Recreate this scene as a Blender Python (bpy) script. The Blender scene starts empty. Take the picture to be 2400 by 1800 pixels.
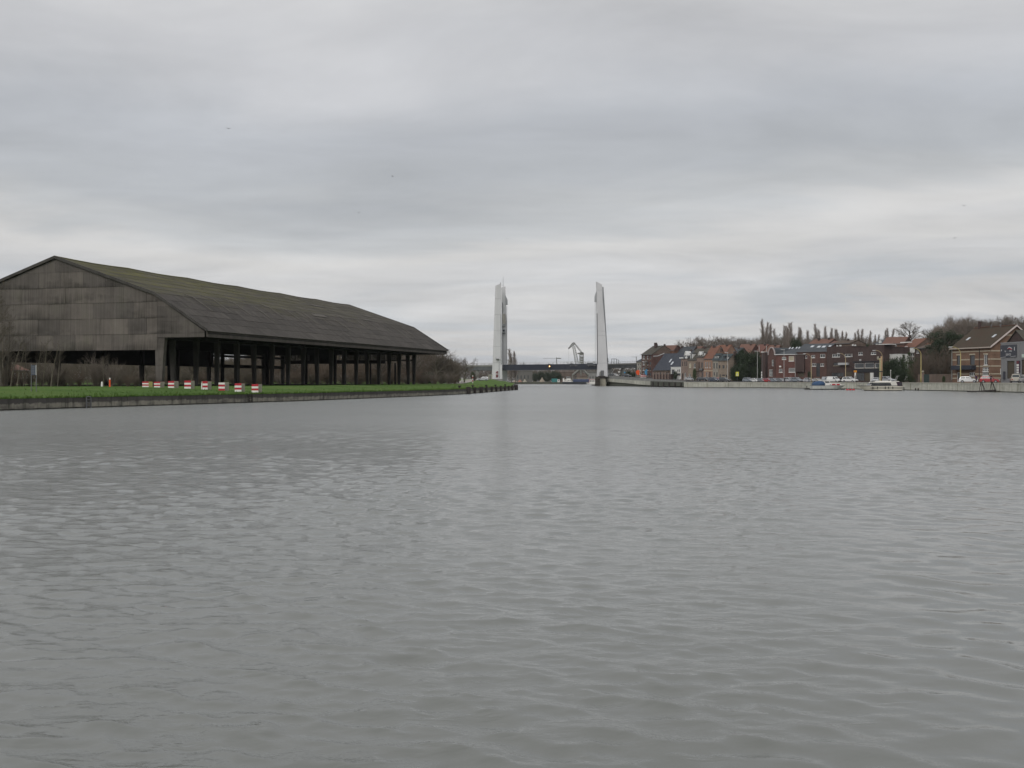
import bpy, math, random
import numpy as np
from mathutils import Vector, Matrix, noise as mnoise

# ------------------------------------------------------------------ camera, sky, sun
R = math.radians
scene = bpy.context.scene
COL = scene.collection
F, CX, HY, HC = 2600.0, 1200.0, 894.0, 2.15      # photo scale: focal length and horizon in photo pixels, eye height in metres

cam_data = bpy.data.cameras.new('camera')
cam_data.sensor_width = 36.0
cam_data.lens = 36.0 * F / 2400.0
cam_data.clip_start = 0.1
cam_data.clip_end = 20000.0
cam = bpy.data.objects.new('camera', cam_data)
COL.objects.link(cam)
cam.location = (0, 0, HC)
cam.rotation_euler = (R(90) - math.atan(6.0 / F), 0, 0)
scene.camera = cam
scene.render.resolution_x, scene.render.resolution_y = 1024, 768
scene.view_settings.view_transform = 'Standard'
scene.view_settings.look = 'None'
scene.view_settings.exposure = 0.0
scene.view_settings.gamma = 1.0
scene.view_settings.use_curve_mapping = False

SUN_EL, SUN_AZ = 32.0, 205.0                      # behind the camera, a little to the left; veiled by cloud
world = bpy.data.worlds.new('World')
scene.world = world
world.use_nodes = True
nt = world.node_tree
nt.nodes.clear()
L = nt.links.new
def wn(t, **kw):
    n = nt.nodes.new(t)
    for k, v in kw.items(): setattr(n, k, v)
    return n
def wmath(op, a, b=None, c=None):
    n = wn('ShaderNodeMath', operation=op)
    for i, v in enumerate((a, b, c)):
        if v is None: continue
        if isinstance(v, (int, float)): n.inputs[i].default_value = v
        else: L(v, n.inputs[i])
    return n.outputs[0]
sky = wn('ShaderNodeTexSky', sky_type='NISHITA')
sky.sun_disc = False
sky.sun_elevation = R(SUN_EL)
sky.sun_rotation = R(SUN_AZ)
tc = wn('ShaderNodeTexCoord')
sep = wn('ShaderNodeSeparateXYZ'); L(tc.outputs['Generated'], sep.inputs[0])
X_, Y_, Z_ = sep.outputs
zc = wmath('MAXIMUM', Z_, 0.0)
zz = wmath('ADD', zc, 0.07)
cu = wmath('DIVIDE', X_, zz); cv = wmath('DIVIDE', Y_, zz)
def cloudnoise(sx, sy, off, scale, detail, rough, dist=0.0):
    cmb = wn('ShaderNodeCombineXYZ')
    L(wmath('MULTIPLY', cu, sx), cmb.inputs[0]); L(wmath('MULTIPLY', cv, sy), cmb.inputs[1])
    cmb.inputs[2].default_value = off
    n = wn('ShaderNodeTexNoise'); n.inputs['Scale'].default_value = scale
    n.inputs['Detail'].default_value = detail; n.inputs['Roughness'].default_value = rough
    n.inputs['Distortion'].default_value = dist
    L(cmb.outputs[0], n.inputs['Vector'])
    return n.outputs['Fac']
n1 = cloudnoise(0.80, 1.0, 3.7, 0.42, 5, 0.55, 0.5)      # broad rolls of stratocumulus
n2 = cloudnoise(0.75, 1.0, 9.1, 1.25, 6, 0.58, 0.4)      # smaller rolls
n3 = cloudnoise(0.60, 1.0, 5.2, 0.16, 2, 0.5, 0.2)        # very broad patches
# the layer's mean brightness by height (warped by the rolls) as the photo shows it
warp = wmath('ADD', Z_, wmath('MULTIPLY', wmath('SUBTRACT', n1, 0.5), 0.19))
warp = wmath('ADD', warp, wmath('MULTIPLY', wmath('SUBTRACT', n3, 0.5), 0.10))
warp = wmath('ADD', warp, wmath('MULTIPLY', X_, -0.02))
ramp = wn('ShaderNodeValToRGB')
L(warp, ramp.inputs[0])
def srgb(r, g, b):
    f = lambda c: (c / 255 / 12.92) if c <= 10 else ((c / 255 + 0.055) / 1.055) ** 2.4
    return (f(r), f(g), f(b), 1)
stops = [(0.0, (200, 200, 203)), (0.036, (190, 193, 198)), (0.060, (206, 205, 205)), (0.084, (193, 196, 200)),
         (0.115, (206, 206, 207)), (0.138, (212, 211, 210)), (0.165, (192, 194, 196)), (0.19, (181, 184, 188)),
         (0.235, (185, 188, 193)), (0.29, (198, 199, 202)), (0.34, (207, 207, 208)), (0.60, (232, 232, 233)), (1.0, (248, 248, 249))]
cr = ramp.color_ramp
cr.interpolation = 'EASE'
while len(cr.elements) < len(stops): cr.elements.new(0.5)
for e, (p, c) in zip(cr.elements, stops):
    e.position = p; e.color = srgb(*c)
# small light and dark rolls on top
mod = wmath('ADD', 1.0, wmath('MULTIPLY', wmath('SUBTRACT', n2, 0.5), 0.56))
mod = wmath('MULTIPLY', mod, wmath('ADD', 1.0, wmath('MULTIPLY', wmath('SUBTRACT', n1, 0.5), 0.26)))
mulc = wn('ShaderNodeVectorMath', operation='SCALE')
L(ramp.outputs[0], mulc.inputs[0]); L(mod, mulc.inputs['Scale'])
skys = wn('ShaderNodeVectorMath', operation='SCALE'); skys.inputs['Scale'].default_value = 0.10
L(sky.outputs[0], skys.inputs[0])
mixs = wn('ShaderNodeMix', data_type='RGBA'); mixs.inputs[0].default_value = 0.965     # cloud cover
L(skys.outputs[0], mixs.inputs[6]); L(mulc.outputs[0], mixs.inputs[7])
bg = wn('ShaderNodeBackground'); bg.inputs['Strength'].default_value = 1.0
L(mixs.outputs[2], bg.inputs['Color'])
wout = wn('ShaderNodeOutputWorld'); L(bg.outputs[0], wout.inputs[0])

sun_d = bpy.data.lights.new('sun', 'SUN')
sun_d.energy = 1.3
sun_d.angle = R(35)
sun_d.color = (1.0, 0.97, 0.93)
sun = bpy.data.objects.new('sun', sun_d); COL.objects.link(sun)
az = R(SUN_AZ); el = R(SUN_EL)
sdir = Vector((math.sin(az) * math.cos(el), math.cos(az) * math.cos(el), math.sin(el)))
sun.rotation_euler = (-sdir).to_track_quat('-Z', 'Y').to_euler()

# ------------------------------------------------------------------ helpers
def wx(px, D): return (px - CX) * D / F
def wz(py, D): return HC - (py - HY) * D / F
def P(px, py, D): return Vector((wx(px, D), D, wz(py, D)))
def smooth(a, b, x):
    t = min(1.0, max(0.0, (x - a) / (b - a))); return t * t * (3 - 2 * t)
def lerp_list(tab, x):
    if x <= tab[0][0]: return tab[0][1]
    for (x0, v0), (x1, v1) in zip(tab, tab[1:]):
        if x <= x1: return v0 + (v1 - v0) * (x - x0) / (x1 - x0)
    return tab[-1][1]
ORD = ['first', 'second', 'third', 'fourth', 'fifth', 'sixth', 'seventh', 'eighth', 'ninth', 'tenth', 'eleventh', 'twelfth',
       'thirteenth', 'fourteenth', 'fifteenth', 'sixteenth', 'seventeenth', 'eighteenth', 'nineteenth', 'twentieth']

def tag(o, label=None, cat=None, group=None, kind=None):
    if label: o['label'] = label
    if cat: o['category'] = cat
    if group: o['group'] = group
    if kind: o['kind'] = kind
    return o
def thing(name, label, cat, loc=(0, 0, 0), rz=0.0, group=None, scale=1.0):
    o = bpy.data.objects.new(name, None); COL.objects.link(o)
    o.empty_display_size = 0.3
    o.location = loc; o.rotation_euler = (0, 0, rz); o.scale = (scale, scale, scale)
    return tag(o, label, cat, group)
def link(name, mesh, parent=None, loc=None):
    o = bpy.data.objects.new(name, mesh); COL.objects.link(o)
    if parent: o.parent = parent
    if loc is not None: o.location = loc
    return o
def copy_tree(o, parent=None):
    kids = list(o.children)
    c = o.copy(); COL.objects.link(c)
    if parent: c.parent = parent
    for k in kids: copy_tree(k, c)
    return c

class MB:
    """collects shapes, links them as ONE mesh object"""
    def __init__(s): s.v = []; s.f = []; s.m = []
    def face(s, pts, mi=0):
        b = len(s.v); s.v.extend([tuple(p) for p in pts]); s.f.append(tuple(range(b, b + len(pts)))); s.m.append(mi)
    def box(s, x0, x1, y0, y1, z0, z1, mi=0):
        b = len(s.v)
        s.v += [(x0, y0, z0), (x1, y0, z0), (x1, y1, z0), (x0, y1, z0), (x0, y0, z1), (x1, y0, z1), (x1, y1, z1), (x0, y1, z1)]
        for q in ((3, 2, 1, 0), (4, 5, 6, 7), (0, 1, 5, 4), (1, 2, 6, 5), (2, 3, 7, 6), (3, 0, 4, 7)):
            s.f.append(tuple(b + i for i in q)); s.m.append(mi)
    def hexa(s, p, mi=0):        # eight points, bottom ring then top ring
        b = len(s.v); s.v += [tuple(q) for q in p]
        for q in ((3, 2, 1, 0), (4, 5, 6, 7), (0, 1, 5, 4), (1, 2, 6, 5), (2, 3, 7, 6), (3, 0, 4, 7)):
            s.f.append(tuple(b + i for i in q)); s.m.append(mi)
    def frustum(s, cx, cy, z0, z1, ax, ay, bx, by, mi=0, dx=0, dy=0):
        s.hexa([(cx - ax, cy - ay, z0), (cx + ax, cy - ay, z0), (cx + ax, cy + ay, z0), (cx - ax, cy + ay, z0),
                (cx + dx - bx, cy + dy - by, z1), (cx + dx + bx, cy + dy - by, z1), (cx + dx + bx, cy + dy + by, z1), (cx + dx - bx, cy + dy + by, z1)], mi)
    def prism(s, poly, vec, mi=0):
        n = len(poly); b = len(s.v); vec = Vector(vec)
        s.v += [tuple(p) for p in poly] + [tuple(Vector(p) + vec) for p in poly]
        s.f.append(tuple(b + i for i in range(n))); s.m.append(mi)
        s.f.append(tuple(b + n + i for i in reversed(range(n)))); s.m.append(mi)
        for i in range(n):
            j = (i + 1) % n
            s.f.append((b + j, b + i, b + n + i, b + n + j)); s.m.append(mi)
    def tube(s, p0, p1, r0, r1=None, n=6, mi=0, cap=True):
        if r1 is None: r1 = r0
        p0 = Vector(p0); p1 = Vector(p1); d = p1 - p0
        if d.length < 1e-6: return
        d.normalize()
        a = d.cross(Vector((0, 0, 1)) if abs(d.z) < 0.9 else Vector((1, 0, 0))).normalized(); c = d.cross(a)
        b = len(s.v)
        for p, r in ((p0, r0), (p1, r1)):
            for i in range(n):
                t = 2 * math.pi * i / n
                s.v.append(tuple(p + a * (r * math.cos(t)) + c * (r * math.sin(t))))
        for i in range(n):
            j = (i + 1) % n
            s.f.append((b + i, b + j, b + n + j, b + n + i)); s.m.append(mi)
        if cap:
            s.f.append(tuple(b + i for i in reversed(range(n)))); s.m.append(mi)
            s.f.append(tuple(b + n + i for i in range(n))); s.m.append(mi)
    def path(s, pts, r, n=6, mi=0):
        for a, b in zip(pts, pts[1:]): s.tube(a, b, r, r, n, mi)
    def lathe(s, prof, cx=0, cy=0, n=12, mi=0):
        b = len(s.v)
        for r, z in prof:
            for i in range(n):
                t = 2 * math.pi * i / n; s.v.append((cx + r * math.cos(t), cy + r * math.sin(t), z))
        for k in range(len(prof) - 1):
            for i in range(n):
                j = (i + 1) % n
                s.f.append((b + k * n + i, b + k * n + j, b + (k + 1) * n + j, b + (k + 1) * n + i)); s.m.append(mi)
        s.f.append(tuple(b + i for i in reversed(range(n)))); s.m.append(mi)
        k = len(prof) - 1
        s.f.append(tuple(b + k * n + i for i in range(n))); s.m.append(mi)
    def loft(s, rings, mi=0, closed=True, caps=True):
        n = len(rings[0]); b = len(s.v)
        for r in rings: s.v += [tuple(p) for p in r]
        for k in range(len(rings) - 1):
            for i in range(n if closed else n - 1):
                j = (i + 1) % n
                s.f.append((b + k * n + i, b + k * n + j, b + (k + 1) * n + j, b + (k + 1) * n + i)); s.m.append(mi)
        if caps and closed:
            s.f.append(tuple(b + i for i in reversed(range(n)))); s.m.append(mi)
            k = len(rings) - 1
            s.f.append(tuple(b + k * n + i for i in range(n))); s.m.append(mi)
    def mesh(s, name, mats):
        me = bpy.data.meshes.new(name)
        me.from_pydata(s.v, [], s.f)
        mats = mats if isinstance(mats, (list, tuple)) else [mats]
        for m in mats: me.materials.append(m)
        if len(mats) > 1: me.polygons.foreach_set('material_index', s.m)
        me.update()
        return me
    def build(s, name, mats, parent=None, smooth_=False):
        me = s.mesh(name, mats)
        if smooth_: me.polygons.foreach_set('use_smooth', [True] * len(me.polygons))
        return link(name, me, parent)

# ------------------------------------------------------------------ materials
MATS = {}
def pm(name, c1, c2=None, scale=1.0, rough=0.8, bump=0.0, stretch=(1, 1, 1), metallic=0.0, spec=0.3, detail=5, bscale=None, contrast=(0.3, 0.7), coat=0.0):
    """procedural paint: two colours mixed by object-space noise, fine bump"""
    m = bpy.data.materials.new(name); m.use_nodes = True
    t = m.node_tree; b = t.nodes['Principled BSDF']
    b.inputs['Roughness'].default_value = rough; b.inputs['Metallic'].default_value = metallic
    b.inputs['Specular IOR Level'].default_value = spec
    if coat: b.inputs['Coat Weight'].default_value = coat
    c1 = (*c1[:3], 1)
    c2 = (*(c2 or tuple(x * 0.8 for x in c1[:3]))[:3], 1)
    co = t.nodes.new('ShaderNodeTexCoord'); mp = t.nodes.new('ShaderNodeMapping'); mp.inputs['Scale'].default_value = stretch
    t.links.new(co.outputs['Object'], mp.inputs[0])
    n = t.nodes.new('ShaderNodeTexNoise'); n.inputs['Scale'].default_value = scale; n.inputs['Detail'].default_value = detail
    n.inputs['Roughness'].default_value = 0.6
    t.links.new(mp.outputs[0], n.inputs['Vector'])
    r = t.nodes.new('ShaderNodeValToRGB'); r.color_ramp.elements[0].position, r.color_ramp.elements[1].position = contrast
    r.color_ramp.elements[0].color = c1; r.color_ramp.elements[1].color = c2
    t.links.new(n.outputs['Fac'], r.inputs[0]); t.links.new(r.outputs[0], b.inputs['Base Color'])
    if bump:
        n2 = t.nodes.new('ShaderNodeTexNoise'); n2.inputs['Scale'].default_value = bscale or scale * 4; n2.inputs['Detail'].default_value = 4
        t.links.new(mp.outputs[0], n2.inputs['Vector'])
        bp = t.nodes.new('ShaderNodeBump'); bp.inputs['Strength'].default_value = bump; bp.inputs['Distance'].default_value = 0.1
        t.links.new(n2.outputs['Fac'], bp.inputs['Height']); t.links.new(bp.outputs[0], b.inputs['Normal'])
    MATS[name] = m
    return m
def nodes_of(m):
    t = m.node_tree
    def N(ty, **kw):
        n = t.nodes.new(ty)
        for k, v in kw.items(): setattr(n, k, v)
        return n
    def M(op, a, b=None, c=None):
        n = N('ShaderNodeMath', operation=op)
        for i, v in enumerate((a, b, c)):
            if v is None: continue
            if isinstance(v, (int, float)): n.inputs[i].default_value = v
            else: t.links.new(v, n.inputs[i])
        return n.outputs[0]
    def RAMP(fac, *st):
        r = N('ShaderNodeValToRGB'); cr = r.color_ramp
        while len(cr.elements) < len(st): cr.elements.new(0.5)
        for e, (p, c) in zip(cr.elements, st): e.position = p; e.color = (*c, 1) if len(c) == 3 else c
        t.links.new(fac, r.inputs[0]); return r.outputs[0]
    def NOISE(vec, scale, detail=4, rough=0.55, dist=0.0):
        n = N('ShaderNodeTexNoise'); n.inputs['Scale'].default_value = scale; n.inputs['Detail'].default_value = detail
        n.inputs['Roughness'].default_value = rough; n.inputs['Distortion'].default_value = dist
        t.links.new(vec, n.inputs['Vector']); return n.outputs['Fac']
    def MAP(vec, sc):
        n = N('ShaderNodeMapping'); n.inputs['Scale'].default_value = sc; t.links.new(vec, n.inputs[0]); return n.outputs[0]
    def MIX(f, a, b, blend='MIX'):
        n = N('ShaderNodeMix', data_type='RGBA', blend_type=blend)
        if isinstance(f, (int, float)): n.inputs[0].default_value = f
        else: t.links.new(f, n.inputs[0])
        for i, v in ((6, a), (7, b)):
            if isinstance(v, tuple): n.inputs[i].default_value = (*v[:3], 1)
            else: t.links.new(v, n.inputs[i])
        return n.outputs[2]
    return t, N, M, RAMP, NOISE, MAP, MIX
def newmat(name, rough=0.8, spec=0.3):
    m = bpy.data.materials.new(name); m.use_nodes = True
    b = m.node_tree.nodes['Principled BSDF']; b.inputs['Roughness'].default_value = rough; b.inputs['Specular IOR Level'].default_value = spec
    MATS[name] = m
    return (m, b) + nodes_of(m)

def mat_gable():
    m, b, t, N, M, RAMP, NOISE, MAP, MIX = newmat('weathered_cladding', 0.85)
    co = N('ShaderNodeTexCoord').outputs['Object']
    sp = N('ShaderNodeSeparateXYZ'); t.links.new(co, sp.inputs[0])
    z = sp.outputs[2]
    # streaks of soot and damp hanging down from above and pooling at the foot of every course
    course = M('FRACT', M('DIVIDE', M('SUBTRACT', z, 6.45), 2.2))
    st = NOISE(MAP(co, (1, 3.2, 0.10)), 1.7, 5, 0.7)
    patch = RAMP(NOISE(MAP(co, (1, 0.16, 0.42)), 1.0, 3), (0.40, (0.1, 0.1, 0.1)), (0.62, (1, 1, 1)))
    foot = M('SUBTRACT', 1.0, M('POWER', course, 0.75))
    s = M('MULTIPLY', M('MULTIPLY', st, M('ADD', 0.5, M('MULTIPLY', foot, 0.95))), M('ADD', M('MULTIPLY', patch, 0.95), 0.15))
    base = RAMP(NOISE(MAP(co, (1, 0.5, 0.5)), 0.7, 5), (0.3, (0.102, 0.091, 0.083)), (0.72, (0.158, 0.142, 0.130)))
    col = MIX(RAMP(s, (0.34, (0, 0, 0)), (0.80, (0.9, 0.9, 0.9))), base, (0.042, 0.038, 0.033))
    colm = RAMP(NOISE(MAP(co, (1, 4.5, 0.05)), 1.2, 4, 0.85), (0.3, (0.64, 0.63, 0.61)), (0.7, (1.16, 1.16, 1.16)))
    col = MIX(1.0, col, colm, 'MULTIPLY')
    col = MIX(RAMP(NOISE(co, 0.35, 3), (0.55, (0, 0, 0)), (0.8, (0.35, 0.35, 0.35))), col, (0.07, 0.075, 0.045))
    oi = N('ShaderNodeObjectInfo'); rv = RAMP(oi.outputs['Random'], (0.0, (0.72, 0.72, 0.73)), (1.0, (1.14, 1.12, 1.1)))      # every sheet has weathered its own way
    col = MIX(1.0, col, rv, 'MULTIPLY')
    t.links.new(col, b.inputs['Base Color'])
    wv = N('ShaderNodeTexWave', bands_direction='Y'); wv.inputs['Scale'].default_value = 1.9; t.links.new(co, wv.inputs['Vector'])
    bp = N('ShaderNodeBump'); bp.inputs['Strength'].default_value = 0.5; bp.inputs['Distance'].default_value = 0.06
    t.links.new(wv.outputs['Fac'], bp.inputs['Height']); t.links.new(bp.outputs[0], b.inputs['Normal'])
    return m
def mat_shed_roof():
    m, b, t, N, M, RAMP, NOISE, MAP, MIX = newmat('mossy_corrugated_roof', 0.95, 0.15)
    co = N('ShaderNodeTexCoord').outputs['Object']
    sp = N('ShaderNodeSeparateXYZ'); t.links.new(co, sp.inputs[0])
    base = RAMP(M('ADD', M('MULTIPLY', NOISE(MAP(co, (1.2, 0.3, 0.3)), 1.0, 6, 0.7), 0.55), M('MULTIPLY', NOISE(co, 4.5, 4, 0.8), 0.45)), (0.33, (0.040, 0.037, 0.034)), (0.66, (0.108, 0.099, 0.090)))
    # moss settles on the flatter upper slope
    hi = RAMP(M('ADD', sp.outputs[2], M('MULTIPLY', M('SUBTRACT', NOISE(co, 0.25, 4), 0.5), 6.0)), (0.0, (0, 0, 0)), (1.0, (1, 1, 1)))
    mr = N('ShaderNodeMapRange'); mr.inputs[1].default_value = 13.0; mr.inputs[2].default_value = 17.5
    t.links.new(M('ADD', sp.outputs[2], M('MULTIPLY', M('SUBTRACT', NOISE(MAP(co, (0.35, 1, 1)), 0.35, 5), 0.5), 7.0)), mr.inputs[0])
    fade = N('ShaderNodeMapRange'); fade.inputs[1].default_value = 85.0; fade.inputs[2].default_value = 30.0; fade.inputs[3].default_value = 0.25
    t.links.new(sp.outputs[0], fade.inputs[0])
    mossn = RAMP(M('ADD', M('MULTIPLY', NOISE(MAP(co, (0.10, 1.2, 1.2)), 1.6, 4, 0.7), 0.6), M('MULTIPLY', NOISE(co, 1.2, 5, 0.75), 0.4)), (0.42, (0.0, 0.0, 0.0)), (0.60, (1, 1, 1)))
    fac = M('MULTIPLY', M('MULTIPLY', mr.outputs[0], mossn), M('MULTIPLY', fade.outputs[0], 0.95))
    col = MIX(fac, base, (0.108, 0.106, 0.032))
    oi = N('ShaderNodeObjectInfo'); rv = RAMP(oi.outputs['Random'], (0.0, (0.84, 0.84, 0.84)), (1.0, (1.14, 1.13, 1.12)))      # every sheet has weathered its own way
    col = MIX(1.0, col, rv, 'MULTIPLY')
    t.links.new(col, b.inputs['Base Color'])
    wv = N('ShaderNodeTexWave', bands_direction='X'); wv.inputs['Scale'].default_value = 1.8; t.links.new(co, wv.inputs['Vector'])
    bp = N('ShaderNodeBump'); bp.inputs['Strength'].default_value = 0.5; bp.inputs['Distance'].default_value = 0.06
    h = M('ADD', wv.outputs['Fac'], M('MULTIPLY', NOISE(co, 3.0, 5), 1.5))
    t.links.new(h, bp.inputs['Height']); t.links.new(bp.outputs[0], b.inputs['Normal'])
    return m
def mat_quay(name, top, mid, streak, zmid, dark=(0.012, 0.011, 0.009), wet=0.16):
    """concrete wall: top colour, lime bloom low down, run-off streaks, wet black waterline (object at world origin)"""
    m, b, t, N, M, RAMP, NOISE, MAP, MIX = newmat(name, 0.85)
    co = N('ShaderNodeTexCoord').outputs['Object']
    sp = N('ShaderNodeSeparateXYZ'); t.links.new(co, sp.inputs[0]); z = sp.outputs[2]
    base = RAMP(NOISE(MAP(co, (1, 1, 2)), 0.5, 6, 0.65), (0.3, tuple(c * 0.75 for c in top)), (0.7, tuple(c * 1.2 for c in top)))
    nz = NOISE(MAP(co, (1, 1, 0.6)), 1.3, 6, 0.7)
    zb = M('ADD', z, M('MULTIPLY', M('SUBTRACT', nz, 0.5), 0.55))
    mr = N('ShaderNodeMapRange', interpolation_type='SMOOTHSTEP'); mr.inputs[1].default_value = zmid; mr.inputs[2].default_value = zmid - 0.14; t.links.new(zb, mr.inputs[0])
    pat = RAMP(NOISE(MAP(co, (1, 1, 1.5)), 0.9, 4), (0.30, (0.2, 0.2, 0.2)), (0.55, (1, 1, 1)))
    col = MIX(M('MULTIPLY', mr.outputs[0], pat), base, mid)
    sk = RAMP(NOISE(MAP(co, (1, 1, 0.07)), 1.9, 5, 0.7), (0.48, (0, 0, 0)), (0.7, (0.8, 0.8, 0.8)))
    col = MIX(sk, col, streak)
    wr = N('ShaderNodeMapRange', interpolation_type='SMOOTHSTEP'); wr.inputs[1].default_value = wet; wr.inputs[2].default_value = wet - 0.1
    t.links.new(M('ADD', z, M('MULTIPLY', M('SUBTRACT', nz, 0.5), 0.12)), wr.inputs[0])
    col = MIX(wr.outputs[0], col, dark)
    oi = N('ShaderNodeObjectInfo'); rv = RAMP(oi.outputs['Random'], (0.0, (0.82, 0.82, 0.82)), (1.0, (1.08, 1.08, 1.07)))      # every sheet has weathered its own way
    col = MIX(1.0, col, rv, 'MULTIPLY')
    t.links.new(col, b.inputs['Base Color'])
    bp = N('ShaderNodeBump'); bp.inputs['Strength'].default_value = 0.4; bp.inputs['Distance'].default_value = 0.05
    t.links.new(NOISE(co, 4.0, 5), bp.inputs['Height']); t.links.new(bp.outputs[0], b.inputs['Normal'])
    return m
def mat_grass():
    m, b, t, N, M, RAMP, NOISE, MAP, MIX = newmat('bank_grass', 0.95, 0.1)
    co = N('ShaderNodeTexCoord').outputs['Object']
    big = NOISE(MAP(co, (0.6, 1, 1)), 0.12, 5, 0.6); fine = NOISE(MAP(co, (1.2, 0.5, 1)), 1.6, 6, 0.75)
    col = RAMP(M('ADD', M('MULTIPLY', big, 0.6), M('MULTIPLY', fine, 0.4)), (0.34, (0.045, 0.088, 0.019)), (0.5, (0.078, 0.140, 0.030)), (0.66, (0.120, 0.160, 0.050)))
    mud = RAMP(NOISE(co, 0.5, 5, 0.7), (0.58, (0, 0, 0)), (0.74, (0.75, 0.75, 0.75)))
    col = MIX(mud, col, (0.075, 0.07, 0.035))
    t.links.new(col, b.inputs['Base Color'])
    bp = N('ShaderNodeBump'); bp.inputs['Strength'].default_value = 0.8; bp.inputs['Distance'].default_value = 0.25
    t.links.new(NOISE(co, 3.5, 6, 0.8), bp.inputs['Height']); t.links.new(bp.outputs[0], b.inputs['Normal'])
    return m
FAR_ROUGH, BN, BF, PKB = 0.19, 0.26, 1.25, 0.5
def mat_water():
    m, b, t, N, M, RAMP, NOISE, MAP, MIX = newmat('canal_water', 0.06, 0.5)
    b.inputs['IOR'].default_value = 1.333
    co = N('ShaderNodeTexCoord').outputs['Object']
    col = RAMP(NOISE(co, 0.03, 3), (0.3, (0.136, 0.143, 0.133)), (0.7, (0.154, 0.160, 0.152)))
    t.links.new(col, b.inputs['Base Color'])
    # wind ripples finer than the mesh; a calmer lane runs down the right-hand side
    sp = N('ShaderNodeSeparateXYZ'); t.links.new(co, sp.inputs[0])
    r1 = NOISE(MAP(co, (0.60, 1.25, 1)), 1.6, 7, 0.68, 0.25)
    r0 = NOISE(MAP(co, (0.7, 1.5, 1)), 7.0, 3, 0.55, 0.2)
    pk = M('MAXIMUM', M('SUBTRACT', NOISE(MAP(co, (0.5, 1.7, 1)), 2.6, 4, 0.6, 0.3), 0.60), 0.0)     # scattered steeper wavelets
    gust = RAMP(NOISE(MAP(co, (0.6, 1, 1)), 0.05, 4), (0.35, (0.55, 0.55, 0.55)), (0.65, (1, 1, 1)))
    far = N('ShaderNodeMapRange', interpolation_type='SMOOTHSTEP'); far.inputs[1].default_value = 7.0; far.inputs[2].default_value = 75.0
    t.links.new(sp.outputs[1], far.inputs[0])
    cl = N('ShaderNodeMapRange', interpolation_type='SMOOTHSTEP'); cl.inputs[1].default_value = -0.8; cl.inputs[2].default_value = 2.2
    t.links.new(M('SUBTRACT', sp.outputs[0], M('MULTIPLY', sp.outputs[1], 0.21)), cl.inputs[0])
    calm = M('MULTIPLY', cl.outputs[0], M('SUBTRACT', 1.0, far.outputs[0]))
    t.links.new(M('ADD', 0.03, M('MULTIPLY', far.outputs[0], FAR_ROUGH)), b.inputs['Roughness'])      # ripples too fine for the mesh, farther out
    bp = N('ShaderNodeBump'); bp.inputs['Distance'].default_value = 0.15
    t.links.new(M('MULTIPLY', gust, M('SUBTRACT', 0.8, M('MULTIPLY', calm, 0.6))), bp.inputs['Strength'])
    t.links.new(M('ADD', M('ADD', M('MULTIPLY', r1, M('ADD', BN, M('MULTIPLY', far.outputs[0], BF - BN))), M('MULTIPLY', r0, 0.05)), M('MULTIPLY', pk, PKB)), bp.inputs['Height'])
    t.links.new(bp.outputs[0], b.inputs['Normal'])
    return m
def mat_glass_dirty(name='dirty_glass', a=0.6, col=(0.12, 0.13, 0.11)):
    m, b, t, N, M, RAMP, NOISE, MAP, MIX = newmat(name, 0.15, 0.5)
    co = N('ShaderNodeTexCoord').outputs['Object']
    t.links.new(RAMP(NOISE(co, 1.2, 4), (0.3, col), (0.7, tuple(c * 1.5 for c in col))), b.inputs['Base Color'])
    b.inputs['Alpha'].default_value = a
    return m
gable_m = mat_gable(); roof_shed_m = mat_shed_roof(); grass_m = mat_grass(); water_m = mat_water()
quayL_m = mat_quay('old_quay_concrete', (0.078, 0.073, 0.067), (0.27, 0.255, 0.21), (0.034, 0.034, 0.026), 0.52, wet=0.13)
quayR_m = mat_quay('pale_quay_concrete', (0.47, 0.465, 0.41), (0.49, 0.485, 0.43), (0.16, 0.16, 0.095), 0.6, wet=0.22)
rampD_m = mat_quay('algae_concrete', (0.085, 0.09, 0.07), (0.11, 0.115, 0.09), (0.05, 0.055, 0.04), 0.8, wet=0.3)
dirty_m = mat_glass_dirty()
coping_m = pm('coping_concrete', (0.56, 0.545, 0.47), (0.44, 0.43, 0.36), 0.8, 0.85, 0.3)
black_m = pm('shade_dark_interior', (0.020, 0.019, 0.018), (0.030, 0.028, 0.026), 0.8, 0.95, 0.2)  # near-black: the shade inside the shed is put into the colour
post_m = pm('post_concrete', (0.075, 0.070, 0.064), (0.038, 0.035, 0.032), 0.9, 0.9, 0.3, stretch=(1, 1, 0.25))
concrete_m = pm('raw_concrete', (0.36, 0.34, 0.28), (0.24, 0.225, 0.18), 2.0, 0.9, 0.3)
concgrey_m = pm('grey_concrete', (0.26, 0.26, 0.25), (0.17, 0.17, 0.16), 0.7, 0.9, 0.3)
tower_m = pm('white_painted_steel', (0.60, 0.60, 0.61), (0.50, 0.50, 0.51), 0.35, 0.45, 0.05, stretch=(1, 1, 0.2))
towerg_m = pm('grey_painted_steel', (0.36, 0.37, 0.38), (0.28, 0.29, 0.30), 0.6, 0.5, 0.05)
steeld_m = pm('dark_blue_steel', (0.022, 0.026, 0.040), (0.034, 0.038, 0.050), 0.5, 0.5, 0.05)
steelm_m = pm('dull_steel', (0.16, 0.165, 0.17), (0.11, 0.11, 0.115), 1.5, 0.5, 0.05)
cranes_m = pm('crane_grey', (0.13, 0.135, 0.12), (0.20, 0.20, 0.18), 0.8, 0.6)
red_m = pm('red_paint', (0.42, 0.022, 0.035), (0.34, 0.016, 0.03), 6, 0.55)
white_m = pm('white_paint', (0.72, 0.71, 0.68), (0.60, 0.59, 0.55), 5, 0.55)
yellow_m = pm('yellow_paint', (0.42, 0.38, 0.22), (0.34, 0.30, 0.17), 3, 0.6)
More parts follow.
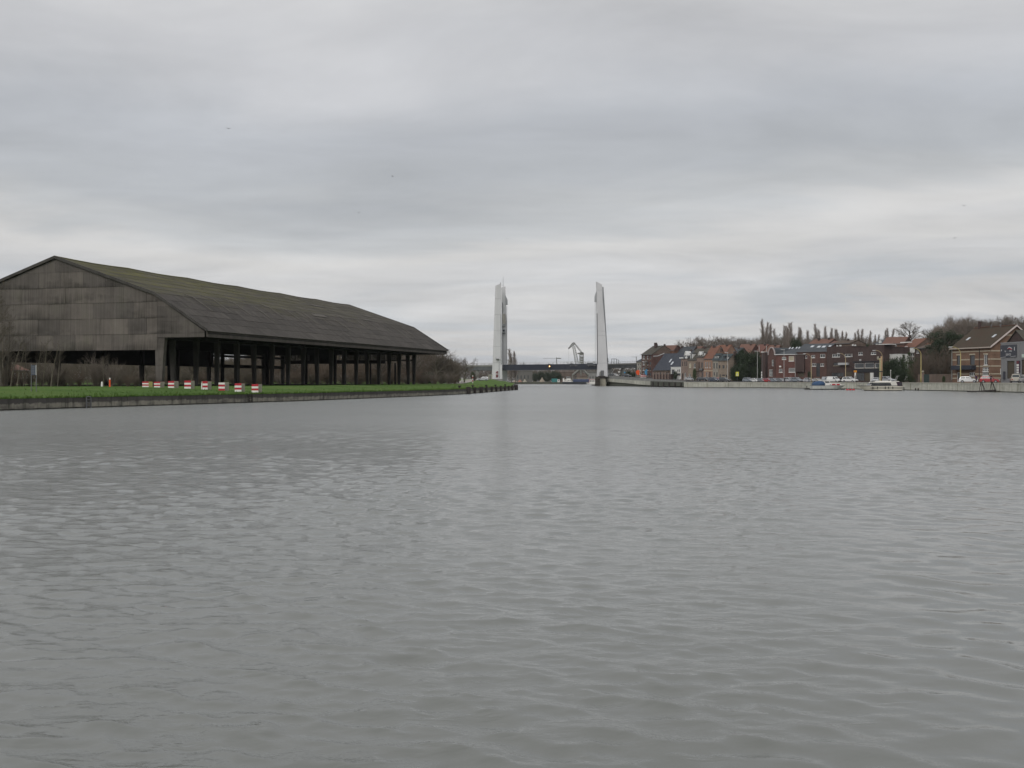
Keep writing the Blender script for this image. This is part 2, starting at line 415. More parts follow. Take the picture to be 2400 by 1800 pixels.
ochre_m = pm('ochre_lamp_paint', (0.38, 0.32, 0.13), (0.30, 0.25, 0.10), 2, 0.5)
ochre2_m = pm('weathered_ochre_paint', (0.36, 0.29, 0.17), (0.28, 0.22, 0.13), 2, 0.6)
orange_m = pm('orange_sheet', (0.80, 0.11, 0.03), (0.7, 0.09, 0.02), 2, 0.7)
orangep_m = pm('orange_paint', (0.70, 0.20, 0.04), (0.6, 0.16, 0.03), 2, 0.6)
blues_m = pm('blue_sign', (0.05, 0.20, 0.36), (0.06, 0.24, 0.40), 2, 0.5)
bluegrey_m = pm('slate_blue_board', (0.055, 0.07, 0.10), (0.07, 0.085, 0.115), 2, 0.5)
lampw_m = pm('pale_lamp_steel', (0.40, 0.40, 0.39), (0.32, 0.32, 0.31), 2, 0.45)
wood_m = pm('old_timber', (0.040, 0.035, 0.028), (0.075, 0.066, 0.05), 1.5, 0.9, 0.4, stretch=(1, 1, 0.15))
woodd_m = pm('tarred_timber', (0.022, 0.019, 0.018), (0.045, 0.038, 0.034), 1.5, 0.85, 0.4)
bark_m = pm('bark', (0.105, 0.095, 0.078), (0.060, 0.052, 0.042), 3.0, 0.95, 0.4, stretch=(1, 1, 0.3))
barkp_m = pm('pale_bark', (0.16, 0.145, 0.11), (0.09, 0.08, 0.06), 3.0, 0.95, 0.4, stretch=(1, 1, 0.3))
twig_m = pm('bare_twigs', (0.125, 0.105, 0.088), (0.165, 0.138, 0.118), 0.25, 0.95)
twigp_m = pm('poplar_twigs', (0.185, 0.150, 0.130), (0.23, 0.19, 0.165), 0.25, 0.95)
twigd_m = pm('thicket_twigs', (0.105, 0.088, 0.068), (0.070, 0.060, 0.047), 0.2, 0.95)
twigr_m = pm('russet_twigs', (0.115, 0.085, 0.064), (0.080, 0.062, 0.048), 0.2, 0.95)
ever_m = pm('evergreen_leaves', (0.018, 0.030, 0.016), (0.038, 0.056, 0.028), 0.9, 0.8)
everl_m = pm('lighter_evergreen_leaves', (0.030, 0.050, 0.020), (0.055, 0.080, 0.032), 0.9, 0.8)
asphalt_m = pm('asphalt', (0.055, 0.054, 0.052), (0.075, 0.073, 0.07), 0.6, 0.9, 0.2)
earth_m = pm('rough_ground', (0.060, 0.062, 0.035), (0.075, 0.062, 0.045), 0.15, 0.95, 0.4)
hill_m = pm('winter_hillside', (0.055, 0.058, 0.032), (0.085, 0.07, 0.048), 0.06, 0.95, 0.4)
bedm = pm('canal_bed', (0.05, 0.05, 0.04), (0.04, 0.04, 0.03), 0.1, 1.0)
sandm = pm('sand_heap', (0.30, 0.26, 0.21), (0.22, 0.19, 0.15), 0.8, 0.95, 0.5)
rubr_m = pm('brick_rubble', (0.30, 0.16, 0.12), (0.22, 0.14, 0.11), 1.2, 0.95, 0.6)
teal_m = pm('teal_container', (0.05, 0.22, 0.21), (0.04, 0.18, 0.18), 1.0, 0.6)
rust_m = pm('rust', (0.10, 0.055, 0.035), (0.06, 0.04, 0.03), 2, 0.9)
# masonry and roofs
def brick(name, c, var=0.75, mort=1.25):
    m, b, t, N, M, RAMP, NOISE, MAP, MIX = newmat(name, 0.9, 0.2)
    co = N('ShaderNodeTexCoord').outputs['Object']
    br = N('ShaderNodeTexBrick'); br.inputs['Scale'].default_value = 4.0
    br.inputs['Color1'].default_value = (*c, 1); br.inputs['Color2'].default_value = (*[x * var for x in c], 1)
    br.inputs['Mortar'].default_value = (*[min(0.6, x * mort + 0.03) for x in c], 1); br.inputs['Mortar Size'].default_value = 0.012
    mp = N('ShaderNodeMapping'); mp.inputs['Rotation'].default_value = (R(90), 0, 0); t.links.new(co, mp.inputs[0])
    t.links.new(mp.outputs[0], br.inputs['Vector'])
    n = RAMP(NOISE(MAP(co, (1, 1, 0.5)), 0.6, 5, 0.65), (0.3, (0.72, 0.72, 0.72)), (0.7, (1.12, 1.12, 1.12)))
    t.links.new(MIX(1.0, br.outputs['Color'], n, 'MULTIPLY'), b.inputs['Base Color'])
    return m
brick_red = brick('red_brick', (0.1137, 0.0661, 0.0577)); brick_dark = brick('dark_brick', (0.0771, 0.054, 0.0498)); brick_brown = brick('brown_brick', (0.1496, 0.1132, 0.0923))
brick_tan = brick('tan_brick', (0.2677, 0.2176, 0.1721)); brick_pink = brick('pink_brick', (0.2392, 0.1801, 0.1527)); brick_orange = brick('orange_brick', (0.311, 0.1972, 0.1426))
render_grey = pm('grey_render', (0.30, 0.28, 0.24), (0.24, 0.22, 0.19), 0.5, 0.9)
render_white = pm('white_render', (0.62, 0.62, 0.60), (0.52, 0.52, 0.50), 0.5, 0.85)
render_black = pm('black_shopfront', (0.018, 0.019, 0.023), (0.026, 0.027, 0.03), 0.6, 0.5)
def tiles(name, c1, c2, sc=0.5):
    m, b, t, N, M, RAMP, NOISE, MAP, MIX = newmat(name, 0.85, 0.2)
    co = N('ShaderNodeTexCoord').outputs['Object']
    n = NOISE(MAP(co, (1, 1, 1)), sc, 6, 0.7)
    t.links.new(RAMP(n, (0.3, c1), (0.7, c2)), b.inputs['Base Color'])
    wv = N('ShaderNodeTexWave', bands_direction='Z'); wv.inputs['Scale'].default_value = 1.4; wv.inputs['Distortion'].default_value = 0.4; t.links.new(co, wv.inputs['Vector'])
    bp = N('ShaderNodeBump'); bp.inputs['Strength'].default_value = 0.5; bp.inputs['Distance'].default_value = 0.08
    t.links.new(wv.outputs['Fac'], bp.inputs['Height']); t.links.new(bp.outputs[0], b.inputs['Normal'])
    return m
slate_m = tiles('slate_roof', (0.050, 0.056, 0.064), (0.078, 0.084, 0.092)); slateb_m = tiles('blue_slate_roof', (0.042, 0.048, 0.062), (0.060, 0.066, 0.080))
tile_red = tiles('red_tile_roof', (0.1297, 0.0709, 0.0555), (0.1738, 0.0982, 0.0758)); tile_or = tiles('orange_tile_roof', (0.1865, 0.0899, 0.0619), (0.1415, 0.0736, 0.054))
tile_br = tiles('brown_tile_roof', (0.074, 0.0572, 0.0474), (0.1052, 0.0779, 0.0597)); tile_dark = tiles('dark_mossy_roof', (0.0612, 0.0598, 0.05), (0.0816, 0.0725, 0.0606))
teal_roof = tiles('teal_grey_roof', (0.060, 0.078, 0.084), (0.045, 0.055, 0.060))
frame_m = pm('white_window_frame', (0.72, 0.72, 0.70), (0.64, 0.64, 0.62), 3, 0.5)
framed_m = pm('dark_window_frame', (0.06, 0.055, 0.05), (0.045, 0.04, 0.04), 3, 0.5)
blind_m = pm('beige_blind', (0.40, 0.36, 0.27), (0.36, 0.32, 0.24), 3, 0.7)
stone_m = pm('pale_stone', (0.42, 0.37, 0.28), (0.34, 0.30, 0.23), 1, 0.85)
corr_m = pm('grey_metal_cladding', (0.23, 0.23, 0.23), (0.19, 0.19, 0.20), 2.0, 0.6, 0.2, stretch=(6, 6, 0.1))
navy_m = pm('dark_slate_sign', (0.045, 0.048, 0.062), (0.055, 0.057, 0.07), 1, 0.5)
winglass = pm('window_glass', (0.035, 0.038, 0.042), (0.075, 0.08, 0.085), 0.35, 0.08, 0.0, spec=0.6)
winlight = pm('skylight_glass', (0.50, 0.53, 0.56), (0.42, 0.45, 0.48), 0.5, 0.1, 0.0, spec=0.6)
tyre_m = pm('tyre_rubber', (0.018, 0.018, 0.019), (0.025, 0.025, 0.025), 8, 0.85)
hub_m = pm('wheel_rim', (0.32, 0.32, 0.33), (0.25, 0.25, 0.26), 8, 0.4, metallic=0.5)
carglass = pm('car_glass', (0.04, 0.048, 0.052), (0.07, 0.08, 0.085), 1.0, 0.06, 0.0, spec=0.7)
headl_m = pm('headlight_glass', (0.60, 0.61, 0.62), (0.5, 0.5, 0.52), 8, 0.15)
taill_m = pm('tail_light_glass', (0.35, 0.02, 0.02), (0.28, 0.02, 0.02), 8, 0.2)
plate_m = pm('number_plate', (0.65, 0.62, 0.58), (0.58, 0.56, 0.52), 8, 0.5)
plastic_m = pm('black_plastic', (0.022, 0.022, 0.023), (0.03, 0.03, 0.03), 6, 0.6)
def carpaint(name, c): return pm(name, c, tuple(x * 0.88 for x in c), 0.6, 0.28, 0.0, spec=0.5, coat=0.6)
cp = {k: carpaint('car_paint_' + k, c) for k, c in dict(white=(0.72, 0.72, 0.71), silver=(0.40, 0.41, 0.43), grey=(0.16, 0.17, 0.185), dark=(0.045, 0.048, 0.055),
      blue=(0.030, 0.040, 0.075), red=(0.36, 0.025, 0.035), green=(0.035, 0.055, 0.045), beige=(0.40, 0.37, 0.31), bluegrey=(0.20, 0.225, 0.26)).items()}
skin_m = pm('skin', (0.45, 0.29, 0.22), (0.40, 0.25, 0.19), 6, 0.6)
clothd_m = pm('dark_cloth', (0.016, 0.016, 0.02), (0.025, 0.025, 0.03), 4, 0.9)
clothp_m = pm('purple_cloth', (0.065, 0.03, 0.075), (0.05, 0.025, 0.06), 4, 0.9)
clothn_m = pm('denim', (0.035, 0.042, 0.07), (0.05, 0.055, 0.08), 4, 0.9)
hair_m = pm('brown_hair', (0.03, 0.02, 0.014), (0.045, 0.03, 0.02), 9, 0.8)
bird_m = pm('dark_feathers', (0.05, 0.05, 0.052), (0.09, 0.09, 0.09), 9, 0.8)
# ------------------------------------------------------------------ the lie of the land
QL = [(-60, -90.0), (40, -52.7), (82, -37.9), (95.6, -33.1), (121.5, -23.4), (164, -12.6), (191, -7.7), (279.5, 0.75), (283, 0.8), (530, 1.2), (885, 2.0)]
QR = [(-60, 112.0), (60, 106.0), (150, 100.5), (215, 97.6), (311, 95.6), (339, 91.2), (373, 86.0), (391, 75.2), (399, 61.8), (537, 45.4), (538, 41.5), (600, 47.5), (885, 71.0)]
FAR_Y = 880.0
def xq(Y): return lerp_list(QL, Y)
def xw(Y): return lerp_list(QR, Y)
def h_left(X, Y):
    d = max(0.0, xq(Y) - X)
    w = 20.0 if Y < 200 else (20.0 - 8.0 * smooth(200, 290, Y))
    hin = 1.5 + 1.75 * smooth(290, 520, Y)
    n = 0.10 * (mnoise.noise(Vector((X * 0.12, Y * 0.08, 0))) ) if d > 1 else 0
    return 0.86 + (hin - 0.86) * smooth(0, w, d) + n * smooth(1, 5, d)
def d_wall(X, Y):
    best = 1e9
    for (y0, x0), (y1, x1) in zip(QR[:-3], QR[1:-2]):
        vx, vy = x1 - x0, y1 - y0
        t = max(0, min(1, ((X - x0) * vx + (Y - y0) * vy) / (vx * vx + vy * vy)))
        best = min(best, math.hypot(X - x0 - t * vx, Y - y0 - t * vy))
    return best
def h_right(X, Y):
    d = d_wall(X, Y) if Y < 560 else max(0.0, X - xw(Y))
    ramp = 2.6 * max(0.0, 1 - max(0.0, math.hypot(X - 47, Y - 541) - 8) / 145.0)
    return 1.8 + ramp + 12 * smooth(30, 95, d) + 10 * smooth(95, 260, d)

def grid_mesh(name, rows, mat, kind='structure'):
    n = len(rows[0]); v = [p for r in rows for p in r]; f = []
    for i in range(len(rows) - 1):
        for j in range(n - 1):
            a = i * n + j; f.append((a, a + 1, a + n + 1, a + n))
    me = bpy.data.meshes.new(name); me.from_pydata(v, [], f); me.materials.append(mat)
    me.polygons.foreach_set('use_smooth', [True] * len(f)); me.update()
    return tag(link(name, me), kind=kind)
dl = [0, .4, 1, 2, 3.5, 5, 7, 9, 11, 13, 15, 17, 19, 22, 27, 34, 42, 52, 65, 85, 110, 150, 220, 350, 600, 1000, 2500]
ys = list(np.arange(-60, 300, 4.0)) + list(np.arange(300, 560, 8.0)) + list(np.arange(560, 881, 40.0))
ys = sorted(set(ys + [q[0] for q in QL if q[0] <= 880]))
rows = []
for Y in ys:
    rows.append([(xq(Y) - d + 0.02, Y, h_left(xq(Y) - d, Y)) for d in reversed(dl)])
left_bank = grid_mesh('grass_bank', rows, grass_m)
ysr = sorted(set(list(np.arange(-60, 380, 8.0)) + list(np.arange(380, 404, 1.0)) + list(np.arange(404, 534, 6.0)) + list(np.arange(534, 545, 0.5)) + list(np.arange(545, 881, 15.0)) + [q[0] for q in QR if q[0] <= 880]))
dr = [0.3, 2, 5, 9, 14, 20, 26, 32, 40, 50, 60, 72, 85, 100, 120, 145, 175, 210, 260, 330, 450, 700, 1200, 2500]
rows = [[(xw(Y) + d, Y, h_right(xw(Y) + d, Y) - 0.02) for d in dr] for Y in ysr]
right_ground = grid_mesh('town_hillside', rows, hill_m)
# the quay road along the right bank
qrd = [0.35, 2.5, 5.5, 9, 13, 17, 21, 25]
rows = [[(xw(Y) + d, Y, h_right(xw(Y) + d, Y) + 0.03) for d in qrd] for Y in ysr if 60 <= Y <= 533]
road = grid_mesh('quay_road', rows, asphalt_m)
m = MB(); m.box(-4000, 4000, FAR_Y, 9000, -2, 1.5); tag(m.build('far_ground', earth_m), kind='structure')
m = MB(); m.face([(-5000, -900, -2.2), (5000, -900, -2.2), (5000, 9500, -2.2), (-5000, 9500, -2.2)]); tag(m.build('canal_bed', bedm), kind='structure')

# water: a fan of real waves, finer towards the camera
WST, WQ = 0.032, 1.5
def build_water():
    ys = list(np.arange(-14, 4.0, 0.6)); y = 4.0
    while y < 70: ys.append(y); y *= 1.0036
    while y < 884: ys.append(y); y *= 1.010
    ys.append(884.0)
    ys = np.array(ys); nc = 600
    t = np.linspace(-1, 1, nc)
    half = np.maximum(ys, 0) * 0.53 + 6
    Xg = half[:, None] * t[None, :]; Yg = np.repeat(ys[:, None], nc, 1)
    ds = np.maximum(np.gradient(ys)[:, None], (2 * half / nc)[:, None])
    rng = np.random.default_rng(7)
    Z = np.zeros_like(Xg); DX = np.zeros_like(Xg); DY = np.zeros_like(Xg)
    calm = np.clip((Xg - 0.21 * Yg + 0.8) / 3.0, 0, 1); calm = calm * calm * (3 - 2 * calm) * np.clip(1 - (Yg - 20) / 30, 0, 1)
    gust = 0.80 + 0.28 * np.sin(Xg * 0.31 + 1.7 * np.sin(Yg * 0.19)) * np.sin(Yg * 0.27 + 1.3 * np.sin(Xg * 0.23))
    N = 96
    lam = np.exp(np.linspace(math.log(0.085), math.log(2.4), N))
    for l in lam:
        ang = R(246) + rng.normal(0, 0.70)          # travelling towards the camera, a little from the right
        k = 2 * math.pi / l; ph = rng.uniform(0, 6.28)
        st = WST * math.exp(-(math.log(l / 0.28) / 1.2) ** 2)
        fade = np.clip((l / ds - 2.2) / 2.0, 0, 1)
        rough = gust * (1 - calm * (0.92 if l < 0.28 else (0.4 if l < 0.45 else -0.1)))
        A = st / k * fade * rough
        arg = k * (Xg * math.cos(ang) + Yg * math.sin(ang)) + ph + 1.1 * np.sin(0.8 * Xg + rng.uniform(0, 6) + 0.5 * Yg)
        c = np.cos(arg)
        Z += A * np.sin(arg); DX += WQ * A * math.cos(ang) * c; DY += WQ * A * math.sin(ang) * c
    Xg = Xg + DX; Yg = Yg + DY                      # crests bunch up and sharpen
    n, mcols = Xg.shape
    co = np.stack([Xg, Yg, Z], -1).reshape(-1, 3).astype(np.float32)
    idx = np.arange(n * mcols).reshape(n, mcols)
    q = np.stack([idx[:-1, :-1], idx[:-1, 1:], idx[1:, 1:], idx[1:, :-1]], -1).reshape(-1, 4).astype(np.int32)
    me = bpy.data.meshes.new('canal_water')
    me.vertices.add(len(co)); me.vertices.foreach_set('co', co.ravel())
    me.loops.add(q.size); me.loops.foreach_set('vertex_index', q.ravel())
    me.polygons.add(len(q)); me.polygons.foreach_set('loop_start', np.arange(0, q.size, 4, dtype=np.int32)); me.polygons.foreach_set('loop_total', np.full(len(q), 4, dtype=np.int32))
    me.polygons.foreach_set('use_smooth', np.ones(len(q), dtype=bool))
    me.materials.append(water_m); me.update(); me.validate()
    return tag(link('canal_water', me), kind='structure')
build_water()

# ------------------------------------------------------------------ quay walls
def wall_strip(root, name, pts, zb, zt, th, mat, side, gap=0.03):
    """panels along a polyline; side=+1 puts the thickness to the left of travel"""
    for i, ((x0, y0), (x1, y1)) in enumerate(zip(pts, pts[1:])):
        dx, dy = x1 - x0, y1 - y0; l = math.hypot(dx, dy); ux, uy = dx / l, dy / l; nx, ny = -uy * side, ux * side
        a = (x0 + ux * gap / 2, y0 + uy * gap / 2); b = (x1 - ux * gap / 2, y1 - uy * gap / 2)
        o = random.uniform(0, 0.035)
        a = (a[0] + nx * o, a[1] + ny * o); b = (b[0] + nx * o, b[1] + ny * o)
        z0t = zt(x0, y0) if callable(zt) else zt; z1t = zt(x1, y1) if callable(zt) else zt
        z0b = zb(x0, y0) if callable(zb) else zb; z1b = zb(x1, y1) if callable(zb) else zb
        mb = MB(); mb.hexa([(a[0], a[1], z0b), (b[0], b[1], z1b), (b[0] + nx * th, b[1] + ny * th, z1b), (a[0] + nx * th, a[1] + ny * th, z0b),
                            (a[0], a[1], z0t), (b[0], b[1], z1t), (b[0] + nx * th, b[1] + ny * th, z1t), (a[0] + nx * th, a[1] + ny * th, z0t)])
        mb.build(name, mat, root)
def resample(poly, step):
    out = [poly[0]]
    for (x0, y0), (x1, y1) in zip(poly, poly[1:]):
        n = max(1, round(math.hypot(x1 - x0, y1 - y0) / step))
        out += [(x0 + (x1 - x0) * i / n, y0 + (y1 - y0) * i / n) for i in range(1, n + 1)]
    return out
random.seed(3)
ql = [(x, y) for y, x in QL]
qwall = thing('quay_wall', 'long low weathered concrete canal wall edging the grass bank on the left', 'quay wall')
wall_strip(qwall, 'wall_panel', resample([p for p in ql if 40 <= p[1] <= 192], 7.0), -1.5, 0.84, 0.5, quayL_m, 1)
m = MB()
for (x0, y0), (x1, y1) in zip(resample(ql[1:7], 7.0), resample(ql[1:7], 7.0)[1:]):   # backing so no light shows through joints
    m.hexa([(x0 - .2, y0, -1.5), (x1 - .2, y1, -1.5), (x1 - .45, y1, -1.5), (x0 - .45, y0, -1.5), (x0 - .2, y0, .8), (x1 - .2, y1, .8), (x1 - .45, y1, .8), (x0 - .45, y0, .8)])
m.build('backing', woodd_m, qwall)
pwall = thing('piled_quay', 'canal wall end of concrete bays between dark upright timber piles, left of the bridge', 'quay wall')
pe = resample([(-7.7, 191), (0.75, 279.5)], 8.9)
wall_strip(pwall, 'wall_panel', pe, -1.5, 0.95, 0.5, quayL_m, 1)
wall_strip(pwall, 'end_panel', [(0.78, 279.6), (0.8, 283), (1.0, 420), (1.2, 530)], -1.5, 1.0, 0.5, quayL_m, 1)
for i, (x, y) in enumerate(pe):
    mb = MB(); w = 0.42 if i in (0, 2, len(pe) - 1) else 0.24
    mb.frustum(x + 0.18, y - 0.1, -1.5, 1.12 + 0.1 * (i % 3 == 0), w, w, w * 0.92, w * 0.92); mb.build('pile', woodd_m, pwall)
for i in range(3):
    mb = MB(); mb.frustum(0.75 + 0.25 * i, 280.2 + i * .9, -1.5, 1.35, 0.3, 0.3, 0.26, 0.26); mb.build('pile', woodd_m, pwall)
for i, (px, D) in enumerate([(1082, 189), (1116, 205), (1147, 226), (1172, 243), (1194, 264)]):
    x = wx(px, D); y = D; x = xq(y) - 0.9; z = h_left(x, y)
    b = thing('mooring_bollard', '%s dark iron bollard from the left above the piled quay' % ORD[i], 'bollard', (x, y, z), 0, 'bollards on the left bank')
    mb = MB(); mb.lathe([(0.22, -0.1), (0.2, 0.15), (0.15, 0.25), (0.15, 0.42)], n=10); mb.build('post', woodd_m, b, True)
    mb = MB(); mb.lathe([(0.15, 0.42), (0.28, 0.46), (0.28, 0.56), (0.16, 0.6)], n=10); mb.build('cap', woodd_m, b, True)
def quay_ladder(px, lab, m_):
    # nearest wall point seen at this pixel column
    Y = min(np.arange(60, 190, 0.1), key=lambda y: abs(CX + F * xq(y) / y - px)); X = xq(Y)
    Y2 = Y + 1; ang = math.atan2(1.0, xq(Y2) - X)
    t = thing('quay_ladder', lab, 'ladder', (X, Y, 0), ang, 'ladders on the left canal wall')
    for s in (-0.26, 0.26):
        mb = MB(); mb.box(s - .035, s + .035, -0.13, -0.05, -0.4, .84); mb.build('rail', m_, t)
    for k in range(5):
        mb = MB(); mb.tube((-.26, -.09, -0.05 + .24 * k), (.26, -.09, -0.05 + .24 * k), 0.03, n=6); mb.build('rung', m_, t)
quay_ladder(205, 'pale rusted ladder on the canal wall, left of the red and white blocks', steelm_m)
quay_ladder(585, 'dark ladder recessed in the canal wall below the rightmost striped block', woodd_m)

rwall = thing('harbour_wall', 'pale stained concrete quay wall below the parked cars on the right bank', 'quay wall')
QRp = [(x, y) for y, x in QR]
rp = resample(QRp[1:9], 12.0)
wall_strip(rwall, 'wall_panel', rp, -1.5, 1.72, 0.6, quayR_m, -1, 0.06)
for (x0, y0), (x1, y1) in zip(resample(QRp[1:9], 24.0), resample(QRp[1:9], 24.0)[1:]):
    dx, dy = x1 - x0, y1 - y0; l = math.hypot(dx, dy); nx, ny = dy / l, -dx / l
    mb = MB(); q = [(x0 - nx * .08, y0 - ny * .08), (x1 - nx * .08, y1 - ny * .08), (x1 + nx * .7, y1 + ny * .7), (x0 + nx * .7, y0 + ny * .7)]
    mb.hexa([(*p, 1.722) for p in q] + [(*p, 1.88) for p in q]); mb.build('coping', coping_m, rwall)
m = MB()
for (x0, y0), (x1, y1) in zip(rp, rp[1:]):
    dx, dy = x1 - x0, y1 - y0; l = math.hypot(dx, dy); nx, ny = dy / l, -dx / l
    m.hexa([(x0 + nx * .3, y0 + ny * .3, -1.5), (x1 + nx * .3, y1 + ny * .3, -1.5), (x1 + nx * .55, y1 + ny * .55, -1.5), (x0 + nx * .55, y0 + ny * .55, -1.5),
            (x0 + nx * .3, y0 + ny * .3, 1.7), (x1 + nx * .3, y1 + ny * .3, 1.7), (x1 + nx * .55, y1 + ny * .55, 1.7), (x0 + nx * .55, y0 + ny * .55, 1.7)])
m.build('backing', rampD_m, rwall)
# retaining wall climbing to the bridge
ra = thing('ramp_wall', 'sloping grey retaining wall of the road climbing to the right bridge tower', 'retaining wall')
RA, RB = Vector((61.8, 399)), Vector((45.4, 537))
top_y = [(1420, 880.5), (1450, 882.0), (1500, 886.5), (1545, 890.5), (1604, 893.0)]
mid_y = [(1420, 887.2), (1502, 892.3), (1559, 894.6), (1604, 895.6)]
low_y = [(1420, 894.3), (1461, 897.5), (1502, 901.6), (1543, 904.0), (1604, 904.8)]
NS = 14
def ramp_pt(t):
    p = RA.lerp(RB, t); px = CX + F * p.x / p.y
    return p, wz(lerp_list(top_y, px), p.y), wz(lerp_list(mid_y, px), p.y), wz(lerp_list(low_y, px), p.y)
rd = (RB - RA).normalized(); rn = Vector((rd.y, -rd.x))          # towards the land
for i in range(NS):
    (a, at, am, al), (b, bt, bm, bl) = ramp_pt(i / NS), ramp_pt((i + 1) / NS)
    g = rd * 0.03; a = a + g; b = b - g
    def hx(o0, o1, z0a, z1a, z0b, z1b):
        q = [a + rn * o0, b + rn * o0, b + rn * o1, a + rn * o1]
        return [(q[0].x, q[0].y, z0a), (q[1].x, q[1].y, z0b), (q[2].x, q[2].y, z0b), (q[3].x, q[3].y, z0a),
                (q[0].x, q[0].y, z1a), (q[1].x, q[1].y, z1b), (q[2].x, q[2].y, z1b), (q[3].x, q[3].y, z1a)]
    mb = MB(); mb.hexa(hx(0.25, 0.7, am, at, bm, bt)); mb.build('parapet_panel', concgrey_m, ra)
    dark = i < 5
    mb = MB(); mb.hexa(hx(0.0, 0.75, al, am - .003, bl, bm - .003)); mb.build('wall_band', rampD_m if dark else quayR_m, ra)
    mb = MB(); mb.hexa(hx(0.55, 1.1, -1.5, al - .003, -1.5, bl - .003)); mb.build('lower_wall', rampD_m, ra)
for i in range(6):
    p, zt_, zm_, zl_ = ramp_pt(0.02 + 0.06 * i)
    mb = MB(); mb.frustum(p.x - rn.x * .3, p.y - rn.y * .3, -1.5, zm_ - .25, .22, .22, .22, .22); mb.build('fender_post', woodd_m, ra)

# ------------------------------------------------------------------ the storage shed
SX, SY = -41.25, 150.0
SRZ = math.atan2(0.965, 0.262)
shed = thing('storage_shed', 'huge dark open sided storage hall with mossy corrugated roof on concrete posts', 'shed', (SX, SY, 0), SRZ)
SL, SW = 101.2, 47.2
def roof_z(t, s=0):
    t = min(t, SW - t)
    z = 9.13 + (14.25 - 9.13) * t / 7.8 if t <= 7.8 else 14.25 + (19.65 - 14.25) * (t - 7.8) / 15.8
    return z - 0.16 * abs(math.sin(s * math.pi / 17.0)) * smooth(4, 23, t)
random.seed(11)
def roof_sheet(s0, s1, t0, t1, lift, th=0.07):
    ct = 0.5 * (t0 + t1); up = Vector((0, -(roof_z(t1) - roof_z(t0)) / (t1 - t0), 1)).normalized()
    p = []
    for l in (0, th):
        for (s, t) in ((s0, t0), (s1, t0), (s1, t1), (s0, t1)):
            ed = 0.025 if (t == t0) == (t0 < SW / 2) else 0.0
            q = Vector((s, t, roof_z(t, s))) + up * (lift + l + ed); p.append(q)
    mb = MB()
    mb.hexa(p)
    return mb
ncol = 24; cw = (SL + 0.8) / ncol
courses = [7.8 * i / 5 for i in range(6)] + [7.8 + 15.8 * i / 6 for i in range(1, 7)]
for c in range(ncol):
    for k in range(11):
        s0 = -0.4 + c * cw; t0, t1 = courses[k], courses[k + 1]
        if k == 0: t0 = -0.35
        roof_sheet(s0, s0 + cw - 0.012, t0, t1 + 0.1 if k not in (4, 10) else t1, random.uniform(0, 0.018)).build('roof_sheet', roof_shed_m, shed)
for c in range(12):
    s0 = -0.4 + c * 2 * cw
    for (t0, t1) in ((SW - 7.8, SW + .35), (SW / 2, SW - 7.8)):
        roof_sheet(s0, s0 + 2 * cw - .012, t0, t1, random.uniform(0, .03)).build('roof_sheet', roof_shed_m, shed)
mb = MB()
for c in range(ncol):
    s0 = -0.4 + c * cw; a = roof_z(SW / 2, s0) + .12; b = roof_z(SW / 2, s0 + cw) + .12
    mb.face([(s0, SW / 2 - .35, a - .1), (s0 + cw, SW / 2 - .35, b - .1), (s0 + cw, SW / 2, b + .05), (s0, SW / 2, a + .05)])
    mb.face([(s0, SW / 2, a + .05), (s0 + cw, SW / 2, b + .05), (s0 + cw, SW / 2 + .35, b - .1), (s0, SW / 2 + .35, a - .1)])
mb.build('ridge_cap', roof_shed_m, shed)
# added dark lining under the sheets, stops light leaking through their gaps
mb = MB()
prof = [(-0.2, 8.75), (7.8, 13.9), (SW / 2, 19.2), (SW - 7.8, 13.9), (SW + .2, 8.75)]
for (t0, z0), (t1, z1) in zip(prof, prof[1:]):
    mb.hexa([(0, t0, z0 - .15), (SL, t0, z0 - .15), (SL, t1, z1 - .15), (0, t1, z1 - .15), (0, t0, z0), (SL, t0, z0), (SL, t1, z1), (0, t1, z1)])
mb.build('light_stop_lining', black_m, shed)
# pale strips where sheets were patched or scoured
strip_m = pm('scoured_strip', (0.125, 0.115, 0.098), (0.085, 0.078, 0.068), 1.5, 0.9)
random.seed(5)
for i in range(15):
    s = 9.3 + 5.85 * i; ta = random.uniform(3.5, 5.2); tb = ta + random.uniform(2.6, 5.5)
    mb = MB()
    ts = [ta, min(7.8, tb)] + ([tb] if tb > 7.8 else [])
    for t0, t1 in zip(ts, ts[1:]):
        w = .13
        mb.hexa([(s - w, t0, roof_z(t0, s) + .14), (s + w, t0, roof_z(t0, s) + .14), (s + w, t1, roof_z(t1, s) + .14), (s - w, t1, roof_z(t1, s) + .14),
                 (s - w, t0, roof_z(t0, s) + .20), (s + w, t0, roof_z(t0, s) + .20), (s + w, t1, roof_z(t1, s) + .20), (s - w, t1, roof_z(t1, s) + .20)])
    mb.build('roof_strip', strip_m, shed)
for (s0, s1, t0, t1) in ((48, 53.5, 7.0, 7.7), (74, 78, 8.3, 9.1), (66, 71, 15.5, 16.4), (84, 88, 12.2, 13)):
    mb = roof_sheet(s0, s1, t0, t1, .15, .03); mb.build('roof_patch', strip_m, shed)
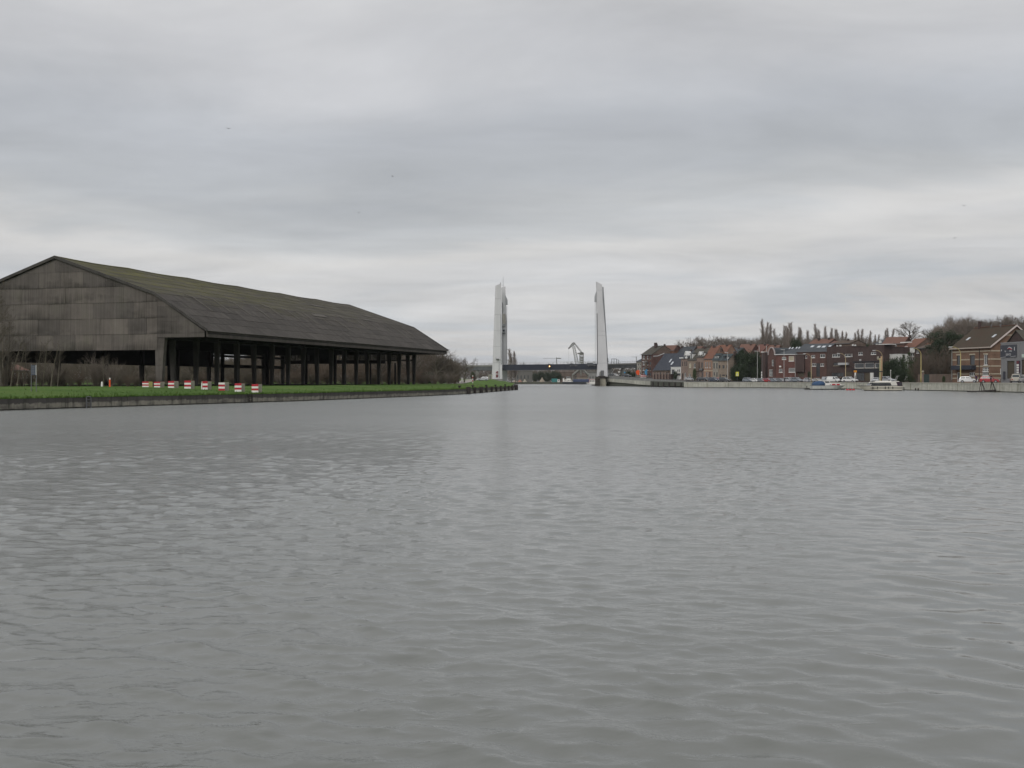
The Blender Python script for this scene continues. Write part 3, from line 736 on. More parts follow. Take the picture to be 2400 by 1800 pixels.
# eaves fascia, in lengths, and verge boards
random.seed(8)
fas_m = pm('fascia_board', (0.10, 0.086, 0.078), (0.062, 0.054, 0.049), 0.9, 0.9, 0.2, stretch=(1, 1, .15))
for i in range(17):
    a = -0.2 + i * (SL + .4) / 17; b = a + (SL + .4) / 17 - .03; o = random.uniform(0, .03)
    mb = MB(); mb.box(a, b, -0.16 - o, -0.02 - o, 8.15, 9.08); mb.build('fascia_board', fas_m, shed)
mb = MB(); mb.box(-.2, SL + .2, SW + .02, SW + .16, 8.15, 9.08); mb.build('fascia_board', fas_m, shed)
for s in (-0.62, SL + .42):
    for (t0, t1) in ((-0.3, 7.8), (7.8, SW / 2), (SW / 2, SW - 7.8), (SW - 7.8, SW + .3)):
        z0 = roof_z(max(0, t0) if t0 < SW / 2 else t0); z1 = roof_z(t1 if t1 < SW else SW)
        mb = MB(); mb.hexa([(s, t0, z0 - .25), (s + .2, t0, z0 - .25), (s + .2, t1, z1 - .25), (s, t1, z1 - .25), (s, t0, z0 + .16), (s + .2, t0, z0 + .16), (s + .2, t1, z1 + .16), (s, t1, z1 + .16)])
        mb.build('verge_board', post_m, shed)
# near gable: cladding panels clipped to the roof line
def clip_poly(poly, a, b, c):       # keep a*t + b*z <= c
    out = []
    for i in range(len(poly)):
        p, q = poly[i], poly[(i + 1) % len(poly)]
        dp = a * p[0] + b * p[1] - c; dq = a * q[0] + b * q[1] - c
        if dp <= 0: out.append(p)
        if (dp < 0 < dq) or (dq < 0 < dp):
            t = dp / (dp - dq); out.append((p[0] + t * (q[0] - p[0]), p[1] + t * (q[1] - p[1])))
    return out
def roof_clip(poly, drop):
    pr = [(0, 9.13), (7.8, 14.25), (SW / 2, 19.65), (SW - 7.8, 14.25), (SW, 9.13)]
    for (t0, z0), (t1, z1) in zip(pr, pr[1:]):
        k = (z1 - z0) / (t1 - t0)
        poly = clip_poly(poly, -k, 1, z0 - k * t0 - drop)
        if len(poly) < 3: return []
    return poly
random.seed(21)
def gable(s_face, sign, z_low, step_t, mat, name='cladding_panel', zrow=2.2, tmin=7.45, tmax=SW - 7.45):
    z = z_low; row = 0
    while z < 19.6:
        edges = [tmin]
        t = tmin + (step_t * (0.45 if row % 2 else 1.0))
        while t < tmax - .4: edges.append(t); t += step_t * random.choice((1, 1, 1, 0.8, 1.25))
        edges.append(tmax)
        for a, b in zip(edges, edges[1:]):
            pl = roof_clip([(a + .01, z + .004), (b - .01, z + .004), (b - .01, z + zrow), (a + .01, z + zrow)], 0.3)
            if len(pl) < 3: continue
            o = random.uniform(0, .05)
            mb = MB(); mb.prism([(s_face + sign * (o + .05 * (1 - (z_ - z) / zrow)), t_, z_) for t_, z_ in pl], (sign * -.05, 0, 0)); mb.build(name, mat, shed)
        z += zrow; row += 1
gable(-0.25, -1, 6.45, 3.6, gable_m)
for (t0, t1) in ((0.15, 7.43), (SW - 7.43, SW - .15)):
    for (z0, z1) in ((8.15, 10.3), (10.31, 12.4), (12.41, 14.3)):
        pl = roof_clip([(t0, z0), (t1, z0), (t1, z1), (t0, z1)], 0.3)
        if len(pl) > 2:
            mb = MB(); mb.prism([(-0.30 - random.uniform(0, .03), t_, z_) for t_, z_ in pl], (-.07, 0, 0)); mb.build('cladding_panel', gable_m, shed)
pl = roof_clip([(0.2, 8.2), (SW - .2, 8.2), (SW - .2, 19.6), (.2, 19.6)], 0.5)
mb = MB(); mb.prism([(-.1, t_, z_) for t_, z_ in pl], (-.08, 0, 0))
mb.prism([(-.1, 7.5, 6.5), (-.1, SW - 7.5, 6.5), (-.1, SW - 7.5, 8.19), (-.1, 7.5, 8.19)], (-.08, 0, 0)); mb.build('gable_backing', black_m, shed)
# posts: slender at the foot, splayed at the head
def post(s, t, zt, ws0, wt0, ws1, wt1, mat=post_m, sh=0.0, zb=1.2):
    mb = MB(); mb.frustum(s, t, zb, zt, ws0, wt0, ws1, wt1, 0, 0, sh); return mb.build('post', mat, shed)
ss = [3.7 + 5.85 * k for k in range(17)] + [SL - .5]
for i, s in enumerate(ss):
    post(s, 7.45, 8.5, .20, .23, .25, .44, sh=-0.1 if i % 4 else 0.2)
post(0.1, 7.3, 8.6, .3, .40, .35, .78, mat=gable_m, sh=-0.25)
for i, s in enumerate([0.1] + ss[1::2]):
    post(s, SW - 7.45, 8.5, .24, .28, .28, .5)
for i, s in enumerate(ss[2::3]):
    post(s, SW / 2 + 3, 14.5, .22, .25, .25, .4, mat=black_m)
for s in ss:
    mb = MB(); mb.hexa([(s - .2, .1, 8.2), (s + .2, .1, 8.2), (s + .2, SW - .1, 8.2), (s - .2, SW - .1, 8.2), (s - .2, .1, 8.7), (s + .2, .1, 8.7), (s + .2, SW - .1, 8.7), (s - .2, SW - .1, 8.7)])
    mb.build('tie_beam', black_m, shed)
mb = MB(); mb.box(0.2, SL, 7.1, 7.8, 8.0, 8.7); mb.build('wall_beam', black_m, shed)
# far long wall: boarding hung above a low open strip
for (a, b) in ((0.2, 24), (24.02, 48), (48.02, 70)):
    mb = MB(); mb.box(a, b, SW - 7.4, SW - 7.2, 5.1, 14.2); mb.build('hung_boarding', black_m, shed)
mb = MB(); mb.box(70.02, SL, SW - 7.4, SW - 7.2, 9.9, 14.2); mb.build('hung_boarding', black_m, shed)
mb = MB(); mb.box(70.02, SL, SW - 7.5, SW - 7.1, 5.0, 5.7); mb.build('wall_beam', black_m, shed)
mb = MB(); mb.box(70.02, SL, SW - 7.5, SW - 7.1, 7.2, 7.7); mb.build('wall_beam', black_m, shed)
# far gable: boarding above, glazed band, heavy beam, open below
pl = roof_clip([(7.5, 10.3), (SW - 7.5, 10.3), (SW - 7.5, 19.5), (7.5, 19.5)], .4)
mb = MB(); mb.prism([(SL - .1, t_, z_) for t_, z_ in pl], (.1, 0, 0)); mb.build('hung_boarding', black_m, shed)
for (t0, t1) in ((.15, 7.4), (SW - 7.4, SW - .15)):
    pl = roof_clip([(t0, 8.15), (t1, 8.15), (t1, 14), (t0, 14)], .3)
    mb = MB(); mb.prism([(SL - .1, t_, z_) for t_, z_ in pl], (.1, 0, 0)); mb.build('hung_boarding', black_m, shed)
mb = MB(); mb.box(SL - .15, SL + .05, 27.2, 33.2, 6.3, 10.3); mb.build('hung_boarding', black_m, shed)
mb = MB(); mb.box(SL - .3, SL + .2, 14.5, SW - 7.5, 6.2, 6.98); mb.build('wall_beam', black_m, shed)
mb = MB(); mb.box(SL - .15, SL + .1, 7.5, 14.5, 6.75, 6.98); mb.build('wall_beam', black_m, shed)
for (t0, t1) in ((7.6, 10.8), (11.0, 14.2), (14.4, 17.6), (17.8, 20.9), (21.1, 24.1), (24.3, 27.1), (33.3, 36.3), (36.5, 39.6)):
    mb = MB(); mb.box(SL - .12, SL + .08, t0, t0 + .18, 7.0, 10.3); mb.box(SL - .12, SL + .08, t1 - .12, t1, 7.0, 10.3)
    for z in (7.0, 8.0, 9.1, 10.1): mb.box(SL - .08, SL + .04, t0 + .19, t1 - .13, z, z + .10)
    mb.box(SL - .085, SL + .045, (t0 + t1) / 2 - .05, (t0 + t1) / 2 + .05, 7.1, 10.1)
    w = mb.build('window', framed_m, shed)
    if random.random() < .7:
        mb = MB(); mb.box(SL - .03, SL - .01, t0 + .2, t1 - .14, 7.12, 9.0); mb.build('pane', dirty_m, w)
for t in (12, 18, 24.2):
    post(SL - .2, t, 6.3, .16, .16, .16, .16, mat=black_m)
mb = MB(); mb.face([(-.5, 7, 1.58), (SL + 2, 7, 1.58), (SL + 2, SW, 1.60), (-.5, SW, 1.60)]); fl = mb.build('shed_floor', pm('trodden_earth', (.045, .04, .034), (.07, .062, .05), .3, .95), shed)

# ------------------------------------------------------------------ things on the left bank
def ground_at(px, py, hf, D0=60, D1=600):
    D = D0
    while D < D1:
        p = P(px, py, D)
        if p.z <= hf(p.x, p.y): return p
        D += 0.25
    return P(px, py, D1)
blk = [(334, 349, 357, 896.2, 'yellow'), (362, 376, 384, 895, 'plain'), (394.5, 409.5, 418, 893.5, 'plain'), (432.6, 447.5, 455.6, 892.5, 'plain'),
       (473, 486.5, 494.4, 891.5, 'gap'), (513, 528.5, 536, 891, 'dark'), (550.5, 565, 573.5, 895, 'faded'), (591, 605.5, 613, 895.5, 'plain')]
blab = ['striped concrete block with yellow painted side, leftmost of the row by the shed', 'red and white block directly beside the yellow sided one',
        'red and white striped block in front of the shed corner post', 'red and white striped block with pale grey side, fourth of the row from left',
        'red and white striped block with a broken white strip at its left edge', 'red and white block with a red bottom stripe, tallest in the row',
        'faded striped concrete block, second from the right end of the row', 'red and white striped block at the right end of the row']
for i, (x0, x1, x2, yt, kd) in enumerate(blk):
    D = 128 - 0.9 * i
    cx = wx((x0 + x2) / 2, D); z0 = h_left(cx, D)
    h = 0.86 if kd == 'dark' else 0.74
    zc = wz(yt, D); h = max(0.62, min(0.9, zc - z0))
    t = thing('barrier_block', blab[i], 'concrete block', (cx, D, z0), R(-12 - (i % 3) * 3), 'red and white concrete blocks on the bank')
    side = pm('yellow_block_side', (.55, .50, .16), (.45, .42, .2), 3, .85) if kd == 'yellow' else concrete_m
    w = 0.42; dpt = 0.42
    mb = MB(); mb.box(-w, w, -dpt, dpt, -.05, h)
    b = mb.build('block', [side], t)
    bv = b.modifiers.new('bevel', 'BEVEL'); bv.width = .03; bv.segments = 2
    n = 4; sh = h / n
    for k in range(n):
        red = (k % 2 == 1) if kd != 'dark' else (k % 2 == 0)
        mb = MB(); x_ = (-w + .03 + .16 if kd == 'gap' else -w + .02)
        mb.box(x_, w - .02, -dpt - .012, -dpt + .01, k * sh + .006, (k + 1) * sh - .006); mb.build('red_stripe' if red else 'white_stripe', red_m if red else white_m, t)
    if kd != 'dark':
        mb = MB(); mb.box(-w + .02, w - .02, -dpt + .02, dpt - .02, h - .01, h + .012); mb.build('red_top', red_m, t)
    if kd == 'gap':
        mb = MB(); mb.box(-w + .03, -w + .12, -dpt - .012, -dpt + .01, .02, h - .2); mb.build('white_stripe', white_m, t)
    mb = MB(); mb.tube((0, .1, h), (0, .1, h + .10), .03, n=6); mb.tube((0, .1, h + .1), (0, -.1, h + .1), .03, n=6); mb.tube((0, -.1, h + .1), (0, -.1, h), .03, n=6); mb.build('lifting_loop', rust_m, t)
p = ground_at(239, 906, h_left); t = thing('marker_post', 'short white marker post left of the orange post on the grass', 'post', p)
mb = MB(); mb.frustum(0, 0, -.1, .50, .10, .10, .09, .09); mb.build('post', white_m, t); mb = MB(); mb.frustum(0, 0, .50, .62, .09, .09, .03, .03); mb.build('cap', white_m, t)
p = ground_at(257.5, 906.5, h_left); t = thing('marker_post', 'slim orange marker post with a white top on the grass', 'post', p)
mb = MB(); mb.lathe([(.09, -.1), (.09, .8)], n=10); mb.build('post', orange_m, t); mb = MB(); mb.lathe([(.085, .8), (.085, .98), (.03, 1.0)], n=10); mb.build('cap', white_m, t)
pa = ground_at(72.8, 917.5, h_left); pb = ground_at(84.6, 918, h_left)
D = pa.y; t = thing('notice_board', 'blue grey notice board on two thin posts near the canal edge', 'sign', (wx(79, D), D, pa.z), R(8))
hw = wx(84.6, D) - wx(79, D)
ztop = wz(856, D) - pa.z; zbot = wz(879, D) - pa.z
for s in (-hw, hw):
    mb = MB(); mb.tube((s, 0.04, -.2), (s, .04, ztop + .1), .035, n=8); mb.build('post', steelm_m, t)
mb = MB(); mb.box(-hw * .95, hw * .85, -.03, .03, zbot, ztop); bd = mb.build('board', bluegrey_m, t)
for i, zf in enumerate((.85, .7, .5, .32, .16)):
    mb = MB(); mb.box(-hw * .7, hw * (.5 - .1 * (i % 2)), -.036, -.031, zbot + zf * (ztop - zbot) - .025, zbot + zf * (ztop - zbot) + .025); mb.build('printed_line', steelm_m, bd)
mb = MB(); mb.box(hw * .86, hw * 1.02, -.03, .03, zbot, ztop); mb.build('edge_strip', white_m, t)
# grass tufts overhanging the wall
random.seed(31)
mb = MB()
for i in range(9000):
    Y = 60 + 215 * random.random() ** 1.25; d = abs(random.gauss(0, 1)) * (0.5 if i % 3 else 6.0); X = xq(Y) - d - 0.02
    z = h_left(X, Y); a = random.uniform(0, 6.28); hgt = random.uniform(.08, .26); w = random.uniform(.03, .07)
    dx, dy = math.cos(a) * w, math.sin(a) * w; lx, ly = random.gauss(0, .07), random.gauss(0, .07)
    if d < .25: lx += .12
    mb.face([(X - dx, Y - dy, z - .03), (X + dx, Y + dy, z - .03), (X + lx, Y + ly, z + hgt)])
tag(mb.build('grass_tufts', grass_m), kind='stuff')
# path to the bridge
mb = MB()
for D0, D1 in ((300, 330), (330, 360), (360, 400), (400, 450), (450, 500)):
    q = [(xq(D0) - 20, D0), (xq(D0) - 14.5, D0), (xq(D1) - 14.5, D1), (xq(D1) - 20, D1)]
    mb.face([(x, y, h_left(x, y) + .06) for x, y in q])
tag(mb.build('path', pm('gravel_path', (.30, .28, .25), (.24, .22, .2), .8, .95)), kind='structure')
# ------------------------------------------------------------------ the lifting bridge
def XZ(pts, D):            # photo outline of a piece standing at distance D
    return [(wx(px, D), wz(py, D)) for px, py in pts]
def blade(root, name, pts, D, depth, mat):
    mb = MB(); mb.prism([(x, D, z) for x, z in XZ(pts, D)], (0, depth, 0)); return mb.build(name, mat, root)
DB = 527.0
tl = thing('bridge_tower', 'tall white steel lift bridge tower on the left bank with a thin aerial', 'bridge tower')
b = blade(tl, 'front_blade', [(1151.8, 890), (1154.5, 850), (1161, 669.5), (1174.6, 664), (1175, 737), (1176.6, 860), (1177.3, 890)], DB, 3.2, tower_m)
m = MB()
for py in (700, 737, 775, 812, 850):
    x0 = lerp_list([(669, 1161.2), (850, 1154.8), (890, 1152)], py); m.box(wx(x0, DB), wx(1175, DB), DB - .03, DB - .004, wz(py, DB) - .05, wz(py, DB) + .05)
m.build('plate_seam', towerg_m, b)
b = blade(tl, 'rear_blade', [(1177.5, 893), (1175.2, 674), (1184.6, 671), (1185.2, 700), (1188.3, 758), (1189, 893)], DB + 9, 3.0, tower_m)
blade(tl, 'guide_slot', [(1173.6, 854), (1173.2, 738), (1174.9, 738), (1175.9, 854)], DB - .15, .14, towerg_m)
blade(tl, 'guide_rail', [(1177.4, 854), (1177.0, 709), (1177.9, 709), (1178.5, 854)], DB + 8.6, .35, steelm_m)
blade(tl, 'sheave_housing', [(1184.8, 692), (1189.6, 703), (1189.9, 714), (1185, 714.6)], DB + 8.8, 2.2, towerg_m)
blade(tl, 'counterweight', [(1177.0, 735.5), (1184.3, 735.5), (1185.4, 758), (1178, 760)], DB + 8.2, .75, pm('weathered_counterweight', (.42, .40, .36), (.36, .34, .31), .8, .8))
blade(tl, 'machine_box', [(1176.6, 759.5), (1184.6, 759.5), (1184.6, 764), (1176.6, 764)], DB + 7.6, 1.3, towerg_m)
b = blade(tl, 'inspection_cage', [(1177, 771), (1183.8, 771), (1183.8, 779.5), (1177, 779.5)], DB + 7.6, 1.3, towerg_m)
blade(b, 'cage_opening', [(1178, 773), (1182.8, 773), (1182.8, 777), (1178, 777)], DB + 7.55, .04, steeld_m)
blade(tl, 'cage_floor', [(1176.6, 780.4), (1184.6, 780.4), (1184.6, 781.8), (1176.6, 781.8)], DB + 7.4, 1.5, steelm_m)
mb = MB()
for px in (1186.6, 1188.2): mb.tube((wx(px, DB), DB + 9, wz(714, DB)), (wx(px, DB), DB + 9, wz(852, DB)), .06, n=5)
mb.build('lifting_cable', towerg_m, tl)
mb = MB(); mb.tube(P(1179.2, 672, DB + 9), P(1179.2, 648, DB + 9), .13, .05, 6); mb.build('aerial', steelm_m, tl)
mb = MB(); mb.tube(P(1173.5, 665, DB), P(1173.5, 661.5, DB), .14, .1, 6); mb.build('top_light', steelm_m, tl)
m = MB(); m.box(wx(1162, DB), wx(1170, DB), DB - 1.4, DB - .005, wz(842.4, DB), wz(840.8, DB)); m.tube(P(1162.3, 842, DB - 1.3), P(1162.3, 836, DB - 1.3), .06, n=5); m.tube(P(1169.6, 842, DB - 1.3), P(1169.6, 836, DB - 1.3), .06, n=5)
m.build('light_bracket', steelm_m, tl)
blade(tl, 'cable_duct', [(1169.4, 886), (1169.2, 848), (1170.1, 848), (1170.4, 886)], DB - .25, .24, towerg_m)
blade(tl, 'lifebuoy_board', [(1162.3, 885), (1162.3, 871.5), (1167.4, 869.5), (1167.4, 884)], DB - .2, .19, pm('maroon_board', (.16, .035, .045), (.12, .03, .04), 2, .6))
mb = MB(); c = P(1164.8, 876.5, DB - .26)
ring = []
for i in range(17):
    a = i / 16 * 2 * math.pi; ring.append(c + Vector((math.cos(a) * .36, 0, math.sin(a) * .36)))
mb.path(ring, .1, 6); mb.build('lifebuoy', white_m, tl)
mb = MB(); mb.box(wx(1170.5, DB), wx(1174.5, DB), DB - .05, DB - .005, wz(889, DB), wz(876.5, DB)); mb.build('door', tower_m, tl)
blade(tl, 'plinth', [(1150.5, 893), (1150.8, 888), (1179, 888), (1179, 893)], DB - .6, 4.4, concgrey_m)
blade(tl, 'deck_bearing', [(1177.5, 891), (1177.8, 868), (1183, 868), (1181.5, 891)], DB + 10, 4, concgrey_m)

DR = 531.0
tr = thing('bridge_tower', 'tall white steel lift bridge tower on the right bank beside the stone pier', 'bridge tower')
b = blade(tr, 'front_blade', [(1399.2, 882.5), (1400.6, 850), (1399, 737), (1398.1, 660), (1411.2, 667), (1412.3, 700), (1417.5, 760), (1421.7, 820), (1424.2, 882.5)], DR, 3.2, tower_m)
m = MB()
for py in (680, 776, 786, 851):
    x1 = lerp_list([(667, 1411.2), (760, 1417.5), (820, 1421.7), (882, 1424.2)], py); m.box(wx(1399.5, DR), wx(x1 - .4, DR), DR - .03, DR - .004, wz(py, DR) - .05, wz(py, DR) + .05)
m.build('plate_seam', towerg_m, b)
blade(tr, 'rear_blade', [(1412.4, 884), (1411.6, 671.8), (1414.8, 672.8), (1416.2, 700), (1420.2, 764), (1425.2, 848), (1425.6, 884)], DR + 9, 3.0, towerg_m)
blade(tr, 'guide_slot', [(1399.2, 854), (1398.4, 734.5), (1400.0, 734.5), (1401.2, 854)], DR - .15, .14, steelm_m)
blade(tr, 'sheave_housing', [(1398.2, 681), (1394.2, 694), (1393.8, 706.5), (1398.3, 707.2)], DR + .4, 2.2, towerg_m)
mb = MB()
for px in (1395.2, 1397.2): mb.tube((wx(px, DR), DR + 1.5, wz(706, DR)), (wx(px, DR), DR + 1.5, wz(852, DR)), .06, n=5)
mb.build('lifting_cable', towerg_m, tr)
blade(tr, 'rear_box', [(1423.4, 838.5), (1425.6, 840), (1426.2, 848), (1424, 849)], DR - .5, .8, steelm_m)
blade(tr, 'door', [(1408, 883), (1408, 868.2), (1415.6, 868.2), (1415.6, 883)], DR - .1, .09, steelm_m)
blade(tr, 'porch', [(1404.6, 883), (1405.4, 871.8), (1408, 870), (1408, 883)], DR - 1, .95, concgrey_m)

deck = thing('lift_span', 'dark blue steel lifting road deck hanging between the two white towers', 'bridge deck')
DA, DE = DB + 5.5, DR + 5.5
xl, xr = wx(1177.4, DA), wx(1399.5, DE)
zt0, zt1, zb0, zb1 = wz(855, DA), wz(852.7, DE), wz(868, DA), wz(865.8, DE)
npan = 9
for yo, nm in ((-3.2, 'girder_panel'), (3.0, 'girder_panel')):
    for i in range(npan):
        a, b_ = i / npan, (i + 1) / npan
        x0, x1 = xl + (xr - xl) * a + .02, xl + (xr - xl) * b_ - .02; y0, y1 = DA + (DE - DA) * a + yo, DA + (DE - DA) * b_ + yo
        f = lambda p, q, t: p + (q - p) * t
        mb = MB(); mb.hexa([(x0, y0, f(zb0, zb1, a)), (x1, y1, f(zb0, zb1, b_)), (x1, y1 + .3, f(zb0, zb1, b_)), (x0, y0 + .3, f(zb0, zb1, a)),
                            (x0, y0, f(zt0, zt1, a)), (x1, y1, f(zt0, zt1, b_)), (x1, y1 + .3, f(zt0, zt1, b_)), (x0, y0 + .3, f(zt0, zt1, a))])
        mb.build(nm, steeld_m, deck)
mb = MB(); mb.hexa([(xl, DA - 2.8, zb0 + .6), (xr, DE - 2.8, zb1 + .6), (xr, DE + 2.9, zb1 + .6), (xl, DA + 2.9, zb0 + .6), (xl, DA - 2.8, zb0 + 1.3), (xr, DE - 2.8, zb1 + 1.3), (xr, DE + 2.9, zb1 + 1.3), (xl, DA + 2.9, zb0 + 1.3)]); mb.build('road_slab', steeld_m, deck)
mb = MB(); mb.hexa([(xl, DA - 3.35, zb0 - .12), (xr, DE - 3.35, zb1 - .12), (xr, DE - 2.7, zb1 - .12), (xl, DA - 2.7, zb0 - .12), (xl, DA - 3.35, zb0 - .003), (xr, DE - 3.35, zb1 - .003), (xr, DE - 2.7, zb1 - .003), (xl, DA - 2.7, zb0 - .003)]); mb.build('bottom_flange', steelm_m, deck)
mb = MB()
for i in range(29):
    t = i / 28; x = xl + (xr - xl) * t; y = DA + (DE - DA) * t - 3.05; z = zt0 + (zt1 - zt0) * t
    mb.tube((x, y, z), (x, y, z + 1.05), .035, n=4)
for h in (.55, 1.05): mb.tube((xl, DA - 3.05, zt0 + h), (xr, DE - 3.05, zt1 + h), .05, n=5)
mb.build('railing', lampw_m, deck)
sig = thing('signal_lamp', 'lit orange navigation signal lamp on the middle of the dark bridge deck', 'signal lamp', P(1288, 858.5, DB + 1.9))
mb = MB(); mb.box(-.7, .7, -.04, .04, -1.1, 1.1); mb.build('backing_board', plastic_m, sig)
glow = bpy.data.materials.new('lit_signal'); glow.use_nodes = True
gb = glow.node_tree.nodes['Principled BSDF']; gb.inputs['Base Color'].default_value = (.9, .5, .2, 1); gb.inputs['Emission Color'].default_value = (1.0, .55, .22, 1); gb.inputs['Emission Strength'].default_value = 5.0
mb = MB(); mb.lathe([(.05, -.08), (.22, -.05), (.24, 0), (.22, .04)], n=12)
o = mb.build('lens', glow, sig); o.rotation_euler = (R(90), 0, 0); o.location = (0, -.06, 0)
o['label'] = 'lit orange lens'
mb = MB(); mb.box(-.3, .3, -.3, -.05, .26, .32); mb.build('hood', plastic_m, sig)

# approach spans
def span(lab, pts, D0, D1, mat, rail=True, posts=None, zslab=None):
    t = thing('approach_viaduct', lab, 'viaduct')
    (xa, ya_t, ya_b), (xb, yb_t, yb_b) = pts
    A0 = Vector((wx(xa, D0), D0)); B0 = Vector((wx(xb, D1), D1)); n = 5
    for i in range(n):
        a = A0.lerp(B0, i / n); b = A0.lerp(B0, (i + 1) / n); f = lambda y0, y1, t: y0 + (y1 - y0) * t
        za, zb = f(wz(ya_b, D0), wz(yb_b, D1), i / n), f(wz(ya_b, D0), wz(yb_b, D1), (i + 1) / n)
        ta, tb = f(wz(ya_t, D0), wz(yb_t, D1), i / n), f(wz(ya_t, D0), wz(yb_t, D1), (i + 1) / n)
        mb = MB(); mb.hexa([(a.x + .02, a.y, za), (b.x - .02, b.y, zb), (b.x - .02, b.y + 8, zb), (a.x + .02, a.y + 8, za), (a.x + .02, a.y, ta), (b.x - .02, b.y, tb), (b.x - .02, b.y + 8, tb), (a.x + .02, a.y + 8, ta)])
        mb.build('deck_beam', mat, t)
        mb = MB(); mb.hexa([(a.x + .02, a.y - .25, ta - .55), (b.x - .02, b.y - .25, tb - .55), (b.x - .02, b.y - .004, tb - .55), (a.x + .02, a.y - .004, ta - .55), (a.x + .02, a.y - .25, ta + .15), (b.x - .02, b.y - .25, tb + .15), (b.x - .02, b.y - .004, tb + .15), (a.x + .02, a.y - .004, ta + .15)])
        mb.build('edge_beam', concgrey_m, t)
        if rail:
            mb = MB()
            for k in range(5):
                q = a.lerp(b, k / 4); z = ta + (tb - ta) * k / 4 + .15; mb.tube((q.x, q.y - .1, z), (q.x, q.y - .1, z + .95), .04, n=4)
            mb.tube((a.x, a.y - .1, ta + 1.1), (b.x, b.y - .1, tb + 1.1), .05, n=4); mb.tube((a.x, a.y - .1, ta + .65), (b.x, b.y - .1, tb + .65), .035, n=4)
            mb.build('railing', lampw_m, t)
    for s in posts or ():
        q = A0.lerp(B0, s); zz_ = wz(ya_b + (yb_b - ya_b) * s, q.y)
        mb = MB(); mb.box(q.x - .8, q.x + .8, q.y + .6, q.y + 7.4, -.5, zz_); mb.build('pier', concgrey_m, t)
    return t
vgrey = pm('viaduct_grey', (.12, .125, .13), (.085, .09, .095), .4, .85, .1)
span('grey road approach deck running off behind the trees left of the bridge', ((985, 857.5, 866.5), (1153.5, 856.2, 868.5)), 560, 536, vgrey, True, (.15, .45, .8))
span('grey road approach deck behind the right tower leading to the brick houses', ((1422, 853.5, 862.5), (1502, 851, 862)), 546, 560, vgrey, True, (.12, .5, .93))
gt = thing('overhead_gantry', 'small dark rectangular steel gantry standing on the right approach deck', 'gantry', P(1442, 853.5, 549))
mb = MB()
for s in (-1.75, -.6, .6, 1.75):
    for y in (-.5, .5): mb.tube((s, y, 0), (s, y, 2.6 if s < 1 else 2.1), .08, n=4)
mb.build('upright', steelm_m, gt)
mb = MB()
for y in (-.5, .5): mb.tube((-1.8, y, 2.6), (.65, y, 2.6), .10, n=4); mb.tube((.55, y, 2.1), (1.8, y, 2.1), .10, n=4)
mb.build('top_beam', steelm_m, gt)
# pier and fenders under the right tower
pr = thing('bridge_pier', 'stained concrete pier block with a dark cap at the waterline below the right tower', 'pier')
blade(pr, 'pier_block', [(1405.5, 906), (1405, 885), (1419.2, 885), (1420.4, 906)], 526.5, 14, concrete_m)
blade(pr, 'dark_cap', [(1403.4, 886.5), (1403.8, 881.0), (1419.4, 881.0), (1419.4, 886.5)], 526, 15, woodd_m)
fe = thing('fender_cribwork', 'dark mossy timber fender cribwork left of the concrete pier', 'fender')
for i, px in enumerate((1395, 1397.4, 1399.8, 1402.2, 1404.3)):
    blade(fe, 'pile', [(px, 908), (px, 884.5 - (i % 2)), (px + 1.9, 884.5 - (i % 2)), (px + 1.9, 908)], 525 - i * .2, 1.1, wood_m)
for py in (888, 894, 900): blade(fe, 'waler', [(1394.5, py + 1), (1394.5, py), (1406, py), (1406, py + 1)], 524, .35, woodd_m)
blade(fe, 'low_dolphin', [(1387, 903.8), (1387, 901.6), (1396, 901), (1396, 904)], 523, 2, woodd_m)

# ------------------------------------------------------------------ far bank seen under the bridge
fq = thing('far_quay', 'low dark quay wall of the cargo wharf far beyond the bridge', 'quay wall')
for i in range(12):
    x0 = 0.5 + i * 7.4
    mb = MB(); mb.box(x0, x0 + 7.36, FAR_Y - .6, FAR_Y + .4, -1.2, 1.62); mb.build('wall_panel', rampD_m, fq)
def heap(px0, px1, ytop, D, mat, lab, name='sand_heap', n=16):
    t = thing(name, lab, 'heap', (wx((px0 + px1) / 2, D), D, 1.5)); w = wx(px1, D) - wx(px0, D); h = wz(ytop, D) - 1.5
    rng = random.Random(px0); mb = MB(); rings = []
    for k in range(6):
        f = k / 5.0; rr = 1 - f ** 0.8 * 0.93
        rings.append([(math.cos(i / n * 6.283) * w / 2 * rr * rng.uniform(.88, 1.1), math.sin(i / n * 6.283) * w / 2.4 * rr * rng.uniform(.88, 1.1), h * f * rng.uniform(.9, 1.05)) for i in range(n)])
    mb.loft(rings); mb.build('pile', mat, t, True); return t
heap(1262, 1279, 884.5, 905, sandm, 'pale pointed sand heap left of the teal container under the bridge')
heap(1211, 1226, 889.5, 900, rubr_m, 'reddish low rubble heap on the far wharf at the left', 'rubble_heap')
heap(1200, 1213, 890, 903, sandm, 'pale low heap at the far left of the wharf', 'sand_heap')
heap(1224, 1236, 888, 906, concrete_m, 'grey broken concrete heap between the red rubble and the parked white van', 'rubble_heap')
heap(1243, 1262, 893, 896, earth_m, 'long low earth heap in front of the pale pointed heap', 'earth_heap')
ct = thing('shipping_container', 'teal freight container standing on the far wharf under the bridge', 'container', (wx(1300, 890), 890, 1.5), R(4))
cw_, ch_ = wx(1307, 890) - wx(1293, 890), wz(887.2, 890) - 1.5
mb = MB(); mb.box(-cw_ / 2, cw_ / 2, -1.2, 1.2, 0, ch_); mb.build('box', teal_m, ct)
for i in range(9):
    mb = MB(); x = -cw_ / 2 + .3 + i * (cw_ - .6) / 8; mb.box(x - .1, x + .1, -1.26, -1.2, .15, ch_ - .15); mb.build('rib', teal_m, ct)
cb = thing('site_cabin', 'small white site cabin at the right end of the teal container', 'cabin', (wx(1309, 888), 888, 1.5))
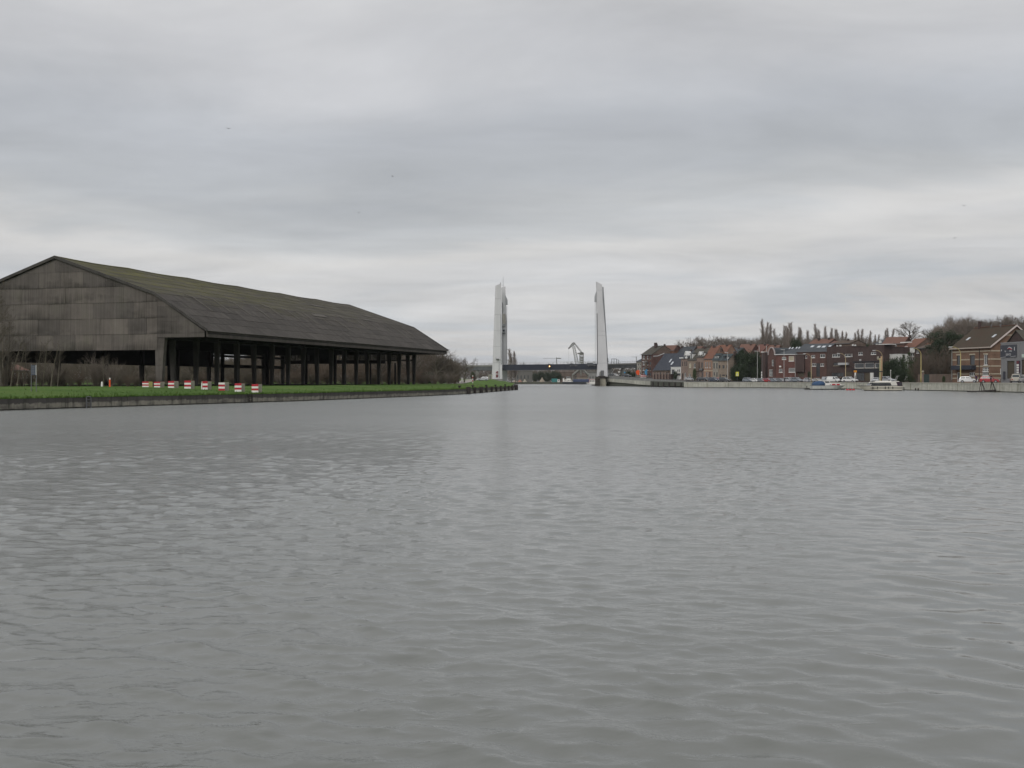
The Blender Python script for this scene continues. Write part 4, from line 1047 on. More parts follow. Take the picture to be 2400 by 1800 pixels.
mb = MB(); mb.box(-.9, .9, -1, 1, 0, 2.2); mb.build('body', white_m, cb); mb = MB(); mb.box(-1, 1, -1.1, 1.1, 2.2, 2.35); mb.build('roof', lampw_m, cb); mb = MB(); mb.box(-.4, .3, -1.02, -.99, .9, 1.7); mb.build('window', winglass, cb)
# grey warehouse and mixed sheds behind
def simple_hall(lab, px0, px1, ytop, yeave, D, depth, wm, rm, n=5, name='warehouse'):
    t = thing(name, lab, 'building', (wx(px0, D), D, 1.5)); w = wx(px1, D) - wx(px0, D); he = wz(yeave, D) - 1.5; hr = wz(ytop, D) - 1.5
    for i in range(n):
        mb = MB(); mb.box(w * i / n + .03, w * (i + 1) / n - .03, -random.uniform(0, .05), depth, 0, he); mb.build('wall_panel', wm, t)
    mb = MB(); mb.prism([(-.3, -.4, he), (-.3, depth / 2, hr), (-.3, depth + .4, he)], (w + .6, 0, 0)); mb.build('roof', rm, t)
    for i in range(n - 1):
        mb = MB(); mb.box(w * (i + .6) / n, w * (i + .6) / n + w / n * .3, -.1, -.06, he * .3, he * .6); mb.build('window', winglass, t)
    return t
simple_hall('grey brown warehouse seen under the left half of the bridge deck', 1207, 1248, 866, 869, 960, 20, pm('warehouse_cladding', (.15, .145, .13), (.11, .108, .10), .3, .9), tile_dark)
simple_hall('brownish works shed behind the white barge wheelhouse', 1313, 1346, 868, 872, 1000, 20, brick_brown, tile_br, 4)
simple_hall('grey shed behind the right tower foot across the water', 1378, 1405, 868, 873, 960, 16, concgrey_m, tile_dark, 4)
gh = simple_hall('small pale house with a tan gable standing under the portal crane legs', 1353, 1378, 875, 883, 930, 12, brick_tan, tile_br, 3, 'gabled_house')
# portal jib crane
cr_ = thing('harbour_crane', 'grey portal jib crane with lattice tower rising behind the bridge deck', 'crane')
DC = 905.0
def lattice(root, name, p0, p1, w0, w1, n, r, mat):
    p0 = Vector(p0); p1 = Vector(p1); d = (p1 - p0).normalized(); a = d.cross(Vector((0, 1, 0))).normalized(); b = Vector((0, 1, 0))
    mb = MB(); cs = []
    for k in range(n + 1):
        t = k / n; c = p0.lerp(p1, t); w = w0 + (w1 - w0) * t
        cs.append([c + a * (sx * w) + b * (sy * w) for sx, sy in ((-1, -1), (1, -1), (1, 1), (-1, 1))])
    for k in range(n):
        for i in range(4):
            j = (i + 1) % 4
            mb.tube(cs[k][i], cs[k + 1][i], r, n=4, cap=False); mb.tube(cs[k][i], cs[k][j], r * .7, n=4, cap=False)
            mb.tube(cs[k][i], cs[k + 1][j], r * .6, n=4, cap=False)
    mb.build(name, mat, root)
lattice(cr_, 'mast', P(1363, 870, DC), P(1363, 829, DC), 1.6, 1.4, 6, .22, cranes_m)
mb = MB(); mb.box(wx(1358.5, DC), wx(1367.8, DC), DC - 2, DC + 2, wz(832, DC), wz(826.5, DC)); mb.prism([(wx(1358, DC), DC - 2, wz(826.5, DC)), (wx(1361, DC), DC - 2, wz(825.8, DC)), (wx(1366.5, DC), DC - 2, wz(826, DC)), (wx(1368, DC), DC - 2, wz(829, DC)), (wx(1366, DC), DC - 2, wz(829, DC))], (0, 4, 0)); mb.build('machinery_house', cranes_m, cr_)
mb = MB(); mb.box(wx(1353.5, DC), wx(1358.3, DC), DC - 1.2, DC + 1.2, wz(830, DC), wz(827, DC)); mb.build('cab', cranes_m, cr_)
for (y0, y1) in ((837, 841), (843, 846.5), (848, 852)):
    mb = MB(); mb.box(wx(1360.2, DC), wx(1366, DC), DC - 1.5, DC + 1.5, wz(y1, DC), wz(y0, DC)); mb.build('mast_platform', cranes_m, cr_)
lattice(cr_, 'jib', P(1352.5, 852, DC), P(1344.5, 812, DC), 1.3, .9, 8, .16, cranes_m)
lattice(cr_, 'tie_boom', P(1364, 827, DC), P(1346.5, 805, DC), .45, .35, 7, .13, cranes_m)
lattice(cr_, 'head_jib', P(1346, 804.5, DC), P(1333.5, 816, DC), .9, .35, 5, .18, cranes_m)
mb = MB(); mb.box(wx(1342, DC), wx(1347.8, DC), DC - .7, DC + .7, wz(804.6, DC), wz(803.2, DC)); mb.build('head_beam', cranes_m, cr_)
mb = MB(); mb.tube(P(1341.5, 804, DC), P(1336, 811, DC), .18, n=4); mb.tube(P(1345, 813, DC), P(1342.5, 803.5, DC), .2, n=4); mb.build('head_strut', cranes_m, cr_)
mb = MB(); mb.tube(P(1332.8, 816, DC), P(1332.8, 850, DC), .05, n=4, cap=False); mb.build('hoist_rope', cranes_m, cr_)
mb = MB(); mb.box(wx(1332, DC), wx(1334.6, DC), DC - .5, DC + .5, wz(817.6, DC), wz(815, DC)); mb.build('head_sheave', plastic_m, cr_)
for sx, s2 in ((1342, 1357), (1378.5, 1367)):
    for sy in (-4, 4):
        mb = MB(); mb.tube((wx(sx, DC), DC + sy, 1.5), (wx(sx, DC), DC + sy, wz(879, DC)), .38, n=5); mb.tube((wx(sx, DC), DC + sy, wz(879, DC)), (wx(s2, DC), DC + sy * .4, wz(866, DC)), .75, n=5); mb.build('portal_leg', cranes_m, cr_)
mb = MB(); mb.box(wx(1353, DC), wx(1371, DC), DC - 2.5, DC + 2.5, wz(867.5, DC), wz(865, DC)); mb.build('portal_top', cranes_m, cr_)
mb = MB(); mb.tube(P(1360.5, 866, DC - 2.6), P(1362, 880, DC - 2.6), .55, n=5); mb.build('portal_leg', cranes_m, cr_)
tcr = thing('tower_crane', 'faint distant tower crane with level jib low above the bridge deck', 'crane')
DT = 1700.0
mb = MB(); mb.tube(P(1304.5, 870, DT), P(1304.5, 839, DT), .6, n=4); mb.build('mast', cranes_m, tcr)
mb = MB(); mb.tube(P(1273, 839.7, DT), P(1305, 839.7, DT), .28, n=4); mb.build('jib', towerg_m, tcr)
mb = MB(); mb.tube(P(1305, 839.6, DT), P(1315, 840, DT), .7, n=4); mb.build('counter_jib', cranes_m, tcr)
mb = MB(); mb.tube(P(1304.5, 839, DT), P(1304.5, 836.5, DT), .4, .2, n=4); mb.build('apex', cranes_m, tcr)
tc2 = thing('tower_crane', 'faint distant tower crane just left of the brick corner houses', 'crane')
mb = MB(); mb.tube(P(1491.5, 860, DT), P(1491.5, 836, DT), .5, n=4); mb.build('mast', cranes_m, tc2)
mb = MB(); mb.tube(P(1480, 836.5, DT), P(1494, 836.5, DT), .3, n=4); mb.build('jib', towerg_m, tc2)
# pylon lattice mast near the rooftops is left to the trees part

# barges
def hull(root, name, L_, W, prof, mat, bow=0.25, n=14):
    """prof: list of (z, half-width factor); pointed bow at +x, full stern at -x"""
    mb = MB(); rings = []
    for z, wf, bx in prof:
        ring = []
        for i in range(n + 1):
            u = i / n; x = -L_ / 2 + u * (L_ + bx)
            tt = max(0, (u - (1 - bow)) / bow); hw_ = W / 2 * wf * (1 - tt ** 2.2) * (0.9 + .1 * min(1, u * 8))
            ring.append((x, -hw_, z))
        for i in range(n, -1, -1):
            u = i / n; x = -L_ / 2 + u * (L_ + bx)
            tt = max(0, (u - (1 - bow)) / bow); hw_ = W / 2 * wf * (1 - tt ** 2.2) * (0.9 + .1 * min(1, u * 8))
            ring.append((x, hw_ + .01, z))
        rings.append(ring)
    mb.loft(rings); return mb.build(name, mat, root)
DBG = 850.0
xs0, xs1 = wx(1318, DBG), wx(1412, DBG)
bg_ = thing('cargo_barge', 'long dark blue cargo barge with white wheelhouse moored beyond the bridge', 'barge', ((xs0 + xs1) / 2, DBG, 0), R(0))
Lb = xs1 - xs0
hull(bg_, 'hull', Lb, 7, [(-.6, .9, -1), (0.2, 1, 0), (1.5, 1, .6), (1.9, 1.0, .8)], pm('barge_black', (.022, .026, .03), (.03, .034, .04), .5, .6), .12)
hx0 = wx(1343, DBG) - bg_.location.x
mb = MB(); mb.box(hx0, Lb / 2 - 3, -3.1, 3.1, 1.9, 3.9); mb.build('cargo_hold', pm('barge_blue', (.038, .055, .115), (.05, .068, .13), .5, .5), bg_)
for i in range(8):
    mb = MB(); a = hx0 + i * (Lb / 2 - 3 - hx0) / 8; mb.box(a + .05, a + (Lb / 2 - 3 - hx0) / 8 - .05, -3.2, 3.2, 3.9, 4.15); mb.build('hatch_cover', lampw_m, bg_)
mb = MB(); mb.box(-Lb / 2 + .3, hx0 - .3, -3.2, 3.2, 1.9, 2.2); mb.build('aft_deck', white_m, bg_)
mb = MB(); mb.frustum(-Lb / 2 + 4.3, 0, 2.2, 3.7, 2.6, 2.2, 2.4, 2.1); a = mb.build('deckhouse', white_m, bg_)
mb = MB()
for k in range(4): mb.box(-Lb / 2 + 2.1 + k * 1.15, -Lb / 2 + 2.8 + k * 1.15, -2.25, -2.14, 2.7, 3.3)
mb.build('window', winglass, a)
mb = MB(); mb.frustum(-Lb / 2 + 4.7, 0, 3.7, 5.6, 1.5, 1.5, 1.35, 1.4); w_ = mb.build('wheelhouse', white_m, bg_)
mb = MB(); mb.box(-Lb / 2 + 3.4, -Lb / 2 + 6, -1.53, -1.44, 4.5, 5.3); mb.build('window', winglass, w_)
mb = MB(); mb.box(-Lb / 2 + 2.8, -Lb / 2 + 6.6, -1.8, 1.8, 5.6, 5.75); mb.build('wheelhouse_roof', lampw_m, bg_)
mb = MB(); mb.box(-Lb / 2 + .4, -Lb / 2 + 1.4, -.8, .8, 2.2, 4.6); mb.build('funnel', white_m, bg_)
for k in range(3):
    mb = MB(); mb.box(-Lb / 2 + 1.6 + k * .9, -Lb / 2 + 2.0 + k * .9, -2.9, -2.5, 2.2, 3.0); mb.build('deck_locker', white_m, bg_)
DV = 815.0
v0, v1 = wx(1376, DV), wx(1404, DV)
pv = thing('passenger_boat', 'white boat with a red roof line partly hidden by the timber fender', 'boat', ((v0 + v1) / 2, DV, 0), R(180))
Lv = v1 - v0
hull(pv, 'hull', Lv, 4, [(-.4, .8, -1), (.2, .95, 0), (1.3, 1, .9)], white_m, .3)
mb = MB(); mb.frustum(-.6, 0, 1.3, 3.4, Lv * .36, 1.7, Lv * .35, 1.6); cbn = mb.build('saloon', white_m, pv)
for k in range(5):
    mb = MB(); x = -.6 - Lv * .3 + k * Lv * .14; mb.box(x, x + Lv * .09, 1.58, 1.75, 2.0, 2.9); mb.build('window', winglass, cbn)
mb = MB(); mb.box(-.6 - Lv * .37, -.6 + Lv * .36, -1.75, 1.75, 3.4, 3.75); mb.build('roof_band', pm('dull_red_band', (.25, .06, .06), (.2, .05, .05), 2, .6), pv)
mb = MB(); mb.box(-.6 - Lv * .36, -.6 + Lv * .35, -1.7, 1.7, 3.75, 4.0); mb.build('roof', white_m, pv)
mb = MB(); mb.tube((Lv * .33, 0, 1.3), (Lv * .33, 0, 5.0), .08, n=5); mb.build('mast', red_m, pv)
# ------------------------------------------------------------------ trees
def branch(mbt, mbc, p, d, length, r, lvl, prm, rng):
    seg = 3 if lvl < 2 else 2
    q = p.copy(); dd = d.copy(); pts = [q.copy()]
    for i in range(seg):
        dd = (dd + Vector((rng.gauss(0, prm['wob']), rng.gauss(0, prm['wob']), rng.gauss(0, prm['wob']) + prm['up'] * (0.3 if lvl == 0 else 1))) ).normalized()
        q = q + dd * (length / seg); pts.append(q.copy())
    mb = mbt if lvl < prm['trunk_lv'] else mbc
    rt = r * prm['taper']
    for i in range(seg):
        mb.tube(pts[i], pts[i + 1], r + (rt - r) * i / seg, r + (rt - r) * (i + 1) / seg, 5 if lvl < 2 else 3, cap=False)
    if lvl >= prm['levels']: return
    n = prm['n'][lvl]
    for k in range(n):
        f = prm['first'][lvl] + (1 - prm['first'][lvl]) * (k + rng.random()) / n
        x = f * seg; i = min(seg - 1, int(x)); base = pts[i].lerp(pts[i + 1], x - i); pd = (pts[i + 1] - pts[i]).normalized()
        az = rng.uniform(0, 6.283); side = pd.cross(Vector((0, 0, 1)) if abs(pd.z) < .95 else Vector((1, 0, 0))).normalized()
        side = Matrix.Rotation(az, 3, pd) @ side; an = R(rng.gauss(prm['angle'][lvl], 8))
        nd = (pd * math.cos(an) + side * math.sin(an)).normalized()
        ln = length * prm['len'][lvl] * rng.uniform(.7, 1.2) * (1.0 - prm['cone'] * f if lvl == 0 else 1.0 - .35 * f)
        branch(mbt, mbc, base, nd, ln, max(prm['rmin'], (r + (rt - r) * f) * prm['rr']), lvl + 1, prm, rng)
PRM = {
 'broad': dict(levels=4, trunk_lv=2, n=[12, 7, 6, 5], first=[.3, .25, .2, .15], angle=[52, 42, 38, 36], len=[.66, .55, .55, .55], cone=.25, wob=.07, up=.06, taper=.45, rr=.55, rmin=.016, trunk=(.55, .0225)),
 'poplar': dict(levels=3, trunk_lv=1, n=[120, 9, 4], first=[.10, .08, .15], angle=[32, 28, 30], len=[.25, .6, .6], cone=.70, wob=.04, up=.18, taper=.15, rr=.32, rmin=.024, trunk=(.98, .0135)),
 'sapling': dict(levels=3, trunk_lv=1, n=[16, 5, 4], first=[.22, .2, .2], angle=[34, 34, 34], len=[.36, .5, .5], cone=.5, wob=.05, up=.07, taper=.25, rr=.45, rmin=.008, trunk=(.95, .010)),
 'alder': dict(levels=4, trunk_lv=1, n=[22, 5, 4, 3], first=[.2, .2, .2, .2], angle=[50, 42, 40, 36], len=[.36, .52, .5, .55], cone=.5, wob=.06, up=.05, taper=.2, rr=.42, rmin=.014, trunk=(.92, .013)),
}
def make_proto(kind, seed, h=10.0):
    rng = random.Random(seed); prm = PRM[kind]; t, c = MB(), MB()
    branch(t, c, Vector((0, 0, 0)), Vector((rng.gauss(0, .03), rng.gauss(0, .03), 1)).normalized(), h * prm['trunk'][0], h * prm['trunk'][1], 0, prm, rng)
    top = max(v[2] for v in c.v); k = h / top
    for mb in (t, c): mb.v = [(x * k, y * k, z * k) for x, y, z in mb.v]
    return t, c
def shrub_proto(seed, h=3.0, stems=26):
    rng = random.Random(seed); t, c = MB(), MB(); prm = dict(levels=2, trunk_lv=0, n=[7, 5], first=[.15, .15], angle=[28, 32], len=[.55, .55], cone=.3, wob=.10, up=.05, taper=.3, rr=.6, rmin=.008)
    for i in range(stems):
        a = rng.uniform(0, 6.28); rr = rng.uniform(0, .4); l = rng.uniform(0, .55)
        branch(t, c, Vector((math.cos(a) * rr, math.sin(a) * rr, -.05)), Vector((math.cos(a) * l, math.sin(a) * l, 1)).normalized(), h * rng.uniform(.45, .85), .022, 0, prm, rng)
    for i in range(7):
        a = rng.uniform(0, 6.28); t.tube((0, 0, -.1), (math.cos(a) * .35, math.sin(a) * .35, h * .4), .05, .025, 4)
    return t, c
def leafy_proto(seed, kind):
    """evergreens: thousands of small leaf cards through the volume, in clumps with gaps; unit height 10"""
    rng = random.Random(seed); t, c = MB(), MB(); clumps = []
    if kind == 'cypress':
        for i in range(150):
            z = rng.uniform(.3, 9.7); r = 1.5 * (1 - (z / 10) ** 2.2) * (.6 + .4 * min(1, z / 1.5)); a = rng.uniform(0, 6.28); rr = r * rng.uniform(.45, 1.0)
            clumps.append((Vector((math.cos(a) * rr, math.sin(a) * rr, z)), rng.uniform(.35, .6), .9))
    elif kind == 'bush':
        for i in range(190):
            v = Vector((rng.gauss(0, 1), rng.gauss(0, 1), rng.gauss(0, 1))).normalized() * rng.uniform(.5, 1.0)
            clumps.append((Vector((v.x * 4.4, v.y * 4.0, 5.0 + v.z * 4.5)), rng.uniform(.6, 1.2), .6))
    elif kind == 'fir':
        for i in range(200):
            z = rng.uniform(.8, 9.8); r = 2.9 * (1 - z / 10.2) + .15; a = rng.uniform(0, 6.28); rr = r * rng.uniform(.3, 1.0)
            clumps.append((Vector((math.cos(a) * rr, math.sin(a) * rr, z - .25 * rr)), rng.uniform(.3, .55) * (1.3 - z / 14), .35))
    elif kind == 'pine':
        for i in range(13):
            a = rng.uniform(0, 6.28); rr = rng.uniform(.3, 2.4); z = rng.uniform(6.2, 9.4) - rr * .25; ce = Vector((math.cos(a) * rr, math.sin(a) * rr, z))
            t.tube((0, 0, max(4.5, z - 1.6)), ce, .09, .04, 5)
            for k in range(12): clumps.append((ce + Vector((rng.gauss(0, .55), rng.gauss(0, .55), rng.gauss(0, .28))), rng.uniform(.28, .5), .5))
    t.tube((0, 0, -.1), (0, 0, 9.0 if kind != 'bush' else 6), .24, .05, 6)
    if kind == 'bush':
        for i in range(8):
            a = rng.uniform(0, 6.28); t.tube((0, 0, 1), (math.cos(a) * 2.5, math.sin(a) * 2.5, 6), .12, .04, 4)
    for ce, sz, fl in clumps:
        for k in range(38):
            v = Vector((rng.gauss(0, .55), rng.gauss(0, .55), rng.gauss(0, .55 * (0.6 + fl)))) * sz; p = ce + v
            n = (v + Vector((rng.gauss(0, .3), rng.gauss(0, .3), rng.gauss(0, .3)))).normalized(); a = n.cross(Vector((0, 0, 1)) if abs(n.z) < .9 else Vector((1, 0, 0))).normalized(); b = n.cross(a)
            s = sz * rng.uniform(.16, .34); th = rng.uniform(0, 3.14); u = a * math.cos(th) + b * math.sin(th); w = n.cross(u)
            c.face([p - u * s, p + w * s * .45, p + u * s, p - w * s * .45])
    return t, c
protos = {}
def reg(key, tc_, tm, cm, h):
    protos[key] = (tc_[0].mesh(key + '_trunk', tm), tc_[1].mesh(key + '_crown', cm), h)
reg('broad0', make_proto('broad', 1, 12), bark_m, twig_m, 12); reg('broad1', make_proto('broad', 5, 12), bark_m, twig_m, 12); reg('broad2', make_proto('broad', 9, 12), barkp_m, twig_m, 12)
reg('poplar0', make_proto('poplar', 2, 20), bark_m, twigp_m, 20); reg('poplar1', make_proto('poplar', 6, 20), bark_m, twigp_m, 20); reg('poplar2', make_proto('poplar', 12, 20), bark_m, twigp_m, 20)
reg('sapling0', make_proto('sapling', 3, 7), barkp_m, twigd_m, 7); reg('sapling1', make_proto('sapling', 8, 7), barkp_m, twigd_m, 7)
reg('broad3', make_proto('broad', 23, 12), bark_m, twig_m, 12)
reg('alder0', make_proto('alder', 4, 12), bark_m, twigd_m, 12); reg('alder1', make_proto('alder', 14, 12), bark_m, twigr_m, 12)
reg('shrub0', shrub_proto(3), bark_m, twigd_m, 3); reg('shrub1', shrub_proto(7), bark_m, twigr_m, 3); reg('shrub2', shrub_proto(17), bark_m, twig_m, 3)
reg('cypress0', leafy_proto(1, 'cypress'), bark_m, ever_m, 10); reg('bush0', leafy_proto(2, 'bush'), bark_m, ever_m, 10); reg('bush1', leafy_proto(12, 'bush'), bark_m, everl_m, 10)
reg('fir0', leafy_proto(3, 'fir'), bark_m, everl_m, 10); reg('pine0', leafy_proto(4, 'pine'), bark_m, ever_m, 10)
trng = random.Random(77)
def tree(key, px, D, ztop, hf, label, name, group=None, wide=1.0, cat=None, zb=None):
    """plant a tree on the ground so that its top reaches height ztop"""
    x = wx(px, D); zg = hf(x, D) if zb is None else zb
    tm, cm, h0 = protos[key]; h = ztop - zg
    t = thing(name, label, cat or ('tree' if not name.endswith(('shrub', 'bush')) else 'shrub'), (x, D, zg), trng.uniform(0, 6.28), group)
    k = h / h0; t.scale = (k * wide, k * wide, k)
    link('trunk', tm, t); link('crown', cm, t)
    return t
def row(keys, items, hf, lab, name, group):
    items = sorted(items)
    for i, it in enumerate(items):
        px, py, D = it[:3]; w = it[3] if len(it) > 3 else 1.0
        tree(keys[i % len(keys)], px, D, wz(py, D), hf, lab % (ORD[i] if i < 20 else 'rear'), name, group, w)
# poplars on the skyline of the right hill
row(['poplar0', 'poplar1', 'poplar2'], [(1787, 745, 620, .8), (1793, 752, 640), (1803, 757, 640), (1815, 768, 660), (1836, 760, 630), (1842, 768, 640), (1848, 762, 625), (1856, 752, 600, 1.15)],
    h_right, 'tall bare poplar behind the slate roofed apartments, %s from the left of its clump', 'poplar_tree', 'poplars behind the slate roof')
row(['poplar1', 'poplar2', 'poplar0'], [(1870, 764, 630), (1877, 771, 640), (1895, 771, 620, 1.1), (1915.5, 756, 610, 1.05), (1921, 770, 620), (1932.5, 762, 620, .9), (1945.5, 766, 610, .9), (1951, 777, 640), (1960.5, 768, 620), (1966, 770, 640), (1973, 774, 640), (1983, 776, 630)],
    h_right, 'bare poplar in the long skyline row, %s from the left', 'poplar_tree', 'poplars of the long skyline row')
row(['poplar2', 'poplar0'], [(2005, 778, 600), (2012, 770, 600), (2019, 769, 610), (2038.5, 773, 600), (2050, 783, 610), (2058, 782, 620), (2074, 772, 600), (2082, 766.5, 600), (2091, 768.5, 600)],
    h_right, 'slim bare poplar above the brick terraces on the right skyline, %s from the left', 'poplar_tree', 'slim poplars above the brick terraces')
# the winter wood behind the old houses
row(['broad0', 'alder0', 'broad1', 'alder1', 'broad2'], [(1608, 795, 560), (1618, 790, 570), (1627, 789, 560), (1634, 786, 580), (1643, 788, 560), (1655, 786, 570), (1665, 784, 560, .6), (1673, 785, 570, .6), (1684, 789, 560), (1694, 785, 570), (1703, 790, 560), (1713, 788, 575), (1722, 789, 560), (1733, 790, 575), (1741, 790, 560), (1752, 792, 570), (1760, 791, 560), (1772, 790, 575)],
    h_right, 'bare tree in the winter wood above the old row houses, %s from the left', 'bare_tree', 'bare trees above the row houses')
row(['alder0', 'broad1'], [(1790, 772, 590), (1800, 778, 590), (1810, 785, 580), (1824, 782, 590), (1833, 780, 585), (1865, 780, 590), (1885, 785, 590), (1902, 788, 590)],
    h_right, 'bushy bare tree at the foot of the poplars, %s from the left', 'bare_tree', 'bushy bare trees under the poplars')
row(['alder1', 'alder0', 'broad0'], [(1930, 792, 560), (1950, 793, 565), (1972, 790, 560), (1992, 792, 560), (2022, 793, 560), (2062, 794, 560)],
    h_right, 'low bare tree behind the red roofs right of the apartments, %s from the left', 'bare_tree', 'low bare trees behind the red roofs')
tree('broad0', 2128, 520, wz(752, 520), h_right, 'round bare tree standing alone on the skyline above the white house', 'bare_tree', None, 1.1)
tree('alder0', 2110, 525, wz(765, 525), h_right, 'dark narrow bare tree touching the round lone skyline tree', 'bare_tree')
row(['broad0', 'alder1', 'broad1', 'alder0', 'broad2'], [(2172, 770, 430), (2184, 768, 425), (2197, 773, 420), (2206, 775, 425), (2238, 762, 400), (2247, 757, 395), (2262, 752, 390), (2272, 748, 385), (2286, 748, 390), (2297, 745, 385), (2310, 747, 390), (2322, 745, 385), (2334, 744, 390), (2347, 741, 385), (2359, 737, 385), (2371, 735, 390), (2384, 737, 385), (2396, 741, 390), (2410, 740, 385)],
    h_right, 'bare woodland tree on the slope above the striped brick house, %s from the left', 'bare_tree', 'bare woodland on the right slope')
row(['alder1', 'alder0', 'shrub0'], [(2180, 792, 390), (2192, 790, 380), (2230, 785, 380), (2240, 775, 370), (2255, 770, 372), (2278, 768, 372), (2300, 765, 372), (2330, 760, 372), (2360, 755, 370), (2390, 755, 370)],
    h_right, 'reddish bare thicket tree in front of the woodland slope, %s from the left', 'thicket_tree', 'thicket on the right slope')
row(['alder0', 'shrub1', 'alder1', 'shrub0'], [(2148, 815, 325), (2158, 828, 318), (2170, 815, 325), (2183, 822, 320), (2193, 800, 330), (2205, 812, 322), (2216, 800, 325), (2226, 815, 322), (2236, 790, 335)],
    h_right, 'bare brown thicket left of the striped house, %s from the left', 'bare_shrub', 'thicket left of the striped house')
tree('pine0', 2213, 330, wz(771, 330), h_right, 'dark green pine crown above the thicket left of the striped house', 'pine_tree', None, 1.1)
tree('pine0', 2204, 334, wz(787, 334), h_right, 'lower dark pine tucked against the left of the taller pine', 'pine_tree', None, 1.2)
# evergreens in the town
for i, (px, py, D, k, w) in enumerate([(1714, 842, 425, 'bush1', .55), (1727, 829, 420, 'cypress0', 1.4), (1738, 820, 422, 'cypress0', 1.6), (1748, 818, 418, 'bush0', .75), (1762, 823, 420, 'bush0', .7), (1775, 824, 422, 'cypress0', 1.7), (1785, 832, 418, 'bush0', .6), (1793, 845, 416, 'bush0', .5), (1740, 850, 412, 'bush0', .8), (1722, 855, 413, 'bush0', .7), (1770, 858, 412, 'bush0', .7)]):
    tree(k, px, D, wz(py, D), h_right, 'dark evergreen of the garden clump behind the yellow warning sign, %s from the left' % ORD[sorted([1714, 1727, 1738, 1748, 1762, 1775, 1785, 1793, 1740, 1722, 1770]).index(px)], 'evergreen_tree', 'evergreens of the garden clump', w)
for i, (px, py, D, k, w) in enumerate([(2078, 842, 345, 'bush0', .8), (2092, 836, 345, 'bush0', .75), (2106, 833, 347, 'bush0', .75), (2118, 828, 345, 'fir0', .9), (2131, 822, 343, 'fir0', .9), (2147, 838, 345, 'bush1', .7), (2158, 848, 340, 'bush0', .7), (2112, 862, 338, 'bush0', .8), (2090, 868, 338, 'bush0', .7), (2135, 866, 338, 'bush1', .6)]):
    tree(k, px, D, wz(py, D), h_right, 'dark evergreen hedge right of the black fronted shop, %s from the left' % ORD[sorted([2078, 2092, 2106, 2118, 2131, 2147, 2158, 2112, 2090, 2135]).index(px)], 'evergreen_bush', 'evergreens right of the black shop', w)
for i, (px, py, D, k, w) in enumerate([(2000, 800, 430, 'bush0', .9), (2014, 799, 432, 'bush0', .8), (2028, 803, 430, 'bush0', .8), (2040, 806, 428, 'bush1', .7), (2204, 800, 345, 'bush0', .8), (2220, 805, 345, 'bush0', .7)]):
    tree(k, px, D, wz(py, D), h_right, ('dark evergreen above the flat brick roofs, %s from the left' % ORD[i]) if i < 4 else ('dark evergreen mass under the pine, %s one' % ['left', 'right'][i - 4]), 'evergreen_bush', 'evergreens above the brick roofs' if i < 4 else 'evergreens under the pine', w)
tree('bush0', 1866, 470, wz(787.5, 470), h_right, 'rounded dark treetop behind the slate roof left of the long poplar row', 'evergreen_tree', None, .6)
tree('bush1', 1628, 422, wz(862, 422), h_right, 'small round street tree in front of the yellow row house', 'street_tree', None, .35)
tree('bush0', 1583, 452, wz(868, 452), h_right, 'dark ivy bush in front of the small white house', 'evergreen_bush', None, .5)
tree('bush0', 1898, 383, wz(868, 383), h_right, 'dark shrub by the apartment doorway behind the third yellow lamp', 'evergreen_bush', None, .5)
tree('bush0', 1972, 350, wz(883, 350), h_right, 'small dark shrub between the two white vehicles', 'evergreen_bush', None, .8)
tree('bush1', 2212, 268, wz(880, 268), h_right, 'small round green shrub at the foot of the garden wall', 'evergreen_bush', None, .5)
tree('broad1', 2098, 400, wz(800, 400), h_right, 'bare tree in front of the brown brick house on the hill', 'bare_tree', None, .8)
# far side of the water and behind the bridge
tree('poplar1', 1199.5, 830, wz(815, 830), h_left, 'tall pointed bare poplar right of the left bridge tower', 'poplar_tree', 'pair of poplars by the left tower', 1.3, zb=1.5)
tree('poplar2', 1207.5, 835, wz(821, 835), h_left, 'shorter poplar touching the tall one right of the left tower', 'poplar_tree', 'pair of poplars by the left tower', 1.0, zb=1.5)
for i, (px, py, D, k, w) in enumerate([(1255, 872, 950, 'bush0', .8), (1268, 869, 960, 'bush0', .8), (1283, 870, 950, 'bush0', .9), (1297, 868, 960, 'bush0', .9), (1309, 871, 950, 'bush0', .8)]):
    tree(k, px, D, wz(py, D), h_left, 'dark evergreen behind the teal container under the bridge, %s from the left' % ORD[i], 'evergreen_tree', 'evergreens behind the container', w, zb=1.5)
for i, (px, py, D, k, w) in enumerate([(1215, 864, 1010, 'alder0', 1), (1232, 862, 1020, 'alder1', 1), (1322, 864, 980, 'alder0', 1), (1337, 862, 990, 'alder1', 1), (1352, 862, 1000, 'broad1', 1), (1384, 862, 1000, 'alder0', 1), (1436, 850, 900, 'broad0', 1), (1340, 846, 1300, 'broad1', 1.3), (1386, 845, 1300, 'broad2', 1.3), (1396, 846, 1320, 'broad1', 1.2)]):
    tree(k, px, D, wz(py, D), h_left, 'bare tree across the water behind the bridge, %s from the left' % ORD[sorted([1215, 1232, 1322, 1337, 1352, 1384, 1436, 1340, 1386, 1396]).index(px)], 'bare_tree', 'bare trees across the water', w, zb=1.5)
for i, (px, py, D, k, w) in enumerate([(1474, 868, 600, 'bush0', .9), (1486, 871, 600, 'bush0', .9), (1462, 866, 605, 'bush0', .9)]):
    tree(k, px, D, wz(py, D), h_right, 'dark evergreen under the right approach deck, %s one from the left' % ORD[[1462, 1474, 1486].index(px)], 'evergreen_bush', 'evergreens under the approach deck', w)
